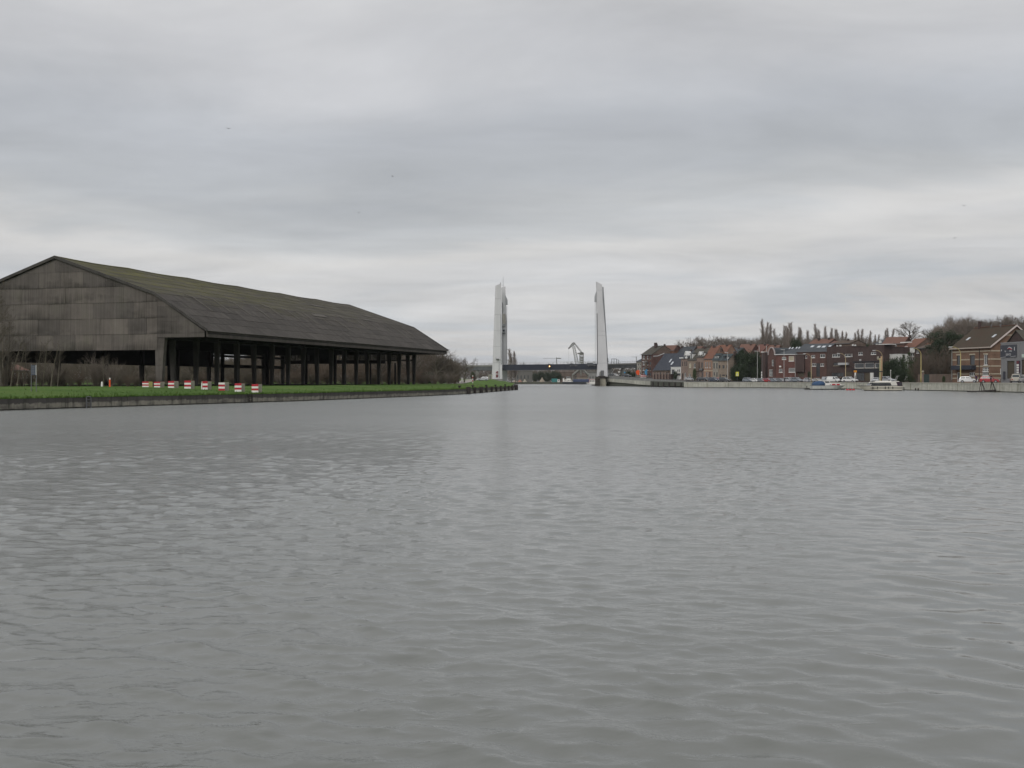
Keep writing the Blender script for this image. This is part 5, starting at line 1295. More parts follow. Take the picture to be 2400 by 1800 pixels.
# left bank: saplings and brush before the gable
for i, (px, py, pyb, k, w) in enumerate([(3, 700, 905, 'alder0', .9), (25, 770, 905.5, 'sapling0', 1.5), (54, 800, 905, 'sapling1', 1.0), (82, 805, 905, 'sapling1', 1.0), (101, 790, 905, 'sapling0', 1.3), (112, 798, 905, 'sapling1', 1.1), (119, 793, 905.3, 'sapling0', 1.3), (135, 800, 905, 'sapling1', 1.0), (8, 760, 905.5, 'sapling0', 2.0), (40, 800, 905, 'sapling0', 1.2), (-8, 650, 905, 'alder0', 1.0), (17, 735, 905, 'alder0', .9)]):
    D = 138.0 + (i % 3) * 2
    tree(k, px, D, wz(py, D), h_left, 'slender bare sapling against the shed gable, %s from the left' % ORD[sorted([3, 25, 54, 82, 101, 112, 119, 135, 8, 40, -8, 17]).index(px)], 'sapling_tree', 'saplings before the shed gable', w)
for i, (px, py, k, w) in enumerate([(10, 850, 'shrub0', 1.1), (30, 860, 'shrub1', 1.1), (52, 866, 'shrub2', 1.1), (72, 868, 'shrub0', 1.1), (98, 862, 'shrub0', 1.1), (116, 855, 'shrub2', 1.2), (138, 850, 'shrub0', 1.2), (150, 868, 'shrub1', 1.2), (168, 872, 'shrub0', 1.2), (186, 868, 'shrub1', 1.2), (205, 836, 'sapling0', 1.6), (222, 826, 'shrub2', .8), (243, 830, 'sapling1', 1.7), (262, 838, 'shrub2', .8), (234, 862, 'shrub0', 1.2), (280, 872, 'shrub0', 1.2), (300, 876, 'shrub1', 1.2), (318, 878, 'shrub0', 1.2)]):
    D = 140.0 + (i % 4) * 1.5
    tree(k, px, D, wz(py, D), h_left, 'bare brush under the shed gable behind the grass, %s from the left' % ORD[sorted([10, 30, 52, 72, 98, 116, 138, 150, 168, 186, 205, 222, 243, 262, 234, 280, 300, 318]).index(px)], 'bare_shrub', 'brush below the shed gable', w)
tree('broad0', 2, 165, wz(648, 165), h_left, 'tall bare tree at the left picture edge beside the shed roof', 'bare_tree', None, 1.0)
# right of the shed's far end
row(['alder0', 'alder1', 'broad2', 'alder0'], [(985, 826, 300, 1.2), (1002, 822, 300, 1.2), (1020, 816, 300, 1.2), (1034, 813, 302, 1.2), (1049, 818, 305, 1.2)], h_left, 'brown bare tree just right of the shed end, %s from the left', 'bare_tree', 'bare trees at the shed end')
row(['broad1', 'broad2'], [(1075, 840, 340, 1.1), (1088, 836, 345, 1.1)], h_left, 'round bare tree between the shed and the bridge tower, %s of the pair', 'bare_tree', 'pair of round bare trees')
row(['shrub1', 'shrub0', 'shrub2'], [(985, 868, 285, 1.3), (1000, 872, 282, 1.3), (1018, 866, 285, 1.3), (1035, 874, 288, 1.3), (1052, 868, 290, 1.3), (1066, 874, 300, 1.3), (1020, 885, 280, 1.5), (1112, 872, 400, 1.3), (1128, 868, 410, 1.3)], h_left, 'brown bare shrub right of the shed end, %s from the left', 'bare_shrub', 'shrubs at the shed end')
tree('bush1', 1108, 470, wz(871, 470), h_left, 'dark bush beside the little pale hut near the tower', 'evergreen_bush', None, .8)
tree('bush0', 1000, 289, wz(870, 289), h_left, 'low dark evergreen behind the silver car by the shed', 'evergreen_bush', None, 1.4)
# thicket seen between the shed posts
items = []
rng = random.Random(4)
for i in range(19): items.append((560 + i * 24, 812 + rng.uniform(-6, 12), 288 + rng.uniform(-8, 20), 1.2))
row(['alder1', 'alder0', 'broad1'], items, h_left, 'russet bare tree seen between the shed posts, %s from the left', 'bare_tree', 'bare trees behind the shed')
items = []
for i in range(20): items.append((250 + i * 37, 868 + rng.uniform(-4, 6), 262 + 12 * (i > 8) + rng.uniform(-4, 8), 1.9))
row(['shrub1', 'shrub0', 'shrub1', 'shrub2'], items, h_left, 'russet brush seen through the open shed, %s from the left', 'bare_shrub', 'brush behind the shed')
items = []
for i in range(16): items.append((-20 + i * 36, 845 + rng.uniform(-6, 6), 245 + rng.uniform(-8, 20), 1.1))
row(['alder0', 'broad2', 'alder1'], items, h_left, 'bare tree behind the left half of the shed, %s from the left', 'bare_tree', 'bare trees left behind the shed')
# dense far woods that read as one mass
def wood(name, px0, px1, D0, D1, ymin, ymax, hf, mat, n, seed, zb=None):
    rng = random.Random(seed); mb = MB()
    for i in range(n):
        D = rng.uniform(D0, D1); px = rng.uniform(px0, px1); x = wx(px, D); z0 = zb if zb is not None else hf(x, D)
        yb = ymin + (ymax - ymin) * (0.5 + 0.9 * mnoise.noise(Vector((px * 0.045, seed * 7.3, D * 0.02))) + 0.35 * mnoise.noise(Vector((px * 0.2, seed * 3.1, 0))))
        edge = min(1.0, (px - px0) / 60.0, (px1 - px) / 60.0) if px1 - px0 > 200 else 1.0
        zt = z0 + (wz(yb, D) - z0) * (0.25 + 0.75 * edge ** .5); z = z0 + (zt - z0) * rng.random() ** 0.8; l = rng.uniform(.6, 2.2); a = Vector((rng.gauss(0, .33), rng.gauss(0, .33), rng.uniform(.4, 1))).normalized() * l * 1.5; w = rng.uniform(.018, .045) * D / 300
        p = Vector((x, D, z)); s = a.cross(Vector((0, 1, 0))).normalized() * w
        mb.face([p - s, p + s, p + a])
    return tag(mb.build(name, mat), kind='stuff')
wood('far_thicket', 540, 1075, 300, 340, 812, 842, h_left, twigd_m, 40000, 1)
wood('russet_thicket', 560, 1000, 285, 300, 862, 880, h_left, twigr_m, 12000, 2)
wood('left_thicket', -60, 640, 275, 310, 846, 862, h_left, twigd_m, 42000, 3)
wood('hill_wood', 2170, 2480, 400, 460, 745, 775, h_right, twig_m, 26000, 5)
wood('valley_wood', 1600, 2120, 600, 660, 792, 806, h_right, twig_m, 22000, 6)
wood('wharf_wood', 860, 1560, 1060, 1140, 861, 871, h_left, twigd_m, 40000, 9, 1.5)
wood('distant_wood', 880, 1520, 1300, 1700, 850, 862, h_left, twig_m, 9000, 7, 1.5)
# ------------------------------------------------------------------ houses
def Z6(x, y): return (1600 + x / 6.9125, 760 + y / 6.9125)        # reading helpers: enlarged views of the photo -> photo pixels
def Z7(x, y): return (1820 + x / 6.9125, 760 + y / 6.9125)
def Z4(x, y): return (1560 + x / 13.825, 800 + y / 13.825)
def Z8(x, y): return (2100 + x / 7.373, 720 + y / 7.373)
class House:
    """front wall between A and B (photo column, distance); local x along the front, y away from the water, z up"""
    def __init__(s, name, label, cat, A, B, depth, base, group=None):
        s.A = Vector((wx(A[0], A[1]), A[1])); s.B = Vector((wx(B[0], B[1]), B[1])); s.w = (s.B - s.A).length; s.d = depth; s.base = base
        s.ang = math.atan2(s.B.y - s.A.y, s.B.x - s.A.x)
        s.root = thing(name, label, cat, (s.A.x, s.A.y, base), s.ang, group)
        s.holes = []; s.wall_o = None
    def on(s, px, py, off=0.0):
        """photo pixel -> (u, z) on the front plane"""
        d = s.B - s.A; k = (px - CX) / F
        t = (k * s.A.y - s.A.x) / (d.x - k * d.y); p = s.A + d * t
        return t * s.w, wz(py, p.y) - s.base
    def zat(s, px, py): return s.on(px, py)[1]
    def win(s, px0, py0, px1, py1, style='white', n=2, sill=True, rows=1):
        u0, z1 = s.on(px0, py0); u1, _ = s.on(px1, py0); _, z0 = s.on(px0, py1)
        u0 = max(.05, u0); u1 = min(s.w - .05, u1); z0 = max(.05, z0)
        if u1 - u0 < .1 or z1 - z0 < .1: return
        s.holes.append((u0, u1, z0, z1, style, n, sill, rows))
    def walls(s, he, mat, poly_front=None, thick=True):
        s.he = he
        us = sorted(set([0, s.w] + [h[0] for h in s.holes] + [h[1] for h in s.holes])); zs = sorted(set([-.6, he] + [min(he - .02, h[2]) for h in s.holes] + [min(he - .02, h[3]) for h in s.holes]))
        mb = MB()
        for a, b in zip(us, us[1:]):
            for c, d in zip(zs, zs[1:]):
                m_ = ((a + b) / 2, (c + d) / 2)
                if any(h[0] < m_[0] < h[1] and h[2] < m_[1] < h[3] for h in s.holes): continue
                mb.face([(a, 0, c), (b, 0, c), (b, 0, d), (a, 0, d)])
        rv = .2
        for h in s.holes:
            u0, u1, z0, z1 = h[:4]; z1 = min(z1, he - .02)
            mb.face([(u0, 0, z0), (u0, rv, z0), (u0, rv, z1), (u0, 0, z1)]); mb.face([(u1, rv, z0), (u1, 0, z0), (u1, 0, z1), (u1, rv, z1)])
            mb.face([(u0, 0, z0), (u1, 0, z0), (u1, rv, z0), (u0, rv, z0)]); mb.face([(u0, rv, z1), (u1, rv, z1), (u1, 0, z1), (u0, 0, z1)])
        d = s.d
        mb.face([(0, d, -.6), (0, 0, -.6), (0, 0, he), (0, d, he)]); mb.face([(s.w, 0, -.6), (s.w, d, -.6), (s.w, d, he), (s.w, 0, he)]); mb.face([(s.w, d, -.6), (0, d, -.6), (0, d, he), (s.w, d, he)])
        for f in poly_front or (): mb.face(f)
        s.wall_o = mb.build('wall', mat, s.root)
        for (u0, u1, z0, z1, st, n, sill, rows) in s.holes:
            z1 = min(z1, he - .02)
            fm = {'white': frame_m, 'dark': framed_m, 'blind': frame_m, 'door': framed_m, 'shop': frame_m, 'lit': frame_m, 'garage': framed_m}[st]
            gm = {'white': winglass, 'dark': winglass, 'blind': blind_m, 'door': framed_m, 'shop': winglass, 'lit': blind_m, 'garage': pm_garage}[st]
            fw = .10 if (u1 - u0) > 1 else .07
            mb = MB(); e = .002
            for (a, b, c, d2) in [(u0 + e, u1 - e, z1 - fw, z1 - e), (u0 + e, u1 - e, z0 + e, z0 + fw), (u0 + e, u0 + fw, z0 + fw, z1 - fw), (u1 - fw, u1 - e, z0 + fw, z1 - fw)]: mb.box(a, b, .08, .17, c, d2)
            for k in range(1, n):
                x = u0 + (u1 - u0) * k / n; mb.box(x - fw * .45, x + fw * .45, .09, .165, z0 + fw, z1 - fw)
            for k in range(1, rows):
                z = z0 + (z1 - z0) * k / rows; mb.box(u0 + fw, u1 - fw, .095, .16, z - fw * .4, z + fw * .4)
            w = mb.build('door' if st == 'door' else ('garage_door' if st == 'garage' else 'window'), fm, s.root)
            mb = MB(); mb.face([(u0, .15, z0), (u1, .15, z0), (u1, .15, z1), (u0, .15, z1)]); mb.build('pane' if st not in ('door', 'garage') else 'leaf', gm, w)
            if sill:
                mb = MB(); mb.box(u0 - .08, u1 + .08, -.10, .06, z0 - .12, z0 - .002); mb.build('sill', frame_m if st in ('white', 'blind') else stone_m, w)
    def roof_side(s, he, hr, mat, over=.35, ry=None, wallmat=None, chim=(), sky=(), x0=0, x1=None, back=True):
        ry = s.d / 2 if ry is None else ry; x1 = s.w if x1 is None else x1
        k = (hr - he) / ry; mb = MB(); th = .16
        a = (-over, he - over * k)
        mb.prism([(x0 - .15, a[0], a[1]), (x0 - .15, ry, hr), (x0 - .15, s.d + over, he - over * (hr - he) / (s.d - ry)), (x0 - .15, s.d + over, he - over * (hr - he) / (s.d - ry) + th), (x0 - .15, ry, hr + th), (x0 - .15, a[0], a[1] + th)], (x1 - x0 + .3, 0, 0))
        r = mb.build('roof', mat, s.root)
        mb = MB()
        for x in (x0 + .02, x1 - .02): mb.face([(x, 0, he - .02), (x, s.d, he - .02), (x, ry, hr - .02)])
        mb.build('gable_wall', wallmat or MATS['red_brick'], s.root)
        mb = MB(); mb.box(x0 - .2, x1 + .2, -over - .14, -over - .002, he - over * k - .05, he - over * k + .12); mb.build('gutter', steelm_m, s.root)
        for (cx_, f, h, w) in chim:
            y = ry * f; mb = MB(); mb.box(cx_ - w, cx_ + w, y - .35, y + .35, he + k * y - .3, he + k * y + h); mb.build('chimney', brick_dark, r)
            mb = MB(); mb.box(cx_ - w - .06, cx_ + w + .06, y - .41, y + .41, he + k * y + h, he + k * y + h + .12); mb.build('chimney_cap', concgrey_m, r)
        for (u0, u1, f0, f1) in sky:
            y0, y1 = ry * f0, ry * f1; mb = MB(); z0, z1 = he + k * y0 + th + .02, he + k * y1 + th + .02
            mb.hexa([(u0, y0, z0), (u1, y0, z0), (u1, y1, z1), (u0, y1, z1), (u0, y0 - .05, z0 + .08), (u1, y0 - .05, z0 + .08), (u1, y1 - .05, z1 + .08), (u0, y1 - .05, z1 + .08)]); mb.build('skylight', winlight, r)
        return r
    def roof_front(s, he, hr, mat, fm, over=.35):
        mb = MB(); w = s.w; th = .16; k = (hr - he) / (w / 2)
        mb.prism([(-over, -over, he - over * k), (w / 2, -over, hr), (w + over, -over, he - over * k), (w + over, -over, he - over * k + th), (w / 2, -over, hr + th), (-over, -over, he - over * k + th)], (0, s.d + over * 2, 0))
        r = mb.build('roof', mat, s.root)
        mb = MB(); mb.face([(0, 0, he - .001), (w, 0, he - .001), (w / 2, 0, hr)]); mb.face([(w, s.d, he), (0, s.d, he), (w / 2, s.d, hr)]); mb.build('gable_wall', fm, s.root)
        return r
    def flat(s, he, mat, cop=None):
        mb = MB(); mb.box(.1, s.w - .1, .1, s.d - .1, he - .35, he - .05); mb.build('roof', mat, s.root)
        mb = MB(); c = cop or concgrey_m
        mb.box(-.06, s.w + .06, -.08, .25, he + .002, he + .14); mb.box(-.06, .22, .252, s.d, he + .002, he + .14); mb.box(s.w - .22, s.w + .06, .252, s.d, he + .002, he + .14); mb.build('parapet_coping', c, s.root)
    def hip(s, he, hr, mat, over=.4, rl=None, rr=None, sky=(), ry=None):
        w, d = s.w, s.d; rl = d / 2 if rl is None else rl; rr = d / 2 if rr is None else rr; ry = d / 2 if ry is None else ry
        p = [(-over, -over, he), (w + over, -over, he), (w + over, d + over, he), (-over, d + over, he), (rl, ry, hr), (w - rr, ry, hr)]
        mb = MB(); mb.v = p; mb.f = [(0, 1, 5, 4), (1, 2, 5), (2, 3, 4, 5), (3, 0, 4), (3, 2, 1, 0)]; mb.m = [0] * 5; r = mb.build('roof', mat, s.root)
        k = (hr - he) / (ry + over)
        for (u0, u1, f0, f1) in sky:
            y0, y1 = -over + (ry + over) * f0, -over + (ry + over) * f1; z0, z1 = he + k * (y0 + over) + .03, he + k * (y1 + over) + .03
            m2 = MB(); m2.hexa([(u0, y0, z0), (u1, y0, z0), (u1, y1, z1), (u0, y1, z1), (u0, y0 - .05, z0 + .1), (u1, y0 - .05, z0 + .1), (u1, y1 - .05, z1 + .1), (u0, y1 - .05, z1 + .1)]); m2.build('skylight', winlight, r)
        m2 = MB(); m2.box(-over, w + over, -over - .12, -over - .002, he - .12, he + .06); m2.build('gutter', frame_m, s.root)
        return r
    def box(s, name, px0, py0, px1, py1, y0, y1, mat, label=None):
        u0, z1 = s.on(px0, py0); u1, _ = s.on(px1, py0); _, z0 = s.on(px0, py1)
        mb = MB(); mb.box(u0, u1, y0, y1, z0, z1); o = mb.build(name, mat, s.root)
        if label: o['label'] = label
        return o
    def band(s, py, h, mat, u0=0, u1=None, px=None):
        z = s.on(px if px else CX + F * s.A.x / s.A.y, py)[1]; mb = MB(); mb.box(u0 - .02, (u1 or s.w) + .02, -.035, .05, z - h / 2, z + h / 2); return mb.build('stone_band', mat, s.root)
pm_garage = pm('brown_garage_door', (.085, .07, .05), (.07, .058, .042), 1, .7)
def hz(py, D, base): return wz(py, D) - base

# A: corner block by the bridge
D = 520; b = h_right(wx(1510, D), D)
h = House('corner_house', 'narrow grey rendered house end at the left of the brick corner block', 'house', (1492.5, 524), (1503.5, D), 12, b)
for y in (852, 862, 872): h.win(1494.5, y, 1497, y + 5.5, 'white', 1); h.win(1499, y, 1501.5, y + 5.5, 'white', 1)
he = hz(846.5, D, b); h.walls(he, render_grey)
h.roof_side(he, hz(836, D, b), slate_m, ry=5, wallmat=render_grey, chim=[(1.2, .9, 1.2, .3)])
h = House('corner_house', 'tall brick corner house with a grey roof and big chimney stack near the bridge', 'house', (1503.6, D), (1528.5, 512), 14, b)
for x0, x1 in ((1506.5, 1511), (1516.5, 1519.5), (1522.5, 1526)):
    for y in (834, 848, 861, 874): h.win(x0, y, x1, y + 7.5, 'white' if x0 < 1520 else 'dark', 2 if x1 - x0 > 4 else 1)
he = hz(831, D, b); h.walls(he, brick_red)
r = h.roof_side(he, hz(811, D, b), tile_dark, ry=6.5, wallmat=brick_brown, chim=[(3.4, .95, 1.0, .4), (4.5, .75, 2.4, .85)])
for y in (831.6, 847.4): h.band(y, .22, frame_m, .4, 2.2)
h.box('corbel_bay', 1513.8, 842, 1517.4, 886, -.7, -.01, brick_brown)
h.box('balcony', 1514, 847, 1520, 849, -1.1, -.71, concgrey_m)
# cottages at 1503 gable roof piece
h = House('brick_house', 'red brick house with brown roof seen between the chimney stack and slate roof', 'house', (1527, 545), (1551, 540), 10, b + .3)
he = hz(830, 545, h.base); h.walls(he, brick_dark); h.roof_side(he, hz(816.5, 545, h.base), tile_br, wallmat=brick_dark, chim=[(1.0, .8, .8, .35)])
# B: big slate roof
D = 485; b = h_right(wx(1560, D), D)
h = House('slate_house', 'low brick house under a huge blue slate roof with a curved slate gable', 'house', (1532, D), (1599, 470), 13, b)
for x0, x1 in ((1562, 1568), (1546, 1549), (1574, 1577)): h.win(x0, 873, x1, 884, 'dark', 2)
he = hz(866, D, b); h.walls(he, brick_brown)
L_ = h.w
h.roof_side(he, hz(829, D, b), slateb_m, ry=6.5, wallmat=slateb_m, over=.4, sky=[(h.on(1556.3, 850)[0], h.on(1559.3, 850)[0], .42, .62), (h.on(1564.5, 850)[0], h.on(1568, 850)[0], .26, .44)])
mb = MB(); mb.prism([(-.25, 0, 0), (-.25, 0, he), (-.25, 6.5, hz(829, D, b)), (-.25, 13, he), (-.25, 13, 0)], (.2, 0, 0)); mb.build('slate_gable', slateb_m, h.root)
u0 = h.on(1532.5, 850)[0]; mb = MB(); pts = [(-.35, .2, hz(835, D, b)), (-.35, 2.5, hz(834.5, D, b)), (-.35, 4.6, hz(831, D, b)), (-.35, 6.5, hz(827.5, D, b))]
mb.path(pts, .22, 5); mb.build('curved_verge', lampw_m, h.root)
h = House('low_annex', 'low grey garden wall with brick pillars in front of the slate house', 'annex', (1529, 462), (1572, 455), 2.5, h_right(wx(1550, 460), 460))
he = hz(877, 462, h.base); h.walls(he, brick_dark); h.flat(he, steelm_m)
for k in range(6): h.box('pillar', 1530.5 + k * 7, 872 + k * .4, 1532.6 + k * 7, 892, -.25, -.01, brick_pink)
# C: houses behind
h = House('brick_house', 'tall plain red brick house standing behind the blue slate roof', 'house', (1551.5, 520), (1579, 515), 9, b)
he = hz(822, 520, b); h.walls(he, brick('worn_red_brick', (.16, .085, .06))); h.roof_side(he, hz(810, 520, b), tile_red, wallmat=brick_red, over=.1, ry=2.5, chim=[(.4, .6, 1.6, .3)])
h = House('slate_house', 'grey slate roofed house right of the tall plain red brick house', 'house', (1581, 515), (1614, 508), 10, b)
he = hz(838, 515, b); h.walls(he, brick_dark); h.roof_side(he, hz(813, 515, b), slate_m, wallmat=brick_dark, chim=[(.5, .9, .9, .35)])
h = House('brick_house', 'small red tiled house between the slate roof and the dark mossy roof', 'house', (1613.5, 512), (1627, 506), 9, b)
he = hz(834, 512, b); h.walls(he, brick_red); h.roof_side(he, hz(812.5, 512, b), tile_red, wallmat=brick_red)
# D: white house
D = 458; b = h_right(wx(1585, D), D)
h = House('white_house', 'small white rendered house with dark openings beside the row houses', 'house', (1572.3, D), (1596.5, 452), 7, b)
h.win(1574, 866, 1581, 884, 'dark', 1, False); h.win(1587.5, 866.5, 1589.8, 871.5, 'dark', 1); h.win(1591.3, 865.5, 1593.2, 872, 'dark', 1); h.win(1586, 875, 1595, 880, 'dark', 2)
he = hz(861, D, b); h.walls(he, render_white); h.flat(he, steelm_m, frame_m)
# E: row houses
D = 432; b = 1.85
def rowhouse(lab, x0, x1, D0, D1, ye, yr, wm, rm, wins, chim=(), ry=5.5, depth=11, over=.3, sky=()):
    h = House('row_house', lab, 'house', (x0, D0), (x1, D1), depth, b, 'old row houses on the quay')
    for w_ in wins: h.win(*w_)
    he = hz(ye, D0, b); h.walls(he, wm); h.roof_side(he, hz(yr, D0, b), rm, wallmat=wm, ry=ry, over=over, chim=chim, sky=sky)
    return h
def dormer(h, px, ye, ytop, wpx, white=True, pointed=True, y0=.3):
    u, z0 = h.on(px, ye); _, z1 = h.on(px, ytop); w = wpx * h.A.y / F / 2; zs = z0 + (z1 - z0) * (.45 if pointed else .8)
    mb = MB(); mb.prism([(u - w, y0, z0), (u + w, y0, z0), (u + w, y0, zs)] + ([(u, y0, z1)] if pointed else []) + [(u - w, y0, zs)], (0, 2.6, 0)); d = mb.build('dormer', frame_m if white else slate_m, h.root)
    mb = MB()
    if pointed:
        for sg in (-1, 1): mb.hexa([(u, y0 - .25, z1 - .02), (u + sg * (w + .25), y0 - .25, zs - .3), (u + sg * (w + .25), 3, zs - .3), (u, 3, z1 - .02), (u, y0 - .25, z1 + .2), (u + sg * (w + .25), y0 - .25, zs - .08), (u + sg * (w + .25), 3, zs - .08), (u, 3, z1 + .2)])
    else: mb.box(u - w - .2, u + w + .2, y0 - .2, 3, zs, zs + .2)
    mb.build('dormer_roof', frame_m if white and pointed else slate_m, d)
    mb = MB(); mb.box(u - w * .6, u + w * .6, y0 - .03, y0 - .003, z0 + .25, zs - .15); mb.build('pane', winglass, d)
h = rowhouse('brick row house with a tall pointed white gable dormer at the left row end', 1596.3, 1612.5, 436, 433, 840, 822, brick_pink, slate_m,
    [(1598.8, 847, 1600.6, 859, 'dark', 1), (1604, 847, 1606.2, 859, 'dark', 1), (1608.5, 847, 1610.3, 859, 'dark', 1), (1598.5, 875, 1601.5, 890, 'door', 1, False), (1604, 874, 1608, 884, 'white', 2)], chim=[(.6, .9, .8, .35)])
dormer(h, 1605.8, 838, 824, 5.5)
h.box('cornice', 1594, 838, 1602.5, 840, -.5, -.01, frame_m); h.box('cornice', 1608, 838, 1612.4, 840, -.45, -.01, frame_m)
h = rowhouse('pale yellow brick row house with white dormer and green clipped tree in front', 1612.7, 1632, 433, 430, 843, 817, brick_tan, tile_dark,
    [(1615.5, 852, 1619.6, 862, 'lit', 1), (1626, 852, 1630.5, 862, 'white', 2), (1614.8, 876, 1618.5, 889, 'white', 2), (1626, 878, 1630, 890, 'white', 2)], chim=[(4.2, .95, 1.1, .45)])
dormer(h, 1619, 842, 825.5, 6, pointed=False)
h = rowhouse('pinkish brick row house with a dark brick bay and small dormers', 1632.2, 1649.5, 430, 427.5, 836, 816, brick_pink, tile_dark,
    [(1633.5, 873, 1635.5, 884, 'dark', 1), (1637, 873, 1639, 884, 'dark', 1), (1643.8, 850, 1647, 862, 'dark', 1), (1644.5, 872, 1647.2, 884, 'dark', 1)], chim=[(5.0, .95, .9, .4)])
h.box('bay_window', 1632.8, 848, 1639.8, 870, -.7, -.01, brick_brown); h.box('balcony', 1641.5, 863.5, 1648.8, 868, -.9, -.01, steelm_m)
dormer(h, 1638.5, 835.5, 825, 5, pointed=True); dormer(h, 1647.5, 834.5, 825.5, 4.5, pointed=False)
h = rowhouse('orange brick row house below the steep orange tiled roof', 1649.7, 1670, 427, 424.5, 840.5, 811, brick_orange, tile_or,
    [(1652.5, 848, 1655, 862, 'white', 1), (1657, 848, 1659.5, 862, 'white', 1), (1662.8, 848, 1665.3, 862, 'white', 1), (1654.5, 872, 1657, 885, 'white', 1), (1658.5, 872, 1660.5, 885, 'white', 1), (1662.5, 871.5, 1665.2, 885, 'door', 1, False)], chim=[(1.2, .9, .9, .4), (5.6, .6, 1.0, .35)], ry=6)
h.band(869, .3, stone_m, px=1655)
h = rowhouse('narrow pale grey row house with tall dark windows and a teal roof', 1670.3, 1683.3, 424, 422, 843, 829, render_grey, teal_roof,
    [(1672.2, 851, 1675, 864, 'dark', 1), (1678.8, 851, 1681.5, 864, 'dark', 1), (1672.8, 872.5, 1675.2, 880.5, 'dark', 1), (1679, 872.5, 1681.5, 884, 'door', 1, False)], ry=2.2)
for px in (1674, 1677.5, 1681): dormer(h, px, 841.5, 832, 2.4, pointed=False)
h = rowhouse('tan brick row house at the right end of the row beside the evergreens', 1683.6, 1707.5, 422, 418, 843.8, 830, brick_tan, teal_roof,
    [(1684.8, 856, 1688.2, 864, 'dark', 2), (1693.3, 856, 1698, 864, 'dark', 1), (1703, 856, 1705.5, 864, 'dark', 2), (1686.5, 877, 1689, 885, 'dark', 1), (1700.8, 878, 1704, 889, 'door', 1, False), (1692.5, 878, 1699, 881.5, 'dark', 3)], ry=2.6, chim=[(6, .9, 1.2, .4)])
dormer(h, 1696, 842, 833.5, 5, white=False, pointed=False); dormer(h, 1704, 842, 834.5, 3.4, pointed=False)
# roofs rising behind the row
for (lab, x0, x1, D0, ye, yr, wm, rm) in (('orange tiled roof house behind the teal roofed row houses', 1664, 1694, 455, 838, 808.5, brick_orange, tile_or),
     ('dark grey gabled house between the orange roof and the evergreens', 1692, 1722, 460, 838, 815, brick_dark, slate_m),
     ('long rust red roof behind the evergreen clump, its left half', 1722, 1756, 490, 832, 806.5, brick_red, tile_red),
     ('long brownish red roof behind the evergreen clump, its right half', 1756.5, 1779, 492, 832, 807.5, brick_red, tiles('wine_tile_roof', (.13, .062, .052), (.16, .078, .06))),
     ('red roofed house with white drainpipes left of the curved brick gable', 1779.5, 1814, 488, 836, 809, brick_red, tile_red)):
    bb = h_right(wx((x0 + x1) / 2, D0), D0)
    h = House('tiled_house', lab, 'house', (x0, D0), (x1, D0 - 4), 14, bb, 'houses behind the quay row'); he = hz(ye, D0, bb); h.walls(max(2.2, he), wm); h.roof_side(max(2.2, he), hz(yr, D0, bb), rm, wallmat=wm, chim=[(h.w * .7, .9, .8, .35)])
    if 'drainpipes' in lab:
        for px in (1780.5, 1797.5): h.box('drainpipe', px - .5, 810, px + .5, 836, -.6, -.4, lampw_m)
h = House('low_annex', 'small flat roofed brick outbuilding with white trim among the evergreens', 'annex', (1784, 412), (1794, 411), 5, 1.85)
he = hz(825.5, 412, 1.85); h.walls(he, brick_dark); h.flat(he, steelm_m, frame_m)
# H: curved gable
h = House('gabled_house', 'narrow brick house with a rounded white edged gable left of the apartments', 'house', (1799.5, 404), (1817.8, 401), 14, 1.85)
h.win(1809, 843, 1813.5, 858, 'white', 2, False, 2); h.win(1802.5, 866, 1811, 882, 'white', 3, False, 2); h.win(1805.2, 820.5, 1810, 827.5, 'dark', 1, False)
he = hz(832, 404, 1.85)
w_, zt_ = h.w, hz(815, 404, 1.85); arc = [(w_ * .5 + math.cos(a) * w_ * .42, 0, he + math.sin(a) * (zt_ - he)) for a in [i * math.pi / 10 for i in range(11)]]
h.walls(he, brick_red, [list(arc)])
mb = MB(); mb.path([Vector((x, -.1, z)) for x, y, z in arc], .28, 6); mb.build('gable_trim', pm('pinkish_trim', (.36, .31, .30), (.3, .26, .25), 1, .8), h.root)
mb = MB(); mb.prism([(x, .02, z + .05) for x, y, z in arc] , (0, 13.8, 0)); mb.build('roof', slate_m, h.root)
# I: apartments with slate roof
D = 398; b = 1.85
h = House('apartment_building', 'red brick apartment house with slate hip roof, white barred windows and corner drainpipe', 'house', (1818.3, D), (1866.2, 394), 14, b)
for a in ((88, 530, 155, 572, 'white', 4), (198, 515, 282, 598, 'blind', 1), (40, 722, 97, 780, 'white', 3), (198, 710, 298, 778, 'white', 6)):
    p0 = Z7(a[0], a[1]); p1 = Z7(a[2], a[3]); h.win(*p0, *p1, a[4], a[5])
h.walls(hz(831.5, D, b), brick('apartment_brick', (.135, .066, .056)))
kx = lambda x, y: h.on(*Z7(x, y))[0]
h.hip(hz(831, D, b), hz(806, D, b), slate_m, rl=9.5, rr=-.3, ry=9, sky=[(kx(128, 405), kx(147, 405), .52, .68), (kx(173, 405), kx(192, 405), .52, .68), (kx(236, 405), kx(255, 405), .55, .71), (kx(279, 405), kx(298, 405), .55, .71)])
h.box('drainpipe', *Z7(301, 500), *Z7(309, 850), -.16, -.02, lampw_m); h.box('wall_sign', *Z7(42, 672), *Z7(77, 696), -.08, -.01, white_m)
h = House('apartment_building', 'dark brick apartment wing with recessed stair bay and four small roof windows', 'house', (1866.4, 394.5), (1937.5, 388), 13, b)
for a in ((465, 505, 495, 548, 'white', 1), (565, 500, 622, 543, 'white', 2), (708, 484, 787, 540, 'white', 2), (575, 632, 640, 680, 'white', 2), (712, 632, 768, 680, 'white', 2)):
    p0 = Z7(a[0], a[1]); p1 = Z7(a[2], a[3]); h.win(*p0, *p1, a[4], a[5])
h.win(*Z7(643, 632), *Z7(703, 850), 'dark', 2, False, 4); h.win(*Z7(345, 785), *Z7(450, 850), 'garage', 1, False)
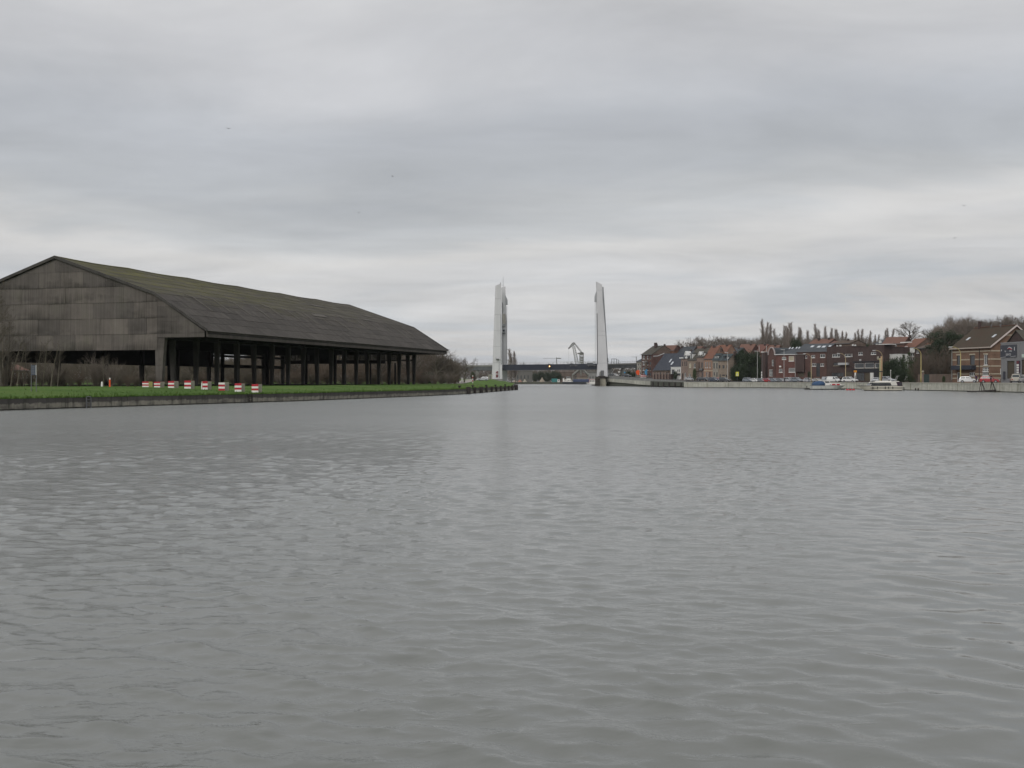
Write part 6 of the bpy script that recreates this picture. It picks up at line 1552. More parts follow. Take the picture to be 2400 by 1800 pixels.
h.walls(hz(825, D - 4, b), brick_red)
kx = lambda x, y: h.on(*Z7(x, y))[0]
h.roof_side(hz(824.5, 394, b), hz(805.5, 394, b), slate_m, ry=8, over=.25, wallmat=brick_red, sky=[(kx(475, 395), kx(520, 395), .50, .72), (kx(590, 400), kx(637, 400), .44, .66), (kx(667, 400), kx(718, 400), .44, .66), (kx(768, 395), kx(803, 395), .46, .70)])
h.box('stair_bay', *Z7(318, 492), *Z7(462, 770), -.9, -.02, brick_dark)
h.box('string_course', *Z7(318, 488), *Z7(464, 494), -1.1, -.02, concgrey_m)
# domed dormer structure behind ridge
bb = h_right(wx(1880, 470), 470)
h = House('tiled_house', 'red roofed house with chimneys behind the slate apartments near the dark treetop', 'house', (1888, 470), (1934, 462), 12, bb); he = hz(812, 470, bb); h.walls(he, brick_red); h.roof_side(he, hz(795.5, 470, bb), tile_red, wallmat=brick_red, chim=[(3.2, .8, 1.2, .4), (8, .9, .8, .4)])
h = House('tiled_house', 'lower red roofed house right of the chimneyed roof behind the apartments', 'house', (1930, 458), (1957, 452), 12, bb); he = hz(814, 458, bb); h.walls(he, brick_red); h.roof_side(he, hz(800, 458, bb), tile_red, wallmat=brick_red)
# J
D = 386
h = House('brick_block', 'flat roofed dark brick block with a wide window strip and pale awning', 'house', (1937.8, D), (1998, 378), 14, b)
for a in ((903, 482, 1025, 532, 'white', 3), (1105, 482, 1200, 527, 'white', 2), (1213, 476, 1242, 522, 'white', 2), (920, 622, 1030, 672, 'dark', 3)):
    p0 = Z7(a[0], a[1]); p1 = Z7(a[2], a[3]); h.win(*p0, *p1, a[4], a[5])
h.win(*Z7(890, 785), *Z7(1085, 850), 'dark', 4, False); h.win(*Z7(1120, 765), *Z7(1225, 850), 'garage', 1, False)
he = hz(813.5, D, b); h.walls(he, brick_dark); h.flat(he, steelm_m, brick_dark)
h.box('awning', *Z7(1030, 625), *Z7(1185, 660), -1.3, -.25, pm('pale_awning', (.42, .43, .44), (.36, .37, .38), 1, .8))
h.box('hanging_shrub', *Z7(900, 800), *Z7(1080, 850), -.6, -.25, everl_m) if False else None
for (x0, y0, x1, y1) in ((858, 338, 872, 366), (908, 330, 926, 366), (1110, 320, 1124, 352), (1150, 325, 1164, 352), (1178, 370, 1204, 412)):
    h.box('chimney_pot', *Z7(x0, y0), *Z7(x1, y1), 4, 4.6, render_white)
h = House('brick_house', 'brown brick house behind the flat block with white chimney pots', 'house', (1952, 420), (1992, 414), 10, b + 1.5); he = hz(806, 420, h.base); h.walls(he, brick_brown); h.roof_side(he, hz(798, 420, h.base), tile_br, wallmat=brick_brown, chim=[(4, .8, .8, .3)])
# K
D = 372
h = House('shop_building', 'dark brick building with a black shopfront, wide framed panes and white entrance panel', 'shop', (1998.2, D), (2072, 362), 14, b)
for a in ((1325, 452, 1395, 498, 'white', 2), (1530, 452, 1612, 490, 'white', 2), (1265, 632, 1415, 712, 'shop', 1), (1428, 627, 1580, 710, 'shop', 1), (1593, 630, 1668, 708, 'shop', 1)):
    p0 = Z7(a[0], a[1]); p1 = Z7(a[2], a[3]); h.win(*p0, *p1, a[4], a[5])
h.win(*Z7(1290, 785), *Z7(1418, 915), 'dark', 3, False); h.win(*Z7(1425, 785), *Z7(1522, 925), 'garage', 1, False)
he = hz(815, D, b); h.walls(he, brick_dark); h.flat(he, steelm_m, brick_dark)
z0 = 0.002
for (x0, y0, x1, y1) in ((1240, 602, 1735, 622), (1240, 716, 1735, 780), (1583, 782, 1735, 925)):
    h.box('black_fascia', *Z7(x0, y0), *Z7(x1, y1), -.12, -.02, render_black)
h.box('white_panel', *Z7(1527, 785), *Z7(1578, 925), -.35, -.05, render_white); h.box('vent_box', *Z7(1345, 566), *Z7(1375, 594), -.2, -.01, lampw_m)
h.box('raised_parapet', *Z7(1480, 335), *Z7(1735, 380), .3, 6, brick_dark); h.box('roof_trim', *Z7(1640, 322), *Z7(1815, 332), .2, 4, frame_m)
for (x0, y0, x1, y1) in ((1505, 258, 1530, 300), (1455, 315, 1472, 370)): h.box('chimney_pot', *Z7(x0, y0), *Z7(x1, y1), 5, 5.6, render_white)
# M: hillside houses
def hill_house(name, lab, x0, x1, D0, ye, yr, wm, rm, wins=(), chim=(), ry=None):
    bb = h_right(wx((x0 + x1) / 2, D0), D0) - .3
    h = House(name, lab, 'house', (x0, D0), (x1, D0 - 5), 11, bb)
    for w_ in wins: h.win(*w_)
    he = max(2.0, hz(ye, D0, bb)); h.walls(he, wm); h.roof_side(he, hz(yr, D0, bb), rm, wallmat=wm, chim=chim, ry=ry); return h
hill_house('tiled_house', 'grey roofed house left of the big red roof on the hill', 2049, 2070, 440, 806, 794.5, brick_dark, slate_m)
hill_house('tiled_house', 'broad brick house with red brown roof stepping up on the hill', 2068, 2118, 430, 806, 790, brick('hill_brick', (.14, .075, .06)), tile_red, [(2076, 809, 2084, 815, 'white', 2), (2094, 809, 2102, 815, 'white', 2), (2076, 824, 2084, 832, 'white', 2), (2094, 824, 2102, 832, 'white', 2)], [(9, .9, .9, .4)])
hw_ = hill_house('white_house', 'pale modern house with white panel front and orange red roof on the hill', 2118.5, 2146, 405, 814, 794, brick_brown, tile_or, [(2121, 827, 2128, 835, 'white', 2), (2134, 827, 2142, 835, 'white', 2), (2121, 838, 2128, 846, 'white', 2), (2134, 838, 2142, 846, 'white', 2), (2121, 805.5, 2127, 812.5, 'white', 1)], [])
hw_.box('white_panel', 2119, 815, 2131.2, 826.5, -.4, -.02, render_white); hw_.box('white_panel', 2131.8, 815, 2144.5, 826.5, -.4, -.02, render_white); hw_.box('eaves_board', 2114, 801.8, 2137, 804, -.9, .1, frame_m)
hill_house('tiled_house', 'orange roofed house right of the white panelled one, half hidden by thicket', 2146, 2180, 405, 810, 793.5, brick_brown, tile_or, [], [(3, .9, .8, .35)])
hill_house('tiled_house', 'low house with white eaves under the orange roof behind the evergreens', 2144, 2170, 372, 817, 808, brick_dark, tile_br, [(2148, 820, 2154, 828, 'white', 2)])
h = House('white_annex', 'white rendered garden annex wall behind the dark evergreen hedge', 'annex', (2071.5, 366), (2108, 360), 5, 1.85)
he = hz(831.5, 366, 1.85); h.walls(he, render_white); h.flat(he, steelm_m, frame_m)
# P: garden wall
gw = thing('garden_wall', 'low red brick garden wall with a dark green gate left of the striped house', 'wall', (wx(2152, 292), 292, 1.8), math.atan2(-14, wx(2236, 278) - wx(2152, 292)))
wl = math.hypot(14, wx(2236, 278) - wx(2152, 292))
for (a, b2, m_) in ((0, .1, 0), (.1, .17, 1), (.17, .33, 2), (.33, 1, 0)):
    mb = MB(); mb.box(wl * a + .01, wl * b2 - .01, -.12, .12, -.3, 2.2 if m_ != 1 else 2.6)
    mb.build(['wall_length', 'gate_pillar', 'gate'][m_], [brick_brown, brick_pink, pm('dark_green_gate', (.03, .05, .045), (.025, .04, .038), 2, .6)][m_], gw)
mb = MB(); mb.lathe([(.05, 2.6), (.28, 2.75), (.3, 2.95), (.2, 3.15), (.05, 3.22)], wl * .135, 0, 12); mb.build('pillar_ball', concrete_m, gw)

# Q: striped brick house by the water (seen on its corner)
C0 = Vector((wx(2322, 262), 262.0)); C1 = Vector((wx(2232.5, 275.5), 275.5))
h = House('striped_house', 'large brown brick house with pale stone bands and a broad mossy tiled roof', 'house', (2232.5, 275.5), (2322, 262), 13.6, 1.8)
eav = wz(812.5, 268) - 1.8
for a in ((1052, 835, 1112, 1000), (1278, 830, 1360, 1000), (1518, 822, 1582, 1000)):
    h.win(*Z8(a[0], a[1]), *Z8(a[2], a[3]), 'dark' if a[0] < 1500 else 'white', 2 if a[0] > 1500 else 1, True)
h.win(*Z8(1495, 1040), *Z8(1600, 1112), 'white', 4, True, 2); h.win(*Z8(1495, 1128), *Z8(1600, 1180), 'white', 3, True, 1)
h.win(*Z8(1055, 1130), *Z8(1105, 1290), 'white', 1, False); h.win(*Z8(1268, 1125), *Z8(1360, 1190), 'white', 3)
bm = brick('striped_brown_brick', (.20, .125, .088)); h.walls(eav, bm)
w, d = h.w, h.d; ov = .5; hr = wz(764, 264) - 1.8; k = (hr - eav) / (d / 2)
mb = MB(); th = .18
mb.prism([(-ov, -ov, eav - ov * k), (-ov, d / 2, hr), (-ov, d + ov, eav - ov * k), (-ov, d + ov, eav - ov * k + th), (-ov, d / 2, hr + th), (-ov, -ov, eav - ov * k + th)], (w + 2 * ov, 0, 0))
r = mb.build('roof', tiles('mossy_brown_tiles', (.066, .042, .030), (.052, .046, .032), .35), h.root)
mb = MB(); mb.box(-ov - .05, w + ov + .05, d / 2 - .18, d / 2 + .18, hr + th - .04, hr + th + .12); mb.build('ridge_tiles', tile_red, r)
for (u, f) in ((w * .18, .32), (w * .80, .40)):
    y = d / 2 * f; z = eav + k * y + th; mb = MB(); mb.hexa([(u - .35, y, z + .02), (u + .35, y, z + .02), (u + .35, y + .95, z + .95 * k + .02), (u - .35, y + .95, z + .95 * k + .02), (u - .35, y - .06, z + .12), (u + .35, y - .06, z + .12), (u + .35, y + .89, z + .95 * k + .12), (u - .35, y + .89, z + .95 * k + .12)]); mb.build('skylight', winlight, r)
u = h.on(2266.5, 800)[0]; mb = MB(); mb.box(w * .10, w * .10 + .5, d / 2 - .5, d / 2 + .1, hr - 3.2, hr + 1.5); mb.build('chimney', brick_dark, r)
mb = MB(); mb.box(w * .10 - .07, w * .10 + .57, d / 2 - .57, d / 2 + .17, hr + 1.5, hr + 1.7); mb.build('chimney_cap', brick_dark, r)
for u in (w * .42, w * .66):
    mb = MB(); mb.tube((u, d / 2 - .2, hr - .1), (u, d / 2 - .2, hr + .75), .13, n=6); mb.build('vent_pipe', steelm_m, r)
mb = MB(); mb.face([(w - .001, 0, eav - .01), (w - .001, d, eav - .01), (w - .001, d / 2, hr)]); mb.build('gable_wall', bm, h.root); mb = MB(); mb.face([(.001, d, eav - .01), (.001, 0, eav - .01), (.001, d / 2, hr)]); mb.build('gable_wall', bm, h.root)
for sg in (0, 1):
    a = (-ov, eav - ov * k) if sg == 0 else (d + ov, eav - ov * k)
    mb = MB(); mb.hexa([(w + ov + .01, a[0], a[1] - .12), (w + ov + .12, a[0], a[1] - .12), (w + ov + .12, d / 2, hr - .12), (w + ov + .01, d / 2, hr - .12), (w + ov + .01, a[0], a[1] + .26), (w + ov + .12, a[0], a[1] + .26), (w + ov + .12, d / 2, hr + .26), (w + ov + .01, d / 2, hr + .26)]); mb.build('verge_board', pm('pinkish_white_board', (.58, .50, .47), (.5, .44, .42), 1, .7) if sg == 0 else MATS['pinkish_white_board'], h.root)
mb = MB(); mb.box(-ov, w + ov, -ov - .16, -ov - .005, eav - ov * k - .12, eav - ov * k + .16); mb.build('gutter', pm('pale_gutter', (.42, .36, .31), (.36, .31, .27), 1, .7), h.root)
for z in (eav - 1.15, eav - 3.1, eav - 4.75, eav - 6.6, eav - 7.6):
    prev = 0.0
    for (u0, u1, z0_, z1_, *_) in sorted(h.holes) + [(w, w, -9, 99)]:
        if z0_ - .15 < z < z1_ + .15:
            if u0 - prev > .1:
                mb = MB(); mb.box(prev, u0 - .1, -.03, .03, z - .14, z + .14); mb.build('stone_band', stone_m, h.root)
            prev = u1 + .1
    if prev < w:
        mb = MB(); mb.box(prev, w + .03, -.03, .03, z - .14, z + .14); mb.build('stone_band', stone_m, h.root)
    mb = MB(); mb.box(w - .02, w + .03, .031, d, z - .14, z + .14); mb.build('stone_band', stone_m, h.root)
for zz2 in (eav + 2.6, eav + 4.4):
    hw2 = (hr - zz2) / k - .5; mb = MB(); mb.box(w - .02, w + .03, d / 2 - hw2, d / 2 + hw2, zz2 - .14, zz2 + .14); mb.build('stone_band', stone_m, h.root)
for (u0, u1, z0_, z1_, *_) in h.holes[:3]:
    mb = MB(); mb.box(u0 - .2, u1 + .2, -.05, .04, z1_ + .02, z1_ + .35); mb.build('lintel', stone_m, h.root)
h.box('balcony', *Z8(1030, 1010), *Z8(1385, 1082), -1.4, -.05, steeld_m)
h.box('downpipe', *Z8(966, 700), *Z8(976, 1250), -.15, -.03, concgrey_m); h.box('downpipe', *Z8(1440, 720), *Z8(1447, 1250), -.12, -.032, framed_m)
mb = MB(); mb.box(w + .04, w + .25, 2.6, 3.3, 2.0, 3.4); mb.build('meter_box', white_m, h.root)
# R: garage in grey cladding
h = House('garage_building', 'grey metal clad garage with dark sign panel and tall roller door', 'garage', (2346, 246), (2442, 231), 7.5, 1.8)
he = h.zat(2346, 805); h.win(*Z8(1918, 930), *Z8(2045, 1235), 'garage', 1, False); h.win(*Z8(2170, 905), *Z8(2330, 1235), 'garage', 1, False)
h.walls(he, corr_m); h.flat(he, steelm_m, towerg_m)
rr_ = he + 2.6; mb = MB(); c_ = h.w * .34; mb.prism([(c_ - 3.6, .6, he - .04), (c_, .6, rr_), (c_ + 3.6, .6, he - .04)], (0, 6.5, 0)); mb.build('rear_gable', brick_dark, h.root)
mb = MB()
for sg in (-1, 1): mb.hexa([(c_, .3, rr_ + .02), (c_ + sg * 3.9, .3, he - .25), (c_ + sg * 3.9, 7.3, he - .25), (c_, 7.3, rr_ + .02), (c_, .3, rr_ + .2), (c_ + sg * 3.9, .3, he - .07), (c_ + sg * 3.9, 7.3, he - .07), (c_, 7.3, rr_ + .2)])
mb.build('rear_roof', tile_dark, h.root)
for k2 in range(18):
    u = .25 + k2 * (h.w - .5) / 17
    if any(hh[0] - .1 < u < hh[1] + .1 for hh in h.holes): continue
    mb = MB(); mb.box(u - .03, u + .03, -.05, -.002, .1, he - .02); mb.build('cladding_rib', corr_m, h.root)
sg = h.box('sign_panel', *Z8(1812, 660), *Z8(2090, 872), -.14, -.06, navy_m)
def sign_text(body, px, py, size_px, mat, name='lettering', wmax=None, align='CENTER'):
    cu = bpy.data.curves.new('sign_text', 'FONT'); cu.body = body; cu.size = 1; cu.align_x = align; cu.align_y = 'CENTER'; cu.extrude = .004
    o = bpy.data.objects.new('sign_text', cu); COL.objects.link(o)
    dg = bpy.context.evaluated_depsgraph_get(); me = bpy.data.meshes.new_from_object(o.evaluated_get(dg)); bpy.data.objects.remove(o)
    u, z = h.on(px, py); s_ = size_px * 238 / F * 1.35
    xs = [v.co.x for v in me.vertices]; wd = max(xs) - min(xs); kx_ = s_ if wmax is None else (wmax * 238 / F) / wd
    for v in me.vertices: v.co = Vector((u + v.co.x * kx_, -.15 - v.co.z, z + v.co.y * s_))
    me.materials.clear(); me.materials.append(mat)
    t = link(name, me, sg); return t
letw = pm('sign_white', (.62, .62, .62), (.55, .55, .55), 5, .6)
sign_text('TOP', 2357.4, 823.8, 4.2, letw, wmax=6.0); sign_text('CORSE', 2369.8, 822.7, 4.2, letw, wmax=10.5)
sign_text('SERVICE', 2364.6, 831.2, 5.2, letw, wmax=21)
for px, py in ((2348.6, 821), (2379, 815.2), (2379, 819.4)):
    u, z = h.on(px, py); mb = MB(); mb.box(u - .1, u + .1, -.155, -.142, z - .19, z + .17); mb.build('sign_emblem', letw, sg)
mb = MB(); pts = [h.on(2363 + 10.5 * t, 817.2 - 3.8 * math.sin(math.pi * min(1, t * 1.5) * .75) + 2.2 * t * t) for t in [i / 8 for i in range(9)]]
mb.path([Vector((u, -.16, z)) for u, z in pts], .07, 5); mb.build('car_outline', letw, sg)
mb = MB(); pts = [h.on(2363.5 + 9.5 * t, 819 - 2.6 * math.sin(math.pi * min(1, t * 1.4) * .75) + 2.0 * t * t) for t in [i / 8 for i in range(9)]]
mb.path([Vector((u, -.155, z)) for u, z in pts], .08, 5); mb.build('car_outline', red_m, sg)
for (x0, x1, y0, y1) in ((2345.6, 2359.2, 838.3, 836.4), (2369.6, 2383, 836, 834.4)):
    n = 9
    for i in range(n):
        px = x0 + (x1 - x0) * (i + .5) / n; py = y0 + (y1 - y0) * i / n; u, z = h.on(px, py); mb = MB(); mb.box(u - .045, u + .045, -.15, -.142, z - .07, z + .07); mb.build('small_letter', letw, sg)
h.box('list_board', *Z8(2090, 925), *Z8(2150, 1130), -.12, -.05, pm('plum_board', (.06, .035, .06), (.05, .03, .05), 2, .6))
for i in range(4): h.box('list_sign', *Z8(2094, 985 + 42 * i), *Z8(2132, 1017 + 42 * i), -.15, -.125, white_m)
h.box('red_sign', *Z8(2092, 932), *Z8(2130, 975), -.15, -.125, MATS['maroon_board'])
h.box('round_sign', *Z8(2186, 812), *Z8(2230, 870), -.2, -.08, pm('pale_green_sign', (.5, .58, .52), (.42, .5, .45), 1, .6))
h.box('wall_duct', *Z8(1870, 1110), *Z8(1893, 1245), -.35, -.06, navy_m)
# houses glimpsed behind the shed on the left bank
for i, (px0, px1, D0, ye, yr, lab) in enumerate(((28, 66, 262, 868, 855, 'red roofed brick house with white windows glimpsed left under the shed'), (264, 330, 300, 872, 856, 'pale windowed house glimpsed under the shed left of the corner post'), (395, 470, 310, 871, 855, 'brick house with white windows glimpsed behind the second shed posts'))):
    bb = 1.4; h = House('brick_house', lab, 'house', (px0, D0), (px1, D0 + 4), 8, bb)
    for k2 in range(4): h.win(px0 + 5 + (px1 - px0) * k2 / 4, 874, px0 + 5 + (px1 - px0) * (k2 + .35) / 4, 886, 'white', 2)
    he = hz(ye, D0, bb); h.walls(he, brick_pink); h.roof_side(he, hz(yr, D0, bb), tile_red, wallmat=brick_red)
# ------------------------------------------------------------------ vehicles
CARS = {
 'hatch': dict(L=4.0, W=1.70, low=[(-2.0, .30), (-2.0, .62), (-1.92, .90), (.95, .92), (1.75, .76), (1.98, .58), (2.0, .30)], cab=[(-1.88, .90), (-1.62, 1.40), (-1.2, 1.47), (.10, 1.47), (.95, .92)], wb=(-1.22, 1.25)),
 'sedan': dict(L=4.5, W=1.75, low=[(-2.25, .30), (-2.25, .70), (-2.15, .95), (-1.35, .97), (1.05, .92), (1.95, .76), (2.22, .58), (2.25, .30)], cab=[(-1.75, .95), (-1.05, 1.38), (-.8, 1.43), (.25, 1.43), (1.05, .92)], wb=(-1.35, 1.40)),
 'suv': dict(L=4.5, W=1.84, low=[(-2.25, .36), (-2.25, .80), (-2.18, 1.02), (1.05, 1.04), (2.0, .92), (2.22, .70), (2.25, .36)], cab=[(-2.12, 1.02), (-1.9, 1.58), (-1.5, 1.68), (.2, 1.68), (1.05, 1.04)], wb=(-1.35, 1.40)),
 'van': dict(L=4.3, W=1.80, low=[(-2.15, .32), (-2.15, .85), (-2.13, 1.02), (1.25, 1.04), (1.95, .85), (2.13, .62), (2.15, .32)], cab=[(-2.12, 1.02), (-2.05, 1.75), (-1.9, 1.84), (.45, 1.82), (1.3, 1.03)], wb=(-1.35, 1.35)),
 'offroad': dict(L=4.2, W=1.75, low=[(-2.1, .45), (-2.1, 1.02), (-2.08, 1.08), (.7, 1.10), (2.0, 1.04), (2.08, .8), (2.1, .45)], cab=[(-2.06, 1.08), (-1.98, 1.78), (-1.9, 1.84), (.15, 1.84), (.62, 1.10)], wb=(-1.3, 1.35)),
}
def car_meshes(kind):
    c = CARS[kind]; W = c['W'] / 2; out = {}
    mb = MB(); rings = []
    for y, ins in ((-W, .05), (-W + .06, 0), (W - .06, 0), (W, .05)):
        rings.append([(x * (1 - ins * .35), y, z if z < .4 else z - ins * .5) for x, z in c['low']])
    mb.loft(rings)
    rings = []; top = max(z for x, z in c['cab']); b0 = c['cab'][0][1]
    for sg, f in ((-1, 1), (1, 1)):
        rings.append([(x, sg * (W - .08 - .17 * max(0, (z - b0) / (top - b0))), z) for x, z in c['cab']])
    mb.loft(rings)
    out['body'] = mb
    # glass: windscreen, rear screen and side panes just proud of the cabin
    cab = c['cab']; yy = lambda z: W - .08 - .17 * max(0, (z - b0) / (top - b0))
    def lerp(p, q, t): return (p[0] + (q[0] - p[0]) * t, p[1] + (q[1] - p[1]) * t)
    def cross(p, q, e): # slanted pane across the car
        a = lerp(p, q, .12); b = lerp(p, q, .86); d = (q[1] - p[1], -(q[0] - p[0])); l = math.hypot(*d); d = (d[0] / l * e, d[1] / l * e)
        g = MB(); g.face([(a[0] + d[0], -yy(a[1]) + .10, a[1] + d[1]), (a[0] + d[0], yy(a[1]) - .10, a[1] + d[1]), (b[0] + d[0], yy(b[1]) - .08, b[1] + d[1]), (b[0] + d[0], -yy(b[1]) + .08, b[1] + d[1])]); return g
    out['windscreen'] = cross(cab[-1], cab[-2], .012); out['rear_window'] = cross(cab[0], cab[1], -.012)
    zs0, zs1 = b0 + .06, top - .11
    def xat(i, j, z):
        p, q = cab[i], cab[j]; return p[0] + (q[0] - p[0]) * (z - p[1]) / (q[1] - p[1])
    n = 2 if kind != 'van' else 1
    for sg in (-1, 1):
        xr0, xr1 = xat(0, 1, zs0) + .18, xat(0, 1, min(zs1, cab[1][1])) + .16; xf0, xf1 = xat(-1, -2, zs0) - .16, xat(-1, -2, zs1) - .10
        if kind == 'van': xr0 = xr1 = .1
        g = MB()
        for k in range(n):
            a0, a1 = xr0 + (xf0 - xr0) * k / n + .04, xr0 + (xf0 - xr0) * (k + 1) / n - .04; b0_, b1_ = xr1 + (xf1 - xr1) * k / n + .04, xr1 + (xf1 - xr1) * (k + 1) / n - .04
            g.face([(a0, sg * (yy(zs0) + .012), zs0), (a1, sg * (yy(zs0) + .012), zs0), (b1_, sg * (yy(zs1) + .012), zs1), (b0_, sg * (yy(zs1) + .012), zs1)])
        out['side_window' + ('' if sg < 0 else '_b')] = g
    r = .31 if kind not in ('offroad', 'suv') else .36
    for i, x in enumerate(c['wb']):
        for j, sg in enumerate((-1, 1)):
            g = MB(); y0, y1 = sg * (W - .20), sg * (W + .015)
            g.tube((x, y0, r), (x, y1, r), r, n=14); g.tube((x, y1 - sg * .02, r), (x, y1 + sg * .006, r), r * .62, n=10, mi=1); out['wheel_%d%d' % (i, j)] = g
    xf = max(x for x, z in c['low']); xb = min(x for x, z in c['low']); zl = [z for x, z in c['low']][-2] + .10
    for j, sg in enumerate((-1, 1)):
        g = MB(); g.box(xf - .16, xf + .012, sg * (W - .30) - .17, sg * (W - .30) + .17, zl - .10, zl + .07); out['headlight_%d' % j] = g
        g = MB(); g.box(xb - .012, xb + .08, sg * (W - .18) - .1, sg * (W - .18) + .1, .62, .86); out['tail_light_%d' % j] = g
    g = MB(); g.box(xf - .05, xf + .03, -W + .08, W - .08, .28, .44); g.box(xb - .03, xb + .05, -W + .08, W - .08, .28, .46); out['bumper'] = g
    g = MB(); g.box(xf + .03, xf + .04, -.26, .26, .40, .51); out['number_plate'] = g
    g = MB(); g.box(xb - .04, xb - .03, -.26, .26, .50, .62); out['number_plate_b'] = g
    g = MB(); g.box(xf - .03, xf + .02, -.42, .42, .50, .62); out['grille'] = g
    for j, sg in enumerate((-1, 1)):
        g = MB(); g.box(cab[-1][0] - .25, cab[-1][0] - .08, sg * (W + .05) - .09, sg * (W + .05) + .09, b0 + .02, b0 + .16); out['mirror_%d' % j] = g
    return out
car_cache = {}
def car(kind, colour, loc, yaw, label, group=None, name=None):
    if kind not in car_cache:
        d = {}
        for k, g in car_meshes(kind).items():
            base = k.split('_b')[0] if k.endswith('_b') else k.rstrip('0123456789').rstrip('_')
            mats = {'body': [cp['white']], 'wheel': [tyre_m, hub_m], 'headlight': [headl_m], 'tail_light': [taill_m], 'bumper': [plastic_m], 'number_plate': [plate_m], 'grille': [plastic_m], 'mirror': [plastic_m]}.get(base, [carglass])
            me = g.mesh(kind + '_' + k, mats)
            d[k] = (base, me)
        car_cache[kind] = d
    t = thing(name or ('parked_van' if kind == 'van' else 'parked_car'), label, 'van' if kind == 'van' else 'car', loc, yaw, group)
    for k, (base, me) in car_cache[kind].items():
        o = link(base, me, t)
        if base == 'body': o.material_slots[0].link = 'OBJECT'; o.material_slots[0].material = cp[colour]
    return t
QG = 'cars parked along the right quay'
def rcar(px, off, kind, colour, yawdeg, label):
    """a car on the quay road, `off` metres behind the wall at that photo column"""
    D = 150.0
    while D < 600:
        x = wx(px, D)
        if x > xw(D) and d_wall(x, D) >= off and x > xw(D): break
        D += .25
    z = h_right(x, D) + .03
    return car(kind, colour, (x, D, z), R(yawdeg), label, QG)
TO = -90          # nose towards the water
rcar(1754, 6, 'suv', 'bluegrey', -62, 'blue grey suv, leftmost of the parked line right of the yellow warning sign')
rcar(1770.5, 6, 'hatch', 'white', -68, 'white hatchback parked beside the blue grey suv, right of the tall lamp')
rcar(1785.5, 6, 'hatch', 'grey', -70, 'dark grey hatchback parked directly left of the red car')
rcar(1800, 6, 'hatch', 'red', -60, 'bright red hatchback in the parked line before the apartments')
rcar(1815, 6, 'hatch', 'bluegrey', -65, 'grey hatchback parked directly right of the red car')
rcar(1830, 6, 'hatch', 'grey', -66, 'dark grey hatchback left of the standing dark figure at the apartment corner')
rcar(1850, 6.5, 'suv', 'silver', -62, 'silver estate behind the dark figure at the apartment corner')
rcar(1868, 6, 'suv', 'bluegrey', -60, 'large blue silver suv parked before the dark brick stair bay')
rcar(1898, 6, 'hatch', 'silver', -50, 'pale silver hatchback behind the walking figure near the left boat')
rcar(1916, 13, 'sedan', 'beige', -75, 'beige saloon parked further back behind the blue canopied boat')
rcar(1938, 12, 'van', 'silver', -80, 'grey van parked behind the white van')
rcar(1955, 6, 'van', 'white', -55, 'white delivery van parked above the blue canopied boat')
rcar(1992, 6, 'suv', 'white', -48, 'white car parked left of the orange topped post')
rcar(2053, 6, 'hatch', 'silver', -120, 'silver car half hidden by the thick ochre mooring post')
rcar(2079, 6, 'suv', 'silver', -55, 'silver people carrier right of the thick ochre mooring post')
rcar(2270, 6, 'hatch', 'white', -28, 'white hatchback parked before the striped brick house')
rcar(2320, 7, 'hatch', 'red', -30, 'red saloon behind the two figures by the grey garage')
rcar(2379, 6.5, 'offroad', 'beige', 70, 'old pale off road car seen from behind at the garage')
rcar(2405, 6.5, 'suv', 'silver', 80, 'silver car cut by the right picture edge at the garage')
rcar(1540, 22, 'van', 'white', -40, 'white box van parked near the bridge ramp left of the other cars')
rcar(1551, 17, 'suv', 'white', -35, 'white car directly right of the white box van by the ramp')
rcar(1565, 16, 'hatch', 'silver', -40, 'silver grey hatchback behind the algae stained wall, left one')
rcar(1577, 14, 'hatch', 'blue', -50, 'dark blue hatchback behind the algae stained wall')
rcar(1590, 13, 'hatch', 'green', -35, 'dark green hatchback left of the two white cars before the row houses')
rcar(1604, 12, 'hatch', 'white', -65, 'white hatchback beside the thin dark post before the row houses')
rcar(1618, 10, 'sedan', 'silver', -40, 'silver white saloon before the yellow row house')
rcar(1646, 12, 'hatch', 'dark', -30, 'dark low car before the dark brick bay')
rcar(1660, 14, 'hatch', 'grey', -30, 'dark grey car before the orange row house')
rcar(1673, 7, 'suv', 'blue', -65, 'dark blue car before the pale grey row house')
rcar(1686, 14, 'hatch', 'red', -80, 'red car tucked behind the dark cars before the tan row house')
rcar(1698, 7, 'suv', 'dark', -48, 'black car with a pale plate at the right end of the row houses')
rcar(1469, 8, 'sedan', 'dark', -35, 'dark saloon coming down the bridge ramp left of the orange sheet')
rcar(1441, 10, 'suv', 'white', -60, 'white vehicle at the top of the bridge ramp beside the right tower')
rcar(1428, 8, 'hatch', 'grey', -160, 'dull grey car at the very top of the ramp beside the tower')
rcar(1527, 19, 'sedan', 'beige', -20, 'pale beige car low beside the white box van on the ramp')
def lcar(px, py, kind, colour, yaw, label):
    p = ground_at(px, py, h_left, 200, 600); car(kind, colour, p, R(yaw), label, 'cars on the left bank')
lcar(1001, 899.3, 'sedan', 'silver', -62, 'silver white saloon parked on the grass right of the shed end')
lcar(1049, 898.2, 'hatch', 'blue', -15, 'dark blue car parked under the bare trees right of the shed')
p = P(1132, 893, 395); car('hatch', 'silver', (p.x, p.y, h_left(p.x, p.y) + .07), R(175), 'silver hatchback on the path near the left bridge tower', 'cars on the left bank')
p = P(1338, 848, DB + 6); car('hatch', 'dark', (wx(1343, DB + 6), DB + 6, zb1 + 1.35), 0, 'dark car crossing the bridge deck just left of the crane', 'cars on the bridge')
car('van', 'dark', (wx(1386, DB + 6), DB + 6.2, zb1 + 1.35), 0, 'dark van crossing the bridge deck near the right tower', 'cars on the bridge')

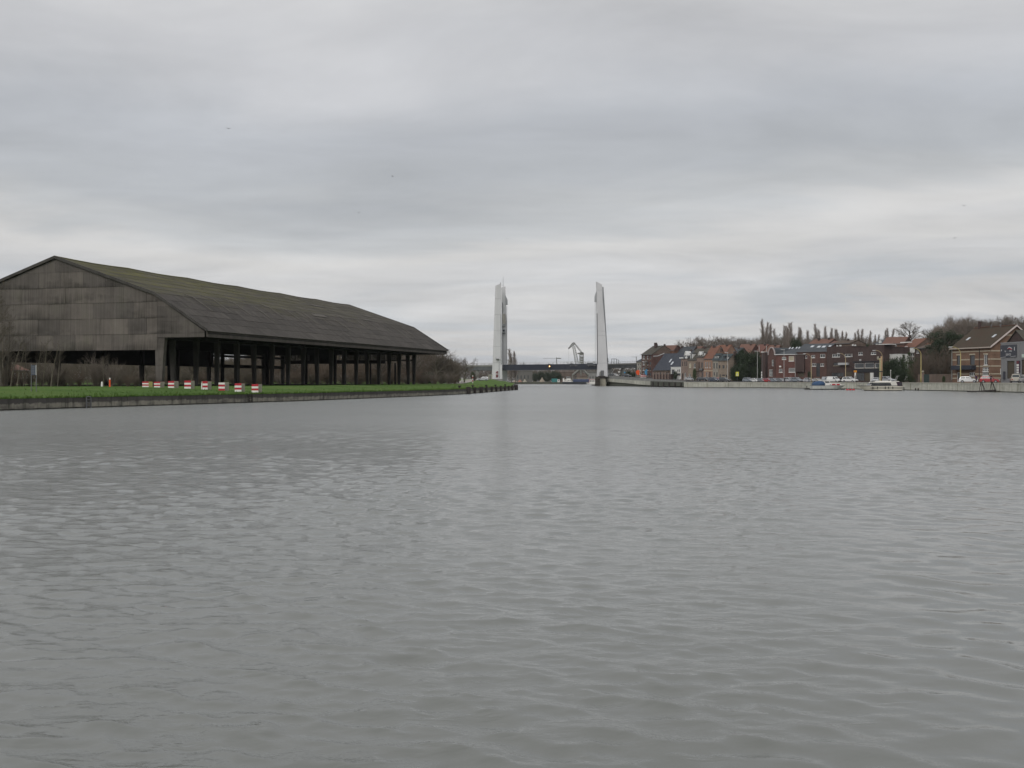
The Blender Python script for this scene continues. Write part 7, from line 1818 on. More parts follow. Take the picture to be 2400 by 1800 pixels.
# ------------------------------------------------------------------ lamps and signs
def pole_lamp(px, ytop, off, label):
    D = 150.0
    while not (wx(px, D) > xw(D) and d_wall(wx(px, D), D) >= off): D += .25
    x = wx(px, D); z0 = h_right(x, D); H = wz(ytop, D) - z0
    t = thing('street_lamp', label, 'street lamp', (x, D, z0), 0, 'pale straight street lamps')
    mb = MB(); mb.lathe([(.13, -.1), (.12, 1.2), (.085, 1.3), (.06, H)], n=8); mb.build('pole', lampw_m, t, True)
    mb = MB(); mb.hexa([(-1.15, -.16, H - .02), (.25, -.12, H - .05), (.25, .12, H - .05), (-1.15, .16, H - .02), (-1.05, -.12, H + .12), (.25, -.08, H + .10), (.25, .08, H + .10), (-1.05, .12, H + .12)]); mb.build('lamp_head', lampw_m, t)
    mb = MB(); mb.box(-1.05, -.35, -.11, .11, H - .07, H - .03); mb.build('lamp_glass', headl_m, t)
    return t
pole_lamp(1531.8, 834, 24, 'pale straight lamp before the dark slate gable near the bridge')
pole_lamp(1568.5, 830.5, 20, 'pale straight lamp before the blue slate roof')
pole_lamp(1705, 826, 14, 'pale straight lamp at the right end of the row houses')
pole_lamp(1775, 823, 14, 'pale straight lamp standing before the evergreen clump')
pole_lamp(1837.5, 819.5, 14, 'pale straight lamp in front of the brick apartment corner')
def curved_lamp(px, pxh, ytop, off, label, mat):
    D = 150.0
    while not (wx(px, D) > xw(D) and d_wall(wx(px, D), D) >= off): D += .25
    x = wx(px, D); z0 = h_right(x, D); H = wz(ytop, D) - z0; reach = (px - pxh) * D / F
    t = thing('street_lamp', label, 'street lamp', (x, D, z0), 0, 'ochre curved street lamps')
    mb = MB(); mb.lathe([(.17, -.1), (.165, 1.5), (.12, 1.6), (.085, H - 1.6)], n=8); mb.build('pole', mat, t, True)
    pts = []
    for i in range(10):
        a = math.pi / 2 * i / 9; pts.append(Vector((-reach * .92 * (1 - math.cos(a)), 0, H - 1.6 + 1.6 * math.sin(a))))
    mb = MB(); mb.path(pts, .075, 6); mb.build('arm', mat, t)
    mb = MB(); e = pts[-1]; mb.hexa([(e.x - .75, -.14, e.z - .12), (e.x + .15, -.1, e.z - .08), (e.x + .15, .1, e.z - .08), (e.x - .75, .14, e.z - .12), (e.x - .65, -.08, e.z + .08), (e.x + .15, -.06, e.z + .06), (e.x + .15, .06, e.z + .06), (e.x - .65, .08, e.z + .08)]); mb.build('lamp_head', lampw_m, t)
    mb = MB(); mb.box(e.x - .68, e.x - .1, -.1, .1, e.z - .17, e.z - .125); mb.build('lamp_glass', headl_m, t)
curved_lamp(1901.3, 1886.5, 829, 5, 'ochre curved lamp, leftmost, before the recessed stair bay', ochre2_m)
curved_lamp(1981.8, 1966, 828, 5, 'ochre curved lamp before the flat roofed block with the pale awning', ochre2_m)
curved_lamp(2067.5, 2050, 821, 5, 'ochre curved lamp rising behind the thick mooring post', ochre2_m)
curved_lamp(2158.5, 2138, 816, 5, 'yellow curved lamp at the garden wall left of the striped house', ochre_m)
curved_lamp(2251.3, 2229, 813, 5, 'bright yellow curved lamp in front of the striped house', ochre_m)
def place(px, off):
    D = 150.0
    while not (wx(px, D) > xw(D) and d_wall(wx(px, D), D) >= off): D += .25
    return Vector((wx(px, D), D, h_right(wx(px, D), D)))
p = place(2064, 3); t = thing('mooring_hoist', 'thick ochre double mast hoist with a small pale arm above the cream cruiser', 'hoist', p)
Hm = wz(842, p.y) - p.z; u = p.y / F
mb = MB(); mb.box(-2.6 * u, -.1 * u, -.2, .2, -.1, Hm); mb.build('mast', yellow_m, t)
mb = MB(); mb.box(.1 * u, 3.0 * u, -.18, .22, -.1, Hm + .8); mb.build('mast', pm('orange_ochre_mast', (.36, .24, .14), (.28, .18, .11), 2, .6), t, True)
mb = MB(); mb.box(-7.5 * u, 0, -.15, .15, Hm - .1, Hm + .3); mb.build('arm', yellow_m, t); mb = MB(); mb.box(-8 * u, -5 * u, -.3, .3, Hm + .05, Hm + .75); mb.build('winch_box', concrete_m, t)
mb = MB(); mb.box(-3.2 * u, 3.4 * u, -.32, .32, Hm * .46, Hm * .5); mb.build('clamp', steeld_m, t)
p = place(2004.5, 7); t = thing('advert_post', 'small orange topped white post beside the white car before the black shop', 'sign', p); u = p.y / F
mb = MB(); mb.box(-1.6 * u, 1.6 * u, -.12, .12, -.1, wz(873, p.y) - p.z); mb.build('post', white_m, t); mb = MB(); mb.box(-3.4 * u, 3.4 * u, -.16, .16, wz(873, p.y) - p.z + .01, wz(868, p.y) - p.z); mb.build('orange_top', pm('amber_board', (.62, .26, .03), (.5, .2, .03), 2, .6), t)
mb = MB(); mb.box(-.9 * u, .9 * u, -.13, -.121, .5, wz(880, p.y) - p.z); mb.build('printed_strip', steelm_m, t)
p = place(2087.5, 4); t = thing('slim_post', 'thin pale post with a knob right of the silver people carrier', 'post', p); Hs = wz(867, p.y) - p.z
mb = MB(); mb.tube((0, 0, -.1), (0, 0, Hs - .25), .06, n=8); mb.build('post', white_m, t); mb = MB(); mb.lathe([(.05, Hs - .25), (.14, Hs - .15), (.14, Hs - .02), (.04, Hs)], n=8); mb.build('knob', white_m, t)
p = place(1728, 12); t = thing('warning_sign', 'yellow warning sign with a white triangle before the evergreen clump', 'sign', p); u = p.y / F
zt_ = wz(871.5, p.y) - p.z; zb_ = wz(881.5, p.y) - p.z
mb = MB(); mb.tube((0, 0, -.1), (0, 0, zb_), .06, n=6); mb.build('post', steelm_m, t)
mb = MB(); mb.box(-3.6 * u, 3.6 * u, -.04, .04, zb_, zt_); bd = mb.build('board', pm('fluorescent_yellow', (.62, .60, .05), (.54, .52, .05), 2, .5), t)
mb = MB(); mb.prism([(-2.4 * u, -.05, zb_ + .2), (2.4 * u, -.05, zb_ + .2), (0, -.05, zt_ - .1)], (0, .008, 0)); mb.build('triangle', white_m, bd)
mb = MB(); mb.box(-.5 * u, .5 * u, -.058, -.051, zb_ + .45, zb_ + .9); mb.build('pictogram', plastic_m, bd)
p = place(1785, 7); t = thing('striped_post', 'tall white ringed marker post behind the dark grey and red cars', 'post', p); u = p.y / F; Hs = wz(871, p.y) - p.z
for k in range(8):
    mb = MB(); mb.box(-1.1 * u, 1.1 * u, -.15, .15, Hs * k / 8 + .01, Hs * (k + 1) / 8 - .01); mb.build('white_ring' if k % 2 else 'grey_ring', white_m if k % 2 else lampw_m, t)
p = place(1786.5, 10); t = thing('wall_sign', 'small white sign board on two posts above the evergreen clump', 'sign', p); u = p.y / F; z1 = wz(824, p.y) - p.z; z0 = wz(826, p.y) - p.z
mb = MB(); mb.tube((0, .1, -.1), (0, .1, z1), .05, n=6); mb.build('post', steelm_m, t); mb = MB(); mb.box(-3.2 * u, 3.2 * u, -.05, .05, z0, z1); mb.build('board', white_m, t)
# things on the ramp
p = place(1495.5, 12); t = thing('orange_banner', 'bright orange sheet board standing on the bridge ramp', 'banner', p); u = p.y / F
zt_, zb_ = wz(867, p.y) - p.z, wz(879, p.y) - p.z
ring = [Vector((math.cos(a) * 5.2 * u * (1 + .08 * math.sin(3 * a)), -.05, (zt_ + zb_) / 2 + math.sin(a) * (zt_ - zb_) / 2)) for a in [i / 14 * 6.2832 for i in range(14)]]
mb = MB(); mb.prism(ring, (0, .1, 0)); mb.build('sheet', orange_m, t)
mb = MB(); mb.tube((-2 * u, .15, -.1), (-2 * u, .15, zt_), .05, n=6); mb.tube((2 * u, .15, -.1), (2 * u, .15, zt_), .05, n=6); mb.build('frame', steelm_m, t)
p = place(1513.5, 13); t = thing('blue_board', 'leaning blue panel board beside the orange sheet on the ramp', 'board', p); u = p.y / F
zt_, zb_ = wz(864.5, p.y) - p.z, wz(879, p.y) - p.z
mb = MB(); mb.prism([(-1.5 * u, 0, zb_ + .2), (3 * u, 0, zb_), (3.6 * u, 0, zt_ - .2), (2.5 * u, 0, zt_), (.2 * u, 0, zt_ - .4), (-3 * u, 0, (zt_ + zb_) / 2 + .3)], (0, .12, 0)); mb.build('panel', blues_m, t)
mb = MB(); mb.tube((1 * u, .2, -.1), (1 * u, .2, zt_ - .3), .06, n=6); mb.build('post', steelm_m, t)
for i, (px, lab) in enumerate(((1505.5, 'red and white plastic barrier left of the leaning blue panel'), (1511, 'red and white plastic barrier under the leaning blue panel'))):
    p = place(px, 10); t = thing('road_barrier', lab, 'barrier', p, R(30 * i), 'barriers on the ramp')
    for k in range(4):
        mb = MB(); mb.box(-.9, .9, -.08, .08, .15 + .3 * k, .42 + .3 * k); mb.build('red_rail' if k % 2 else 'white_rail', red_m if k % 2 else white_m, t)
    for s in (-.8, .8):
        mb = MB(); mb.box(s - .06, s + .06, -.25, .25, 0, .15); mb.build('foot', plastic_m, t)
p = place(1451, 8); t = thing('traffic_sign', 'round white traffic sign on a pole by the dark saloon on the ramp', 'traffic sign', p); zt_ = wz(871.5, p.y) - p.z
mb = MB(); mb.tube((0, .06, -.1), (0, .06, zt_ + .4), .05, n=6); mb.build('post', steelm_m, t); mb = MB(); mb.tube((0, -.03, zt_), (0, .03, zt_), .45, n=16); mb.build('disc', white_m, t)
p = place(1464, 9); t = thing('traffic_sign', 'small round blue traffic sign above the dark saloon on the ramp', 'traffic sign', p); zt_ = wz(873, p.y) - p.z
mb = MB(); mb.tube((0, .06, -.1), (0, .06, zt_ + .4), .05, n=6); mb.build('post', steelm_m, t); mb = MB(); mb.tube((0, -.03, zt_), (0, .03, zt_), .42, n=16); mb.build('disc', blues_m, t)
p = place(1432, 9); t = thing('boom_gate', 'raised striped bridge barrier arm leaning up beside the right tower', 'barrier', p); u = p.y / F
mb = MB(); mb.box(-.4, .4, -.3, .3, -.1, 1.2); mb.build('housing', lampw_m, t)
for k in range(6):
    a = Vector((0, 0, 1.1)) + Vector((8 * u, 0, 14 * u)) * (k / 6); b_ = Vector((0, 0, 1.1)) + Vector((8 * u, 0, 14 * u)) * ((k + 1) / 6 - .005)
    mb = MB(); mb.tube(a, b_, .13, n=6); mb.build('arm_stripe', white_m if k % 2 else lampw_m, t)
# left bank signs near the tower
for px, pyb, pyt, kind, lab in ((1083, 893.5, 885.5, 'board', 'small white board on two legs on the grass before the bridge'), (1108, 895, 879.5, 'ringed', 'white and dark ringed marker post on the grass near the path')):
    D = 330.0; p = P(px, pyb, D); p.z = h_left(p.x, p.y); zt_ = wz(pyt, D) - p.z; u = D / F
    t = thing('notice_board' if kind == 'board' else 'marker_post', lab, 'sign' if kind == 'board' else 'post', p)
    if kind == 'board':
        mb = MB(); mb.box(-2.1 * u, 2.1 * u, -.04, .04, zt_ * .4, zt_); mb.build('board', white_m, t)
        for s in (-1.6 * u, 1.6 * u):
            mb = MB(); mb.box(s - .04, s + .04, .05, .12, -.1, zt_); mb.build('leg', steelm_m, t)
    else:
        for k in range(5):
            mb = MB(); mb.lathe([(.12, zt_ * k / 5), (.12, zt_ * (k + 1) / 5 - .01)], n=8); mb.build('ring', white_m if k % 2 == 0 else red_m, t)
p = P(1149, 888, 500); p.z = h_left(p.x, p.y); t = thing('control_hut', 'small pale concrete hut directly left of the left bridge tower foot', 'hut', p)
mb = MB(); mb.box(-.9, .9, -1, 1, -.3, 2.1); mb.build('wall', concrete_m, t); mb = MB(); mb.box(-1, 1, -1.1, 1.1, 2.1, 2.25); mb.build('roof', concgrey_m, t); mb = MB(); mb.box(-.35, .35, -1.03, -1.002, -.2, 1.7); mb.build('door', steelm_m, t)

# ------------------------------------------------------------------ boats
def fender(t, x, y, z0, z1, m_=plastic_m):
    mb = MB(); mb.lathe([(.04, z0), (.095, z0 + .08), (.095, z1 - .1), (.03, z1)], x, y, 8); return mb.build('fender', m_, t)
D = 287.0; u = D / F; L1 = (1976 - 1898) * u
t = thing('motor_boat', 'white cabin boat with a blue canvas canopy and red window covers', 'boat', (wx(1937, D), D, 0))
hull(t, 'hull', L1 - .7, 2.9, [(-.35, .7, -1.0), (.05, .90, -.5), (.55, .99, 0), (1.05, 1.0, .7)], pm('grey_white_hull', (.48, .49, .46), (.38, .39, .37), 1.5, .45, .0, stretch=(1, 1, .3)), .42)
hull(t, 'boot_stripe', L1 - .75, 2.96, [(-.3, .75, -.9), (.02, .92, -.55), (.2, .97, -.35)], plastic_m, .42)
hull(t, 'gunwale', L1 - .6, 3.02, [(1.0, 1.0, .62), (1.1, 1.0, .72)], steelm_m, .42)
X = lambda px: (px - 1937) * u
Zp = lambda py: wz(py, D)
mb = MB(); mb.prism([(X(1929), -1.05, 1.08), (X(1931), -1.05, Zp(898)), (X(1944), -1.05, Zp(897.2)), (X(1966), -1.05, Zp(898.5)), (X(1970), -1.05, 1.2)], (0, 2.1, 0)); cb = mb.build('cabin', white_m, t)
for (a, b2) in ((1947, 1955.5), (1958, 1965.5)):
    mb = MB(); mb.box(X(a), X(b2), -1.09, -1.055, Zp(902.6), Zp(899.6)); mb.build('window_cover', red_m, cb)
mb = MB(); mb.box(X(1942.2), X(1944), -1.085, -1.055, Zp(902.4), Zp(900.6)); mb.build('porthole', winglass, cb)
mb = MB(); mb.hexa([(X(1931), -1.0, Zp(898) - .01), (X(1944), -1.0, Zp(898)), (X(1944), 1.0, Zp(898)), (X(1931), 1.0, Zp(898) - .01), (X(1925), -.9, Zp(893)), (X(1941.5), -.9, Zp(893)), (X(1941.5), .9, Zp(893)), (X(1925), .9, Zp(893))]); wh = mb.build('wheelhouse', white_m, t)
mb = MB(); mb.hexa([(X(1932.5), -1.03, Zp(897.6)), (X(1942.5), -1.03, Zp(897.6)), (X(1942.5), 1.03, Zp(897.6)), (X(1932.5), 1.03, Zp(897.6)), (X(1930), -.945, Zp(893.9)), (X(1940.6), -.945, Zp(893.9)), (X(1940.6), .945, Zp(893.9)), (X(1930), .945, Zp(893.9))]); mb.build('window', winglass, wh)
mb = MB(); mb.box(X(1921), X(1942.6), -1.0, 1.0, Zp(892.9), Zp(891.6)); mb.build('wheelhouse_roof', white_m, t)
mb = MB(); rings = []
for y in (-1.15, -.9, 0, .9, 1.15):
    k = 1 - (abs(y) / 1.15) ** 3 * .18
    rings.append([(X(1905), y, .95), (X(1905.3), y, .95 + (Zp(897) - .95) * k), (X(1909.5), y, .95 + (Zp(894.2) - .95) * k), (X(1920), y, .95 + (Zp(892.6) - .95) * k), (X(1928), y, .95 + (Zp(892.8) - .95) * k), (X(1931.5), y, .95 + (Zp(898) - .95) * k), (X(1929.5), y, .95)])
mb.loft(rings); mb.build('canopy', pm('blue_canvas', (.035, .075, .155), (.05, .095, .18), 2, .8, .3), t, True)
mb = MB(); mb.box(X(1903), X(1928), -1.25, 1.25, .96, 1.12); mb.build('cockpit_coaming', white_m, t)
mb = MB()
for px in (1963, 1968, 1973, 1977):
    mb.tube((X(px), -.55 + (px - 1963) * .03, 1.15), (X(px) + .1, -.6 + (px - 1963) * .03, 1.75), .025, n=5)
mb.tube((X(1960), -.9, 1.6), (X(1978), -.12, 1.85), .03, n=5); mb.tube((X(1960), .9, 1.6), (X(1978), .12, 1.85), .03, n=5); mb.build('bow_rail', lampw_m, t)
for px in (1921, 1932, 1957): fender(t, X(px), -1.5, .25, .85, lampw_m)
mb = MB(); mb.box(X(1897), X(1903), -1.2, 1.2, .10, .22); mb.build('swim_platform', wood_m, t)
pl = thing('floating_platform', 'dark low floating jetty alongside the blue canopied boat', 'jetty', (wx(1933, D), D + 2.6, 0))
mb = MB(); mb.box(X(1897), X(1990), -.7, .7, -.2, .28); mb.build('deck', woodd_m, pl)
for k in range(5):
    mb = MB(); mb.tube((X(1903 + 18 * k), .75, -.4), (X(1903 + 18 * k), .75, 1.0), .09, n=6); mb.build('pile', woodd_m, pl)

D = 256.0; u = D / F; L2 = (2116 - 2012) * u
t = thing('cabin_cruiser', 'long cream cabin cruiser with dark windows, black fenders and stern frame', 'boat', (wx(2064, D), D, 0), R(180))
# built bow-left: local +x points left after the half turn
X = lambda px: -(px - 2064) * u
Zp = lambda py: wz(py, D)
cream = pm('cream_gelcoat', (.64, .61, .52), (.56, .53, .45), 1.2, .4); creamw = pm('cream_white_gelcoat', (.70, .68, .62), (.62, .60, .55), 1.2, .4)
hull(t, 'hull', L2 - 1.3, 3.3, [(-.4, .75, -1.2), (.1, .93, -.6), (.9, 1.0, .5), (1.15, 1.0, .9)], cream, .38)
hull(t, 'waterline_stripe', L2 - 1.35, 3.34, [(-.3, .8, -1.0), (.02, .93, -.62), (.16, .95, -.5)], woodd_m, .38)
hull(t, 'rubbing_strake', L2 - 1.2, 3.42, [(1.1, 1.0, .85), (1.2, 1.0, .95)], plastic_m, .38)
mb = MB(); mb.box(X(2112), X(2035), 1.60, 1.70, .62, .74); mb.build('side_stripe', plastic_m, t)
mb = MB(); mb.prism([(X(2033), -1.25, 1.18), (X(2044), -1.25, Zp(896.6)), (X(2052), -1.2, Zp(894.8)), (X(2096), -1.2, Zp(894.6)), (X(2099), -1.25, 1.18)], (0, 2.5, 0)); cb = mb.build('saloon', creamw, t)
mb = MB(); mb.prism([(X(2036.5), 1.256, Zp(903.4)), (X(2041), 1.256, Zp(897.6)), (X(2082.5), 1.256, Zp(896.9)), (X(2085), 1.256, Zp(903.2))], (0, .03, 0)); mb.build('window', winglass, cb)
mb = MB(); mb.prism([(X(2033.8), -1.1, 1.35), (X(2042.6), -1.1, Zp(897.4)), (X(2042.9), -1.1, Zp(897.4)), (X(2034.1), -1.1, 1.35)], (0, 2.2, 0)); mb.build('windscreen', winglass, cb)
mb = MB(); mb.hexa([(X(2040), -1.35, Zp(896.3)), (X(2103), -1.35, Zp(894.7)), (X(2103), 1.35, Zp(894.7)), (X(2040), 1.35, Zp(896.3)), (X(2042), -1.3, Zp(895.2)), (X(2103), -1.3, Zp(893.6)), (X(2103), 1.3, Zp(893.6)), (X(2042), 1.3, Zp(895.2))]); mb.build('roof', creamw, t)
mb = MB(); mb.frustum(X(2070), 0, Zp(894.4), Zp(892.6), 1.7, .9, 1.4, .8); mb.build('roof_hatch', creamw, t)
mb = MB(); mb.hexa([(X(2099.5), -1.2, 1.2), (X(2111), -1.2, 1.2), (X(2111), 1.2, 1.2), (X(2099.5), 1.2, 1.2), (X(2096.5), -1.15, Zp(895)), (X(2110), -1.15, Zp(896.2)), (X(2110), 1.15, Zp(896.2)), (X(2096.5), 1.15, Zp(895))]); sc = mb.build('stern_cover', pm('plum_canvas', (.05, .022, .045), (.04, .03, .04), 2, .8), t)
mb = MB(); mb.box(X(2109), X(2104), 1.21, 1.24, Zp(902.5), Zp(897.5)); mb.build('window', winglass, sc)
for px in (2040, 2051, 2069, 2076.5, 2086.5): fender(t, X(px), 1.76, .45, .98)
fender(t, X(2113.5), 1.5, -.1, .85)
mb = MB()
for px in (2014, 2020, 2026): mb.tube((X(px), .5 * (px - 2010) / 10, 1.2), (X(px), .5 * (px - 2010) / 10, 1.85), .025, n=5)
mb.tube((X(2012), .05, 1.85), (X(2036), 1.1, 1.8), .03, n=5); mb.tube((X(2012), -.05, 1.85), (X(2036), -1.1, 1.8), .03, n=5); mb.build('bow_rail', lampw_m, t)
mb = MB()
for px in (2095, 2098.5):
    mb.tube((X(px), .4, Zp(893.6)), (X(px + 5), .4, Zp(881.5)), .035, n=5)
for k in range(4): mb.tube((X(2096 + 1.2 * k), .4, Zp(891 - 2.8 * k)), (X(2099.6 + 1.2 * k), .4, Zp(891.5 - 2.8 * k)), .03, n=5)
mb.tube((X(2100), .4, Zp(881.5)), (X(2106), .4, Zp(881)), .035, n=5); mb.build('radar_arch', lampw_m, t)
# red buoys
for i, px in enumerate((1986, 1993, 2000.5)):
    D = 270.0; t = thing('mooring_buoy', '%s red mooring buoy floating between the two boats' % ['left', 'middle', 'right'][i], 'buoy', (wx(px, D), D, 0), 0, 'red buoys between the boats')
    mb = MB(); mb.lathe([(.05, -.25), (.26, -.12), (.33, .08), (.27, .27), (.08, .36)], n=12); mb.build('float', red_m, t, True)
    mb = MB(); mb.tube((0, 0, .34), (0, 0, .46), .06, n=6); mb.build('eye', steelm_m, t)
    if i < 2:
        ln = MB(); ln.tube((.3, 0, .08), ((7 if i == 0 else 7.5) * D / F - .3, 0, .08), .05, n=5); ln.build('link_rope', red_m, t)
# dark trestle raft by the wall
D = 222.0; u = D / F; t = thing('trestle_raft', 'dark half sunken timber raft with two spindly trestles below the quay wall', 'raft', (wx(2310, D), D, 0))
X = lambda px: (px - 2310) * u
mb = MB(); mb.hexa([(X(2270), -1.0, .0), (X(2330), -1.0, .25), (X(2330), .8, .25), (X(2270), .8, .0), (X(2270), -1.0, .16), (X(2330), -1.0, .5), (X(2330), .8, .5), (X(2270), .8, .16)]); mb.build('deck_beam', woodd_m, t)
mb = MB(); mb.hexa([(X(2330), -.9, -.1), (X(2352), -.9, -.1), (X(2352), .8, -.1), (X(2330), .8, -.1), (X(2333), -.6, .28), (X(2350), -.6, .3), (X(2350), .6, .3), (X(2333), .6, .28)]); mb.build('float_block', wood_m, t)
for k in range(7):
    mb = MB(); mb.tube((X(2272 + 9 * k), -1.3, .05 + .04 * k), (X(2275 + 9 * k), 1.0, .10 + .04 * k), .09, n=6); mb.build('cross_timber', woodd_m, t)
for cxp, hgt in ((2300, 2.0), (2325, 2.1)):
    for a, b2 in ((-6.5, -1.2), (-.8, -1.0), (5.5, .6), (8.5, 1.2)):
        mb = MB(); mb.tube((X(cxp + a), -.3, .2), (X(cxp + b2), 0, hgt), .06, n=5); mb.build('trestle_leg', woodd_m, t)
    mb = MB(); mb.tube((X(cxp - 3), 0, hgt - .1), (X(cxp + 3), 0, hgt - .1), .07, n=5); mb.build('top_rail', woodd_m, t)
for i, px in enumerate((2146, 2152, 2175)):
    Dm = {2146: 262, 2152: 258, 2175: 262}[px]; xx = wx(px, Dm); t = thing('mooring_pile', '%s dark mooring pile at the foot of the quay wall right of the cruiser' % ORD[i], 'pile', (xx, Dm, 0), 0, 'piles at the wall foot')
    mb = MB(); mb.lathe([(.16, -1.5), (.15, .5 + .7 * (i == 2))], n=8); mb.build('pile', woodd_m, t); mb = MB(); mb.lathe([(.17, .5 + .7 * (i == 2)), (.05, .6 + .7 * (i == 2))], n=8); mb.build('cap', rust_m, t)

# ------------------------------------------------------------------ people
def person_mesh(pose):
    me = bpy.data.meshes.new('person_rig'); bm_v = []; bm_e = []; rad = []
    def add(p, r, par=None):
        bm_v.append(p); rad.append(r); i = len(bm_v) - 1
        if par is not None: bm_e.append((par, i))
        return i
    st = .16 if pose == 'walk' else 0.0
    pel = add((0, 0, .95), .135); wa = add((0, 0, 1.12), .12, pel); ch = add((0, .01, 1.32), .15, wa); ne = add((0, 0, 1.50), .065, ch); hd = add((0, -.02, 1.60), .085, ne); ht = add((0, -.01, 1.72), .075, hd)
    for s in (-1, 1):
        hp = add((s * .09, 0, .90), .10, pel); kn = add((s * .10, -st * s * .8 - .01, .50), .065, hp); an = add((s * .10, st * s * .9 + .02, .09), .045, kn); add((s * .11, st * s * .9 - .13, .045), .04, an)
        sh = add((s * .19, .01, 1.42), .065, ch); el = add((s * .25, .03 + .06 * s * (pose == 'walk'), 1.14), .048, sh); wr = add((s * .25, -.08 + .10 * s * (pose == 'walk'), .90), .034, el); pa = add((s * .25, -.11 + .10 * s * (pose == 'walk'), .82), .036, wr)
        for f in range(4): a = add((s * .25, -.13 + .018 * f + .10 * s * (pose == 'walk'), .775), .010, pa); add((s * (.245), -.135 + .018 * f + .10 * s * (pose == 'walk'), .735 + .006 * abs(f - 1)), .009, a)
        a = add((s * .225, -.135 + .10 * s * (pose == 'walk'), .815), .011, pa); add((s * .215, -.155 + .10 * s * (pose == 'walk'), .785), .010, a)
    me.from_pydata(bm_v, bm_e, []); o = bpy.data.objects.new('person_rig', me); COL.objects.link(o)
    m_ = o.modifiers.new('skin', 'SKIN'); m_.use_smooth_shade = True
    for i, sv in enumerate(me.skin_vertices[0].data): sv.radius = (rad[i], rad[i] * .85); sv.use_root = (i == 0)
    ss_ = o.modifiers.new('sub', 'SUBSURF'); ss_.levels = 1; ss_.render_levels = 1
    dg = bpy.context.evaluated_depsgraph_get(); out = bpy.data.meshes.new_from_object(o.evaluated_get(dg)); bpy.data.objects.remove(o)
    out.materials.clear()
    for mm in (skin_m, clothd_m, clothn_m, plastic_m): out.materials.append(mm)
    for p in out.polygons:
        c = p.center; p.material_index = 0 if c.z > 1.50 or (abs(c.x) > .2 and c.z < .9) else (1 if c.z > .88 else (2 if c.z > .10 else 3)); p.use_smooth = True
    return out
pmesh = {k: person_mesh(k) for k in ('stand', 'walk')}
mb = MB()
for k in range(5):
    pass
mb.lathe([(.088, 1.60), (.098, 1.66), (.09, 1.72), (.06, 1.765), (.015, 1.78)], 0, .012, 12); hair_me = mb.mesh('hair_mesh', hair_m)
mb = MB(); mb.frustum(0, -.10, 1.60, 1.64, .018, .02, .008, .008); nose_me = mb.mesh('nose_mesh', skin_m)
def person(loc, rz, pose, jacket, trousers, label, k=1.0, group=None):
    t = thing('person', label, 'person', loc, rz, group, k)
    o = link('body', pmesh[pose], t)
    for i, mm in ((1, jacket), (2, trousers)): o.material_slots[i].link = 'OBJECT'; o.material_slots[i].material = mm
    link('hair', hair_me, t); link('nose', nose_me, t); return t
p = place(2288, 3); p.z += .03; person(p, R(20), 'stand', clothp_m, clothd_m, 'person in a purple jacket standing right of the white hatchback', 1.03)
p = place(2322.5, 3); p.z += .03; person(p, R(-15), 'walk', clothd_m, clothd_m, 'person in dark clothes standing before the red saloon by the garage', 1.05)
p = place(1896, 4); p.z += .03; person(p, R(60), 'walk', clothd_m, clothn_m, 'person in dark clothes walking past the pale silver hatchback', 1.05)
p = place(1838.5, 5); p.z += .03; person(p, R(-40), 'stand', clothd_m, clothd_m, 'dark dressed person standing left of the silver estate')
p = place(1944.5, 5); p.z += .03; person(p, R(30), 'stand', clothd_m, clothn_m, 'dark dressed person at the left side of the white delivery van')
p = place(1634, 8); p.z += .03; person(p, R(80), 'walk', clothd_m, clothn_m, 'person walking before the yellow row house beside the silver saloon')
p = place(1970, 6); p.z += .03; person(p, R(-60), 'walk', clothd_m, clothd_m, 'dark dressed person right of the white delivery van')
person((wx(1227.3, DA), DA - 1.6, zt0 - .55), R(90), 'walk', clothd_m, clothd_m, 'person walking across the bridge deck near the left tower', 1.1)

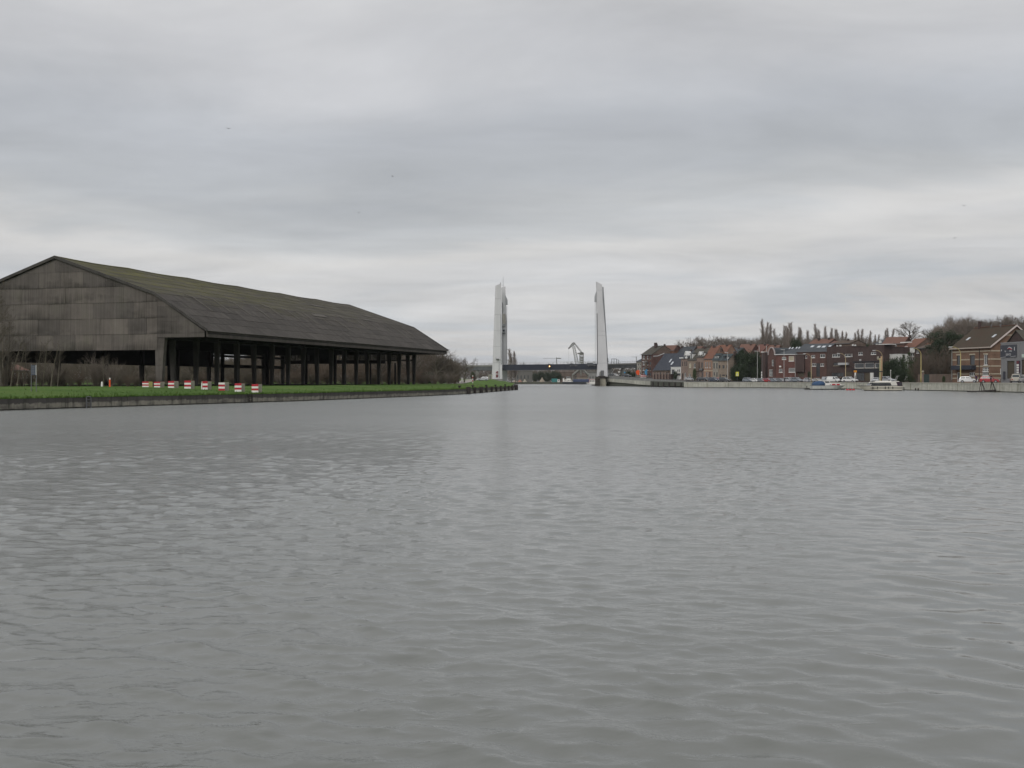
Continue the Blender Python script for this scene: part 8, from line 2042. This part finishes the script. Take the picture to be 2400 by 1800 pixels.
# ------------------------------------------------------------------ birds
def bird(px, py, D, span, rz, roll, dih, label):
    p = P(px, py, D); t = thing('flying_bird', label, 'bird', p, rz, 'birds in the sky', span * 1.35)
    mb = MB(); mb.loft([[(math.cos(a) * r * .5, y, math.sin(a) * r * .5) for a in [i / 8 * 6.2832 for i in range(8)]] for y, r in ((-.22, .02), (-.17, .07), (-.05, .12), (.08, .09), (.16, .05), (.26, .02))]); mb.build('body', bird_m, t, True)
    for s in (-1, 1):
        mb = MB(); mb.hexa([(s * .03, -.10, -.008), (s * .26, -.13, dih * .22 - .006), (s * .26, .02, dih * .22 - .006), (s * .03, .07, -.008), (s * .03, -.10, .012), (s * .26, -.13, dih * .22 + .008), (s * .26, .02, dih * .22 + .008), (s * .03, .07, .012)])
        mb.hexa([(s * .26, -.13, dih * .22 - .006), (s * .5, -.03, dih * .18 - .004), (s * .5, 0, dih * .18 - .004), (s * .26, .02, dih * .22 - .006), (s * .26, -.13, dih * .22 + .008), (s * .5, -.03, dih * .18 + .004), (s * .5, 0, dih * .18 + .004), (s * .26, .02, dih * .22 + .008)])
        w = mb.build('wing', bird_m, t); w.rotation_euler = (0, roll, 0)
    mb = MB(); mb.hexa([(-.02, .22, -.005), (.02, .22, -.005), (.06, .36, -.004), (-.06, .36, -.004), (-.02, .22, .005), (.02, .22, .005), (.06, .36, .004), (-.06, .36, .004)]); mb.build('tail', bird_m, t)
bird(535.6, 301.5, 300, 1.1, R(20), R(4), .25, 'dark bird gliding high in the sky above the long shed roof, uppermost left')
bird(920, 413.5, 330, .8, R(60), R(10), .5, 'small dark bird in the sky left of the towers, higher of two')
bird(841, 498.5, 320, .85, R(35), R(-18), .7, 'small dark bird above the shed roof end, lower of two')
bird(1189, 559.5, 340, .85, R(10), R(5), -.2, 'dark bird in the sky just above the left bridge tower')
bird(2259.5, 482.3, 300, 1.0, R(-10), R(0), .6, 'dark bird with raised wings, upper one at the far right')
bird(2237, 557.8, 300, 1.05, R(15), R(-18), .1, 'dark bird banking with level wings, lower one at the far right')
bird(2358, 739.5, 280, .7, R(15), R(-8), .3, 'tiny dark bird over the bare wood on the right slope')

# ------------------------------------------------------------------ thin winter haze
mb = MB(); mb.box(-5100, 5100, -1000, 9600, -3.4, 78.0)
hzm = bpy.data.materials.new('haze'); hzm.use_nodes = True
tt = hzm.node_tree; tt.nodes.clear()
vo = tt.nodes.new('ShaderNodeVolumePrincipled'); vo.inputs['Color'].default_value = (0.86, 0.88, 0.92, 1); vo.inputs['Density'].default_value = 0.00005; vo.inputs['Anisotropy'].default_value = 0.2
oo = tt.nodes.new('ShaderNodeOutputMaterial'); tt.links.new(vo.outputs[0], oo.inputs['Volume'])
tag(mb.build('haze', hzm), kind='stuff')
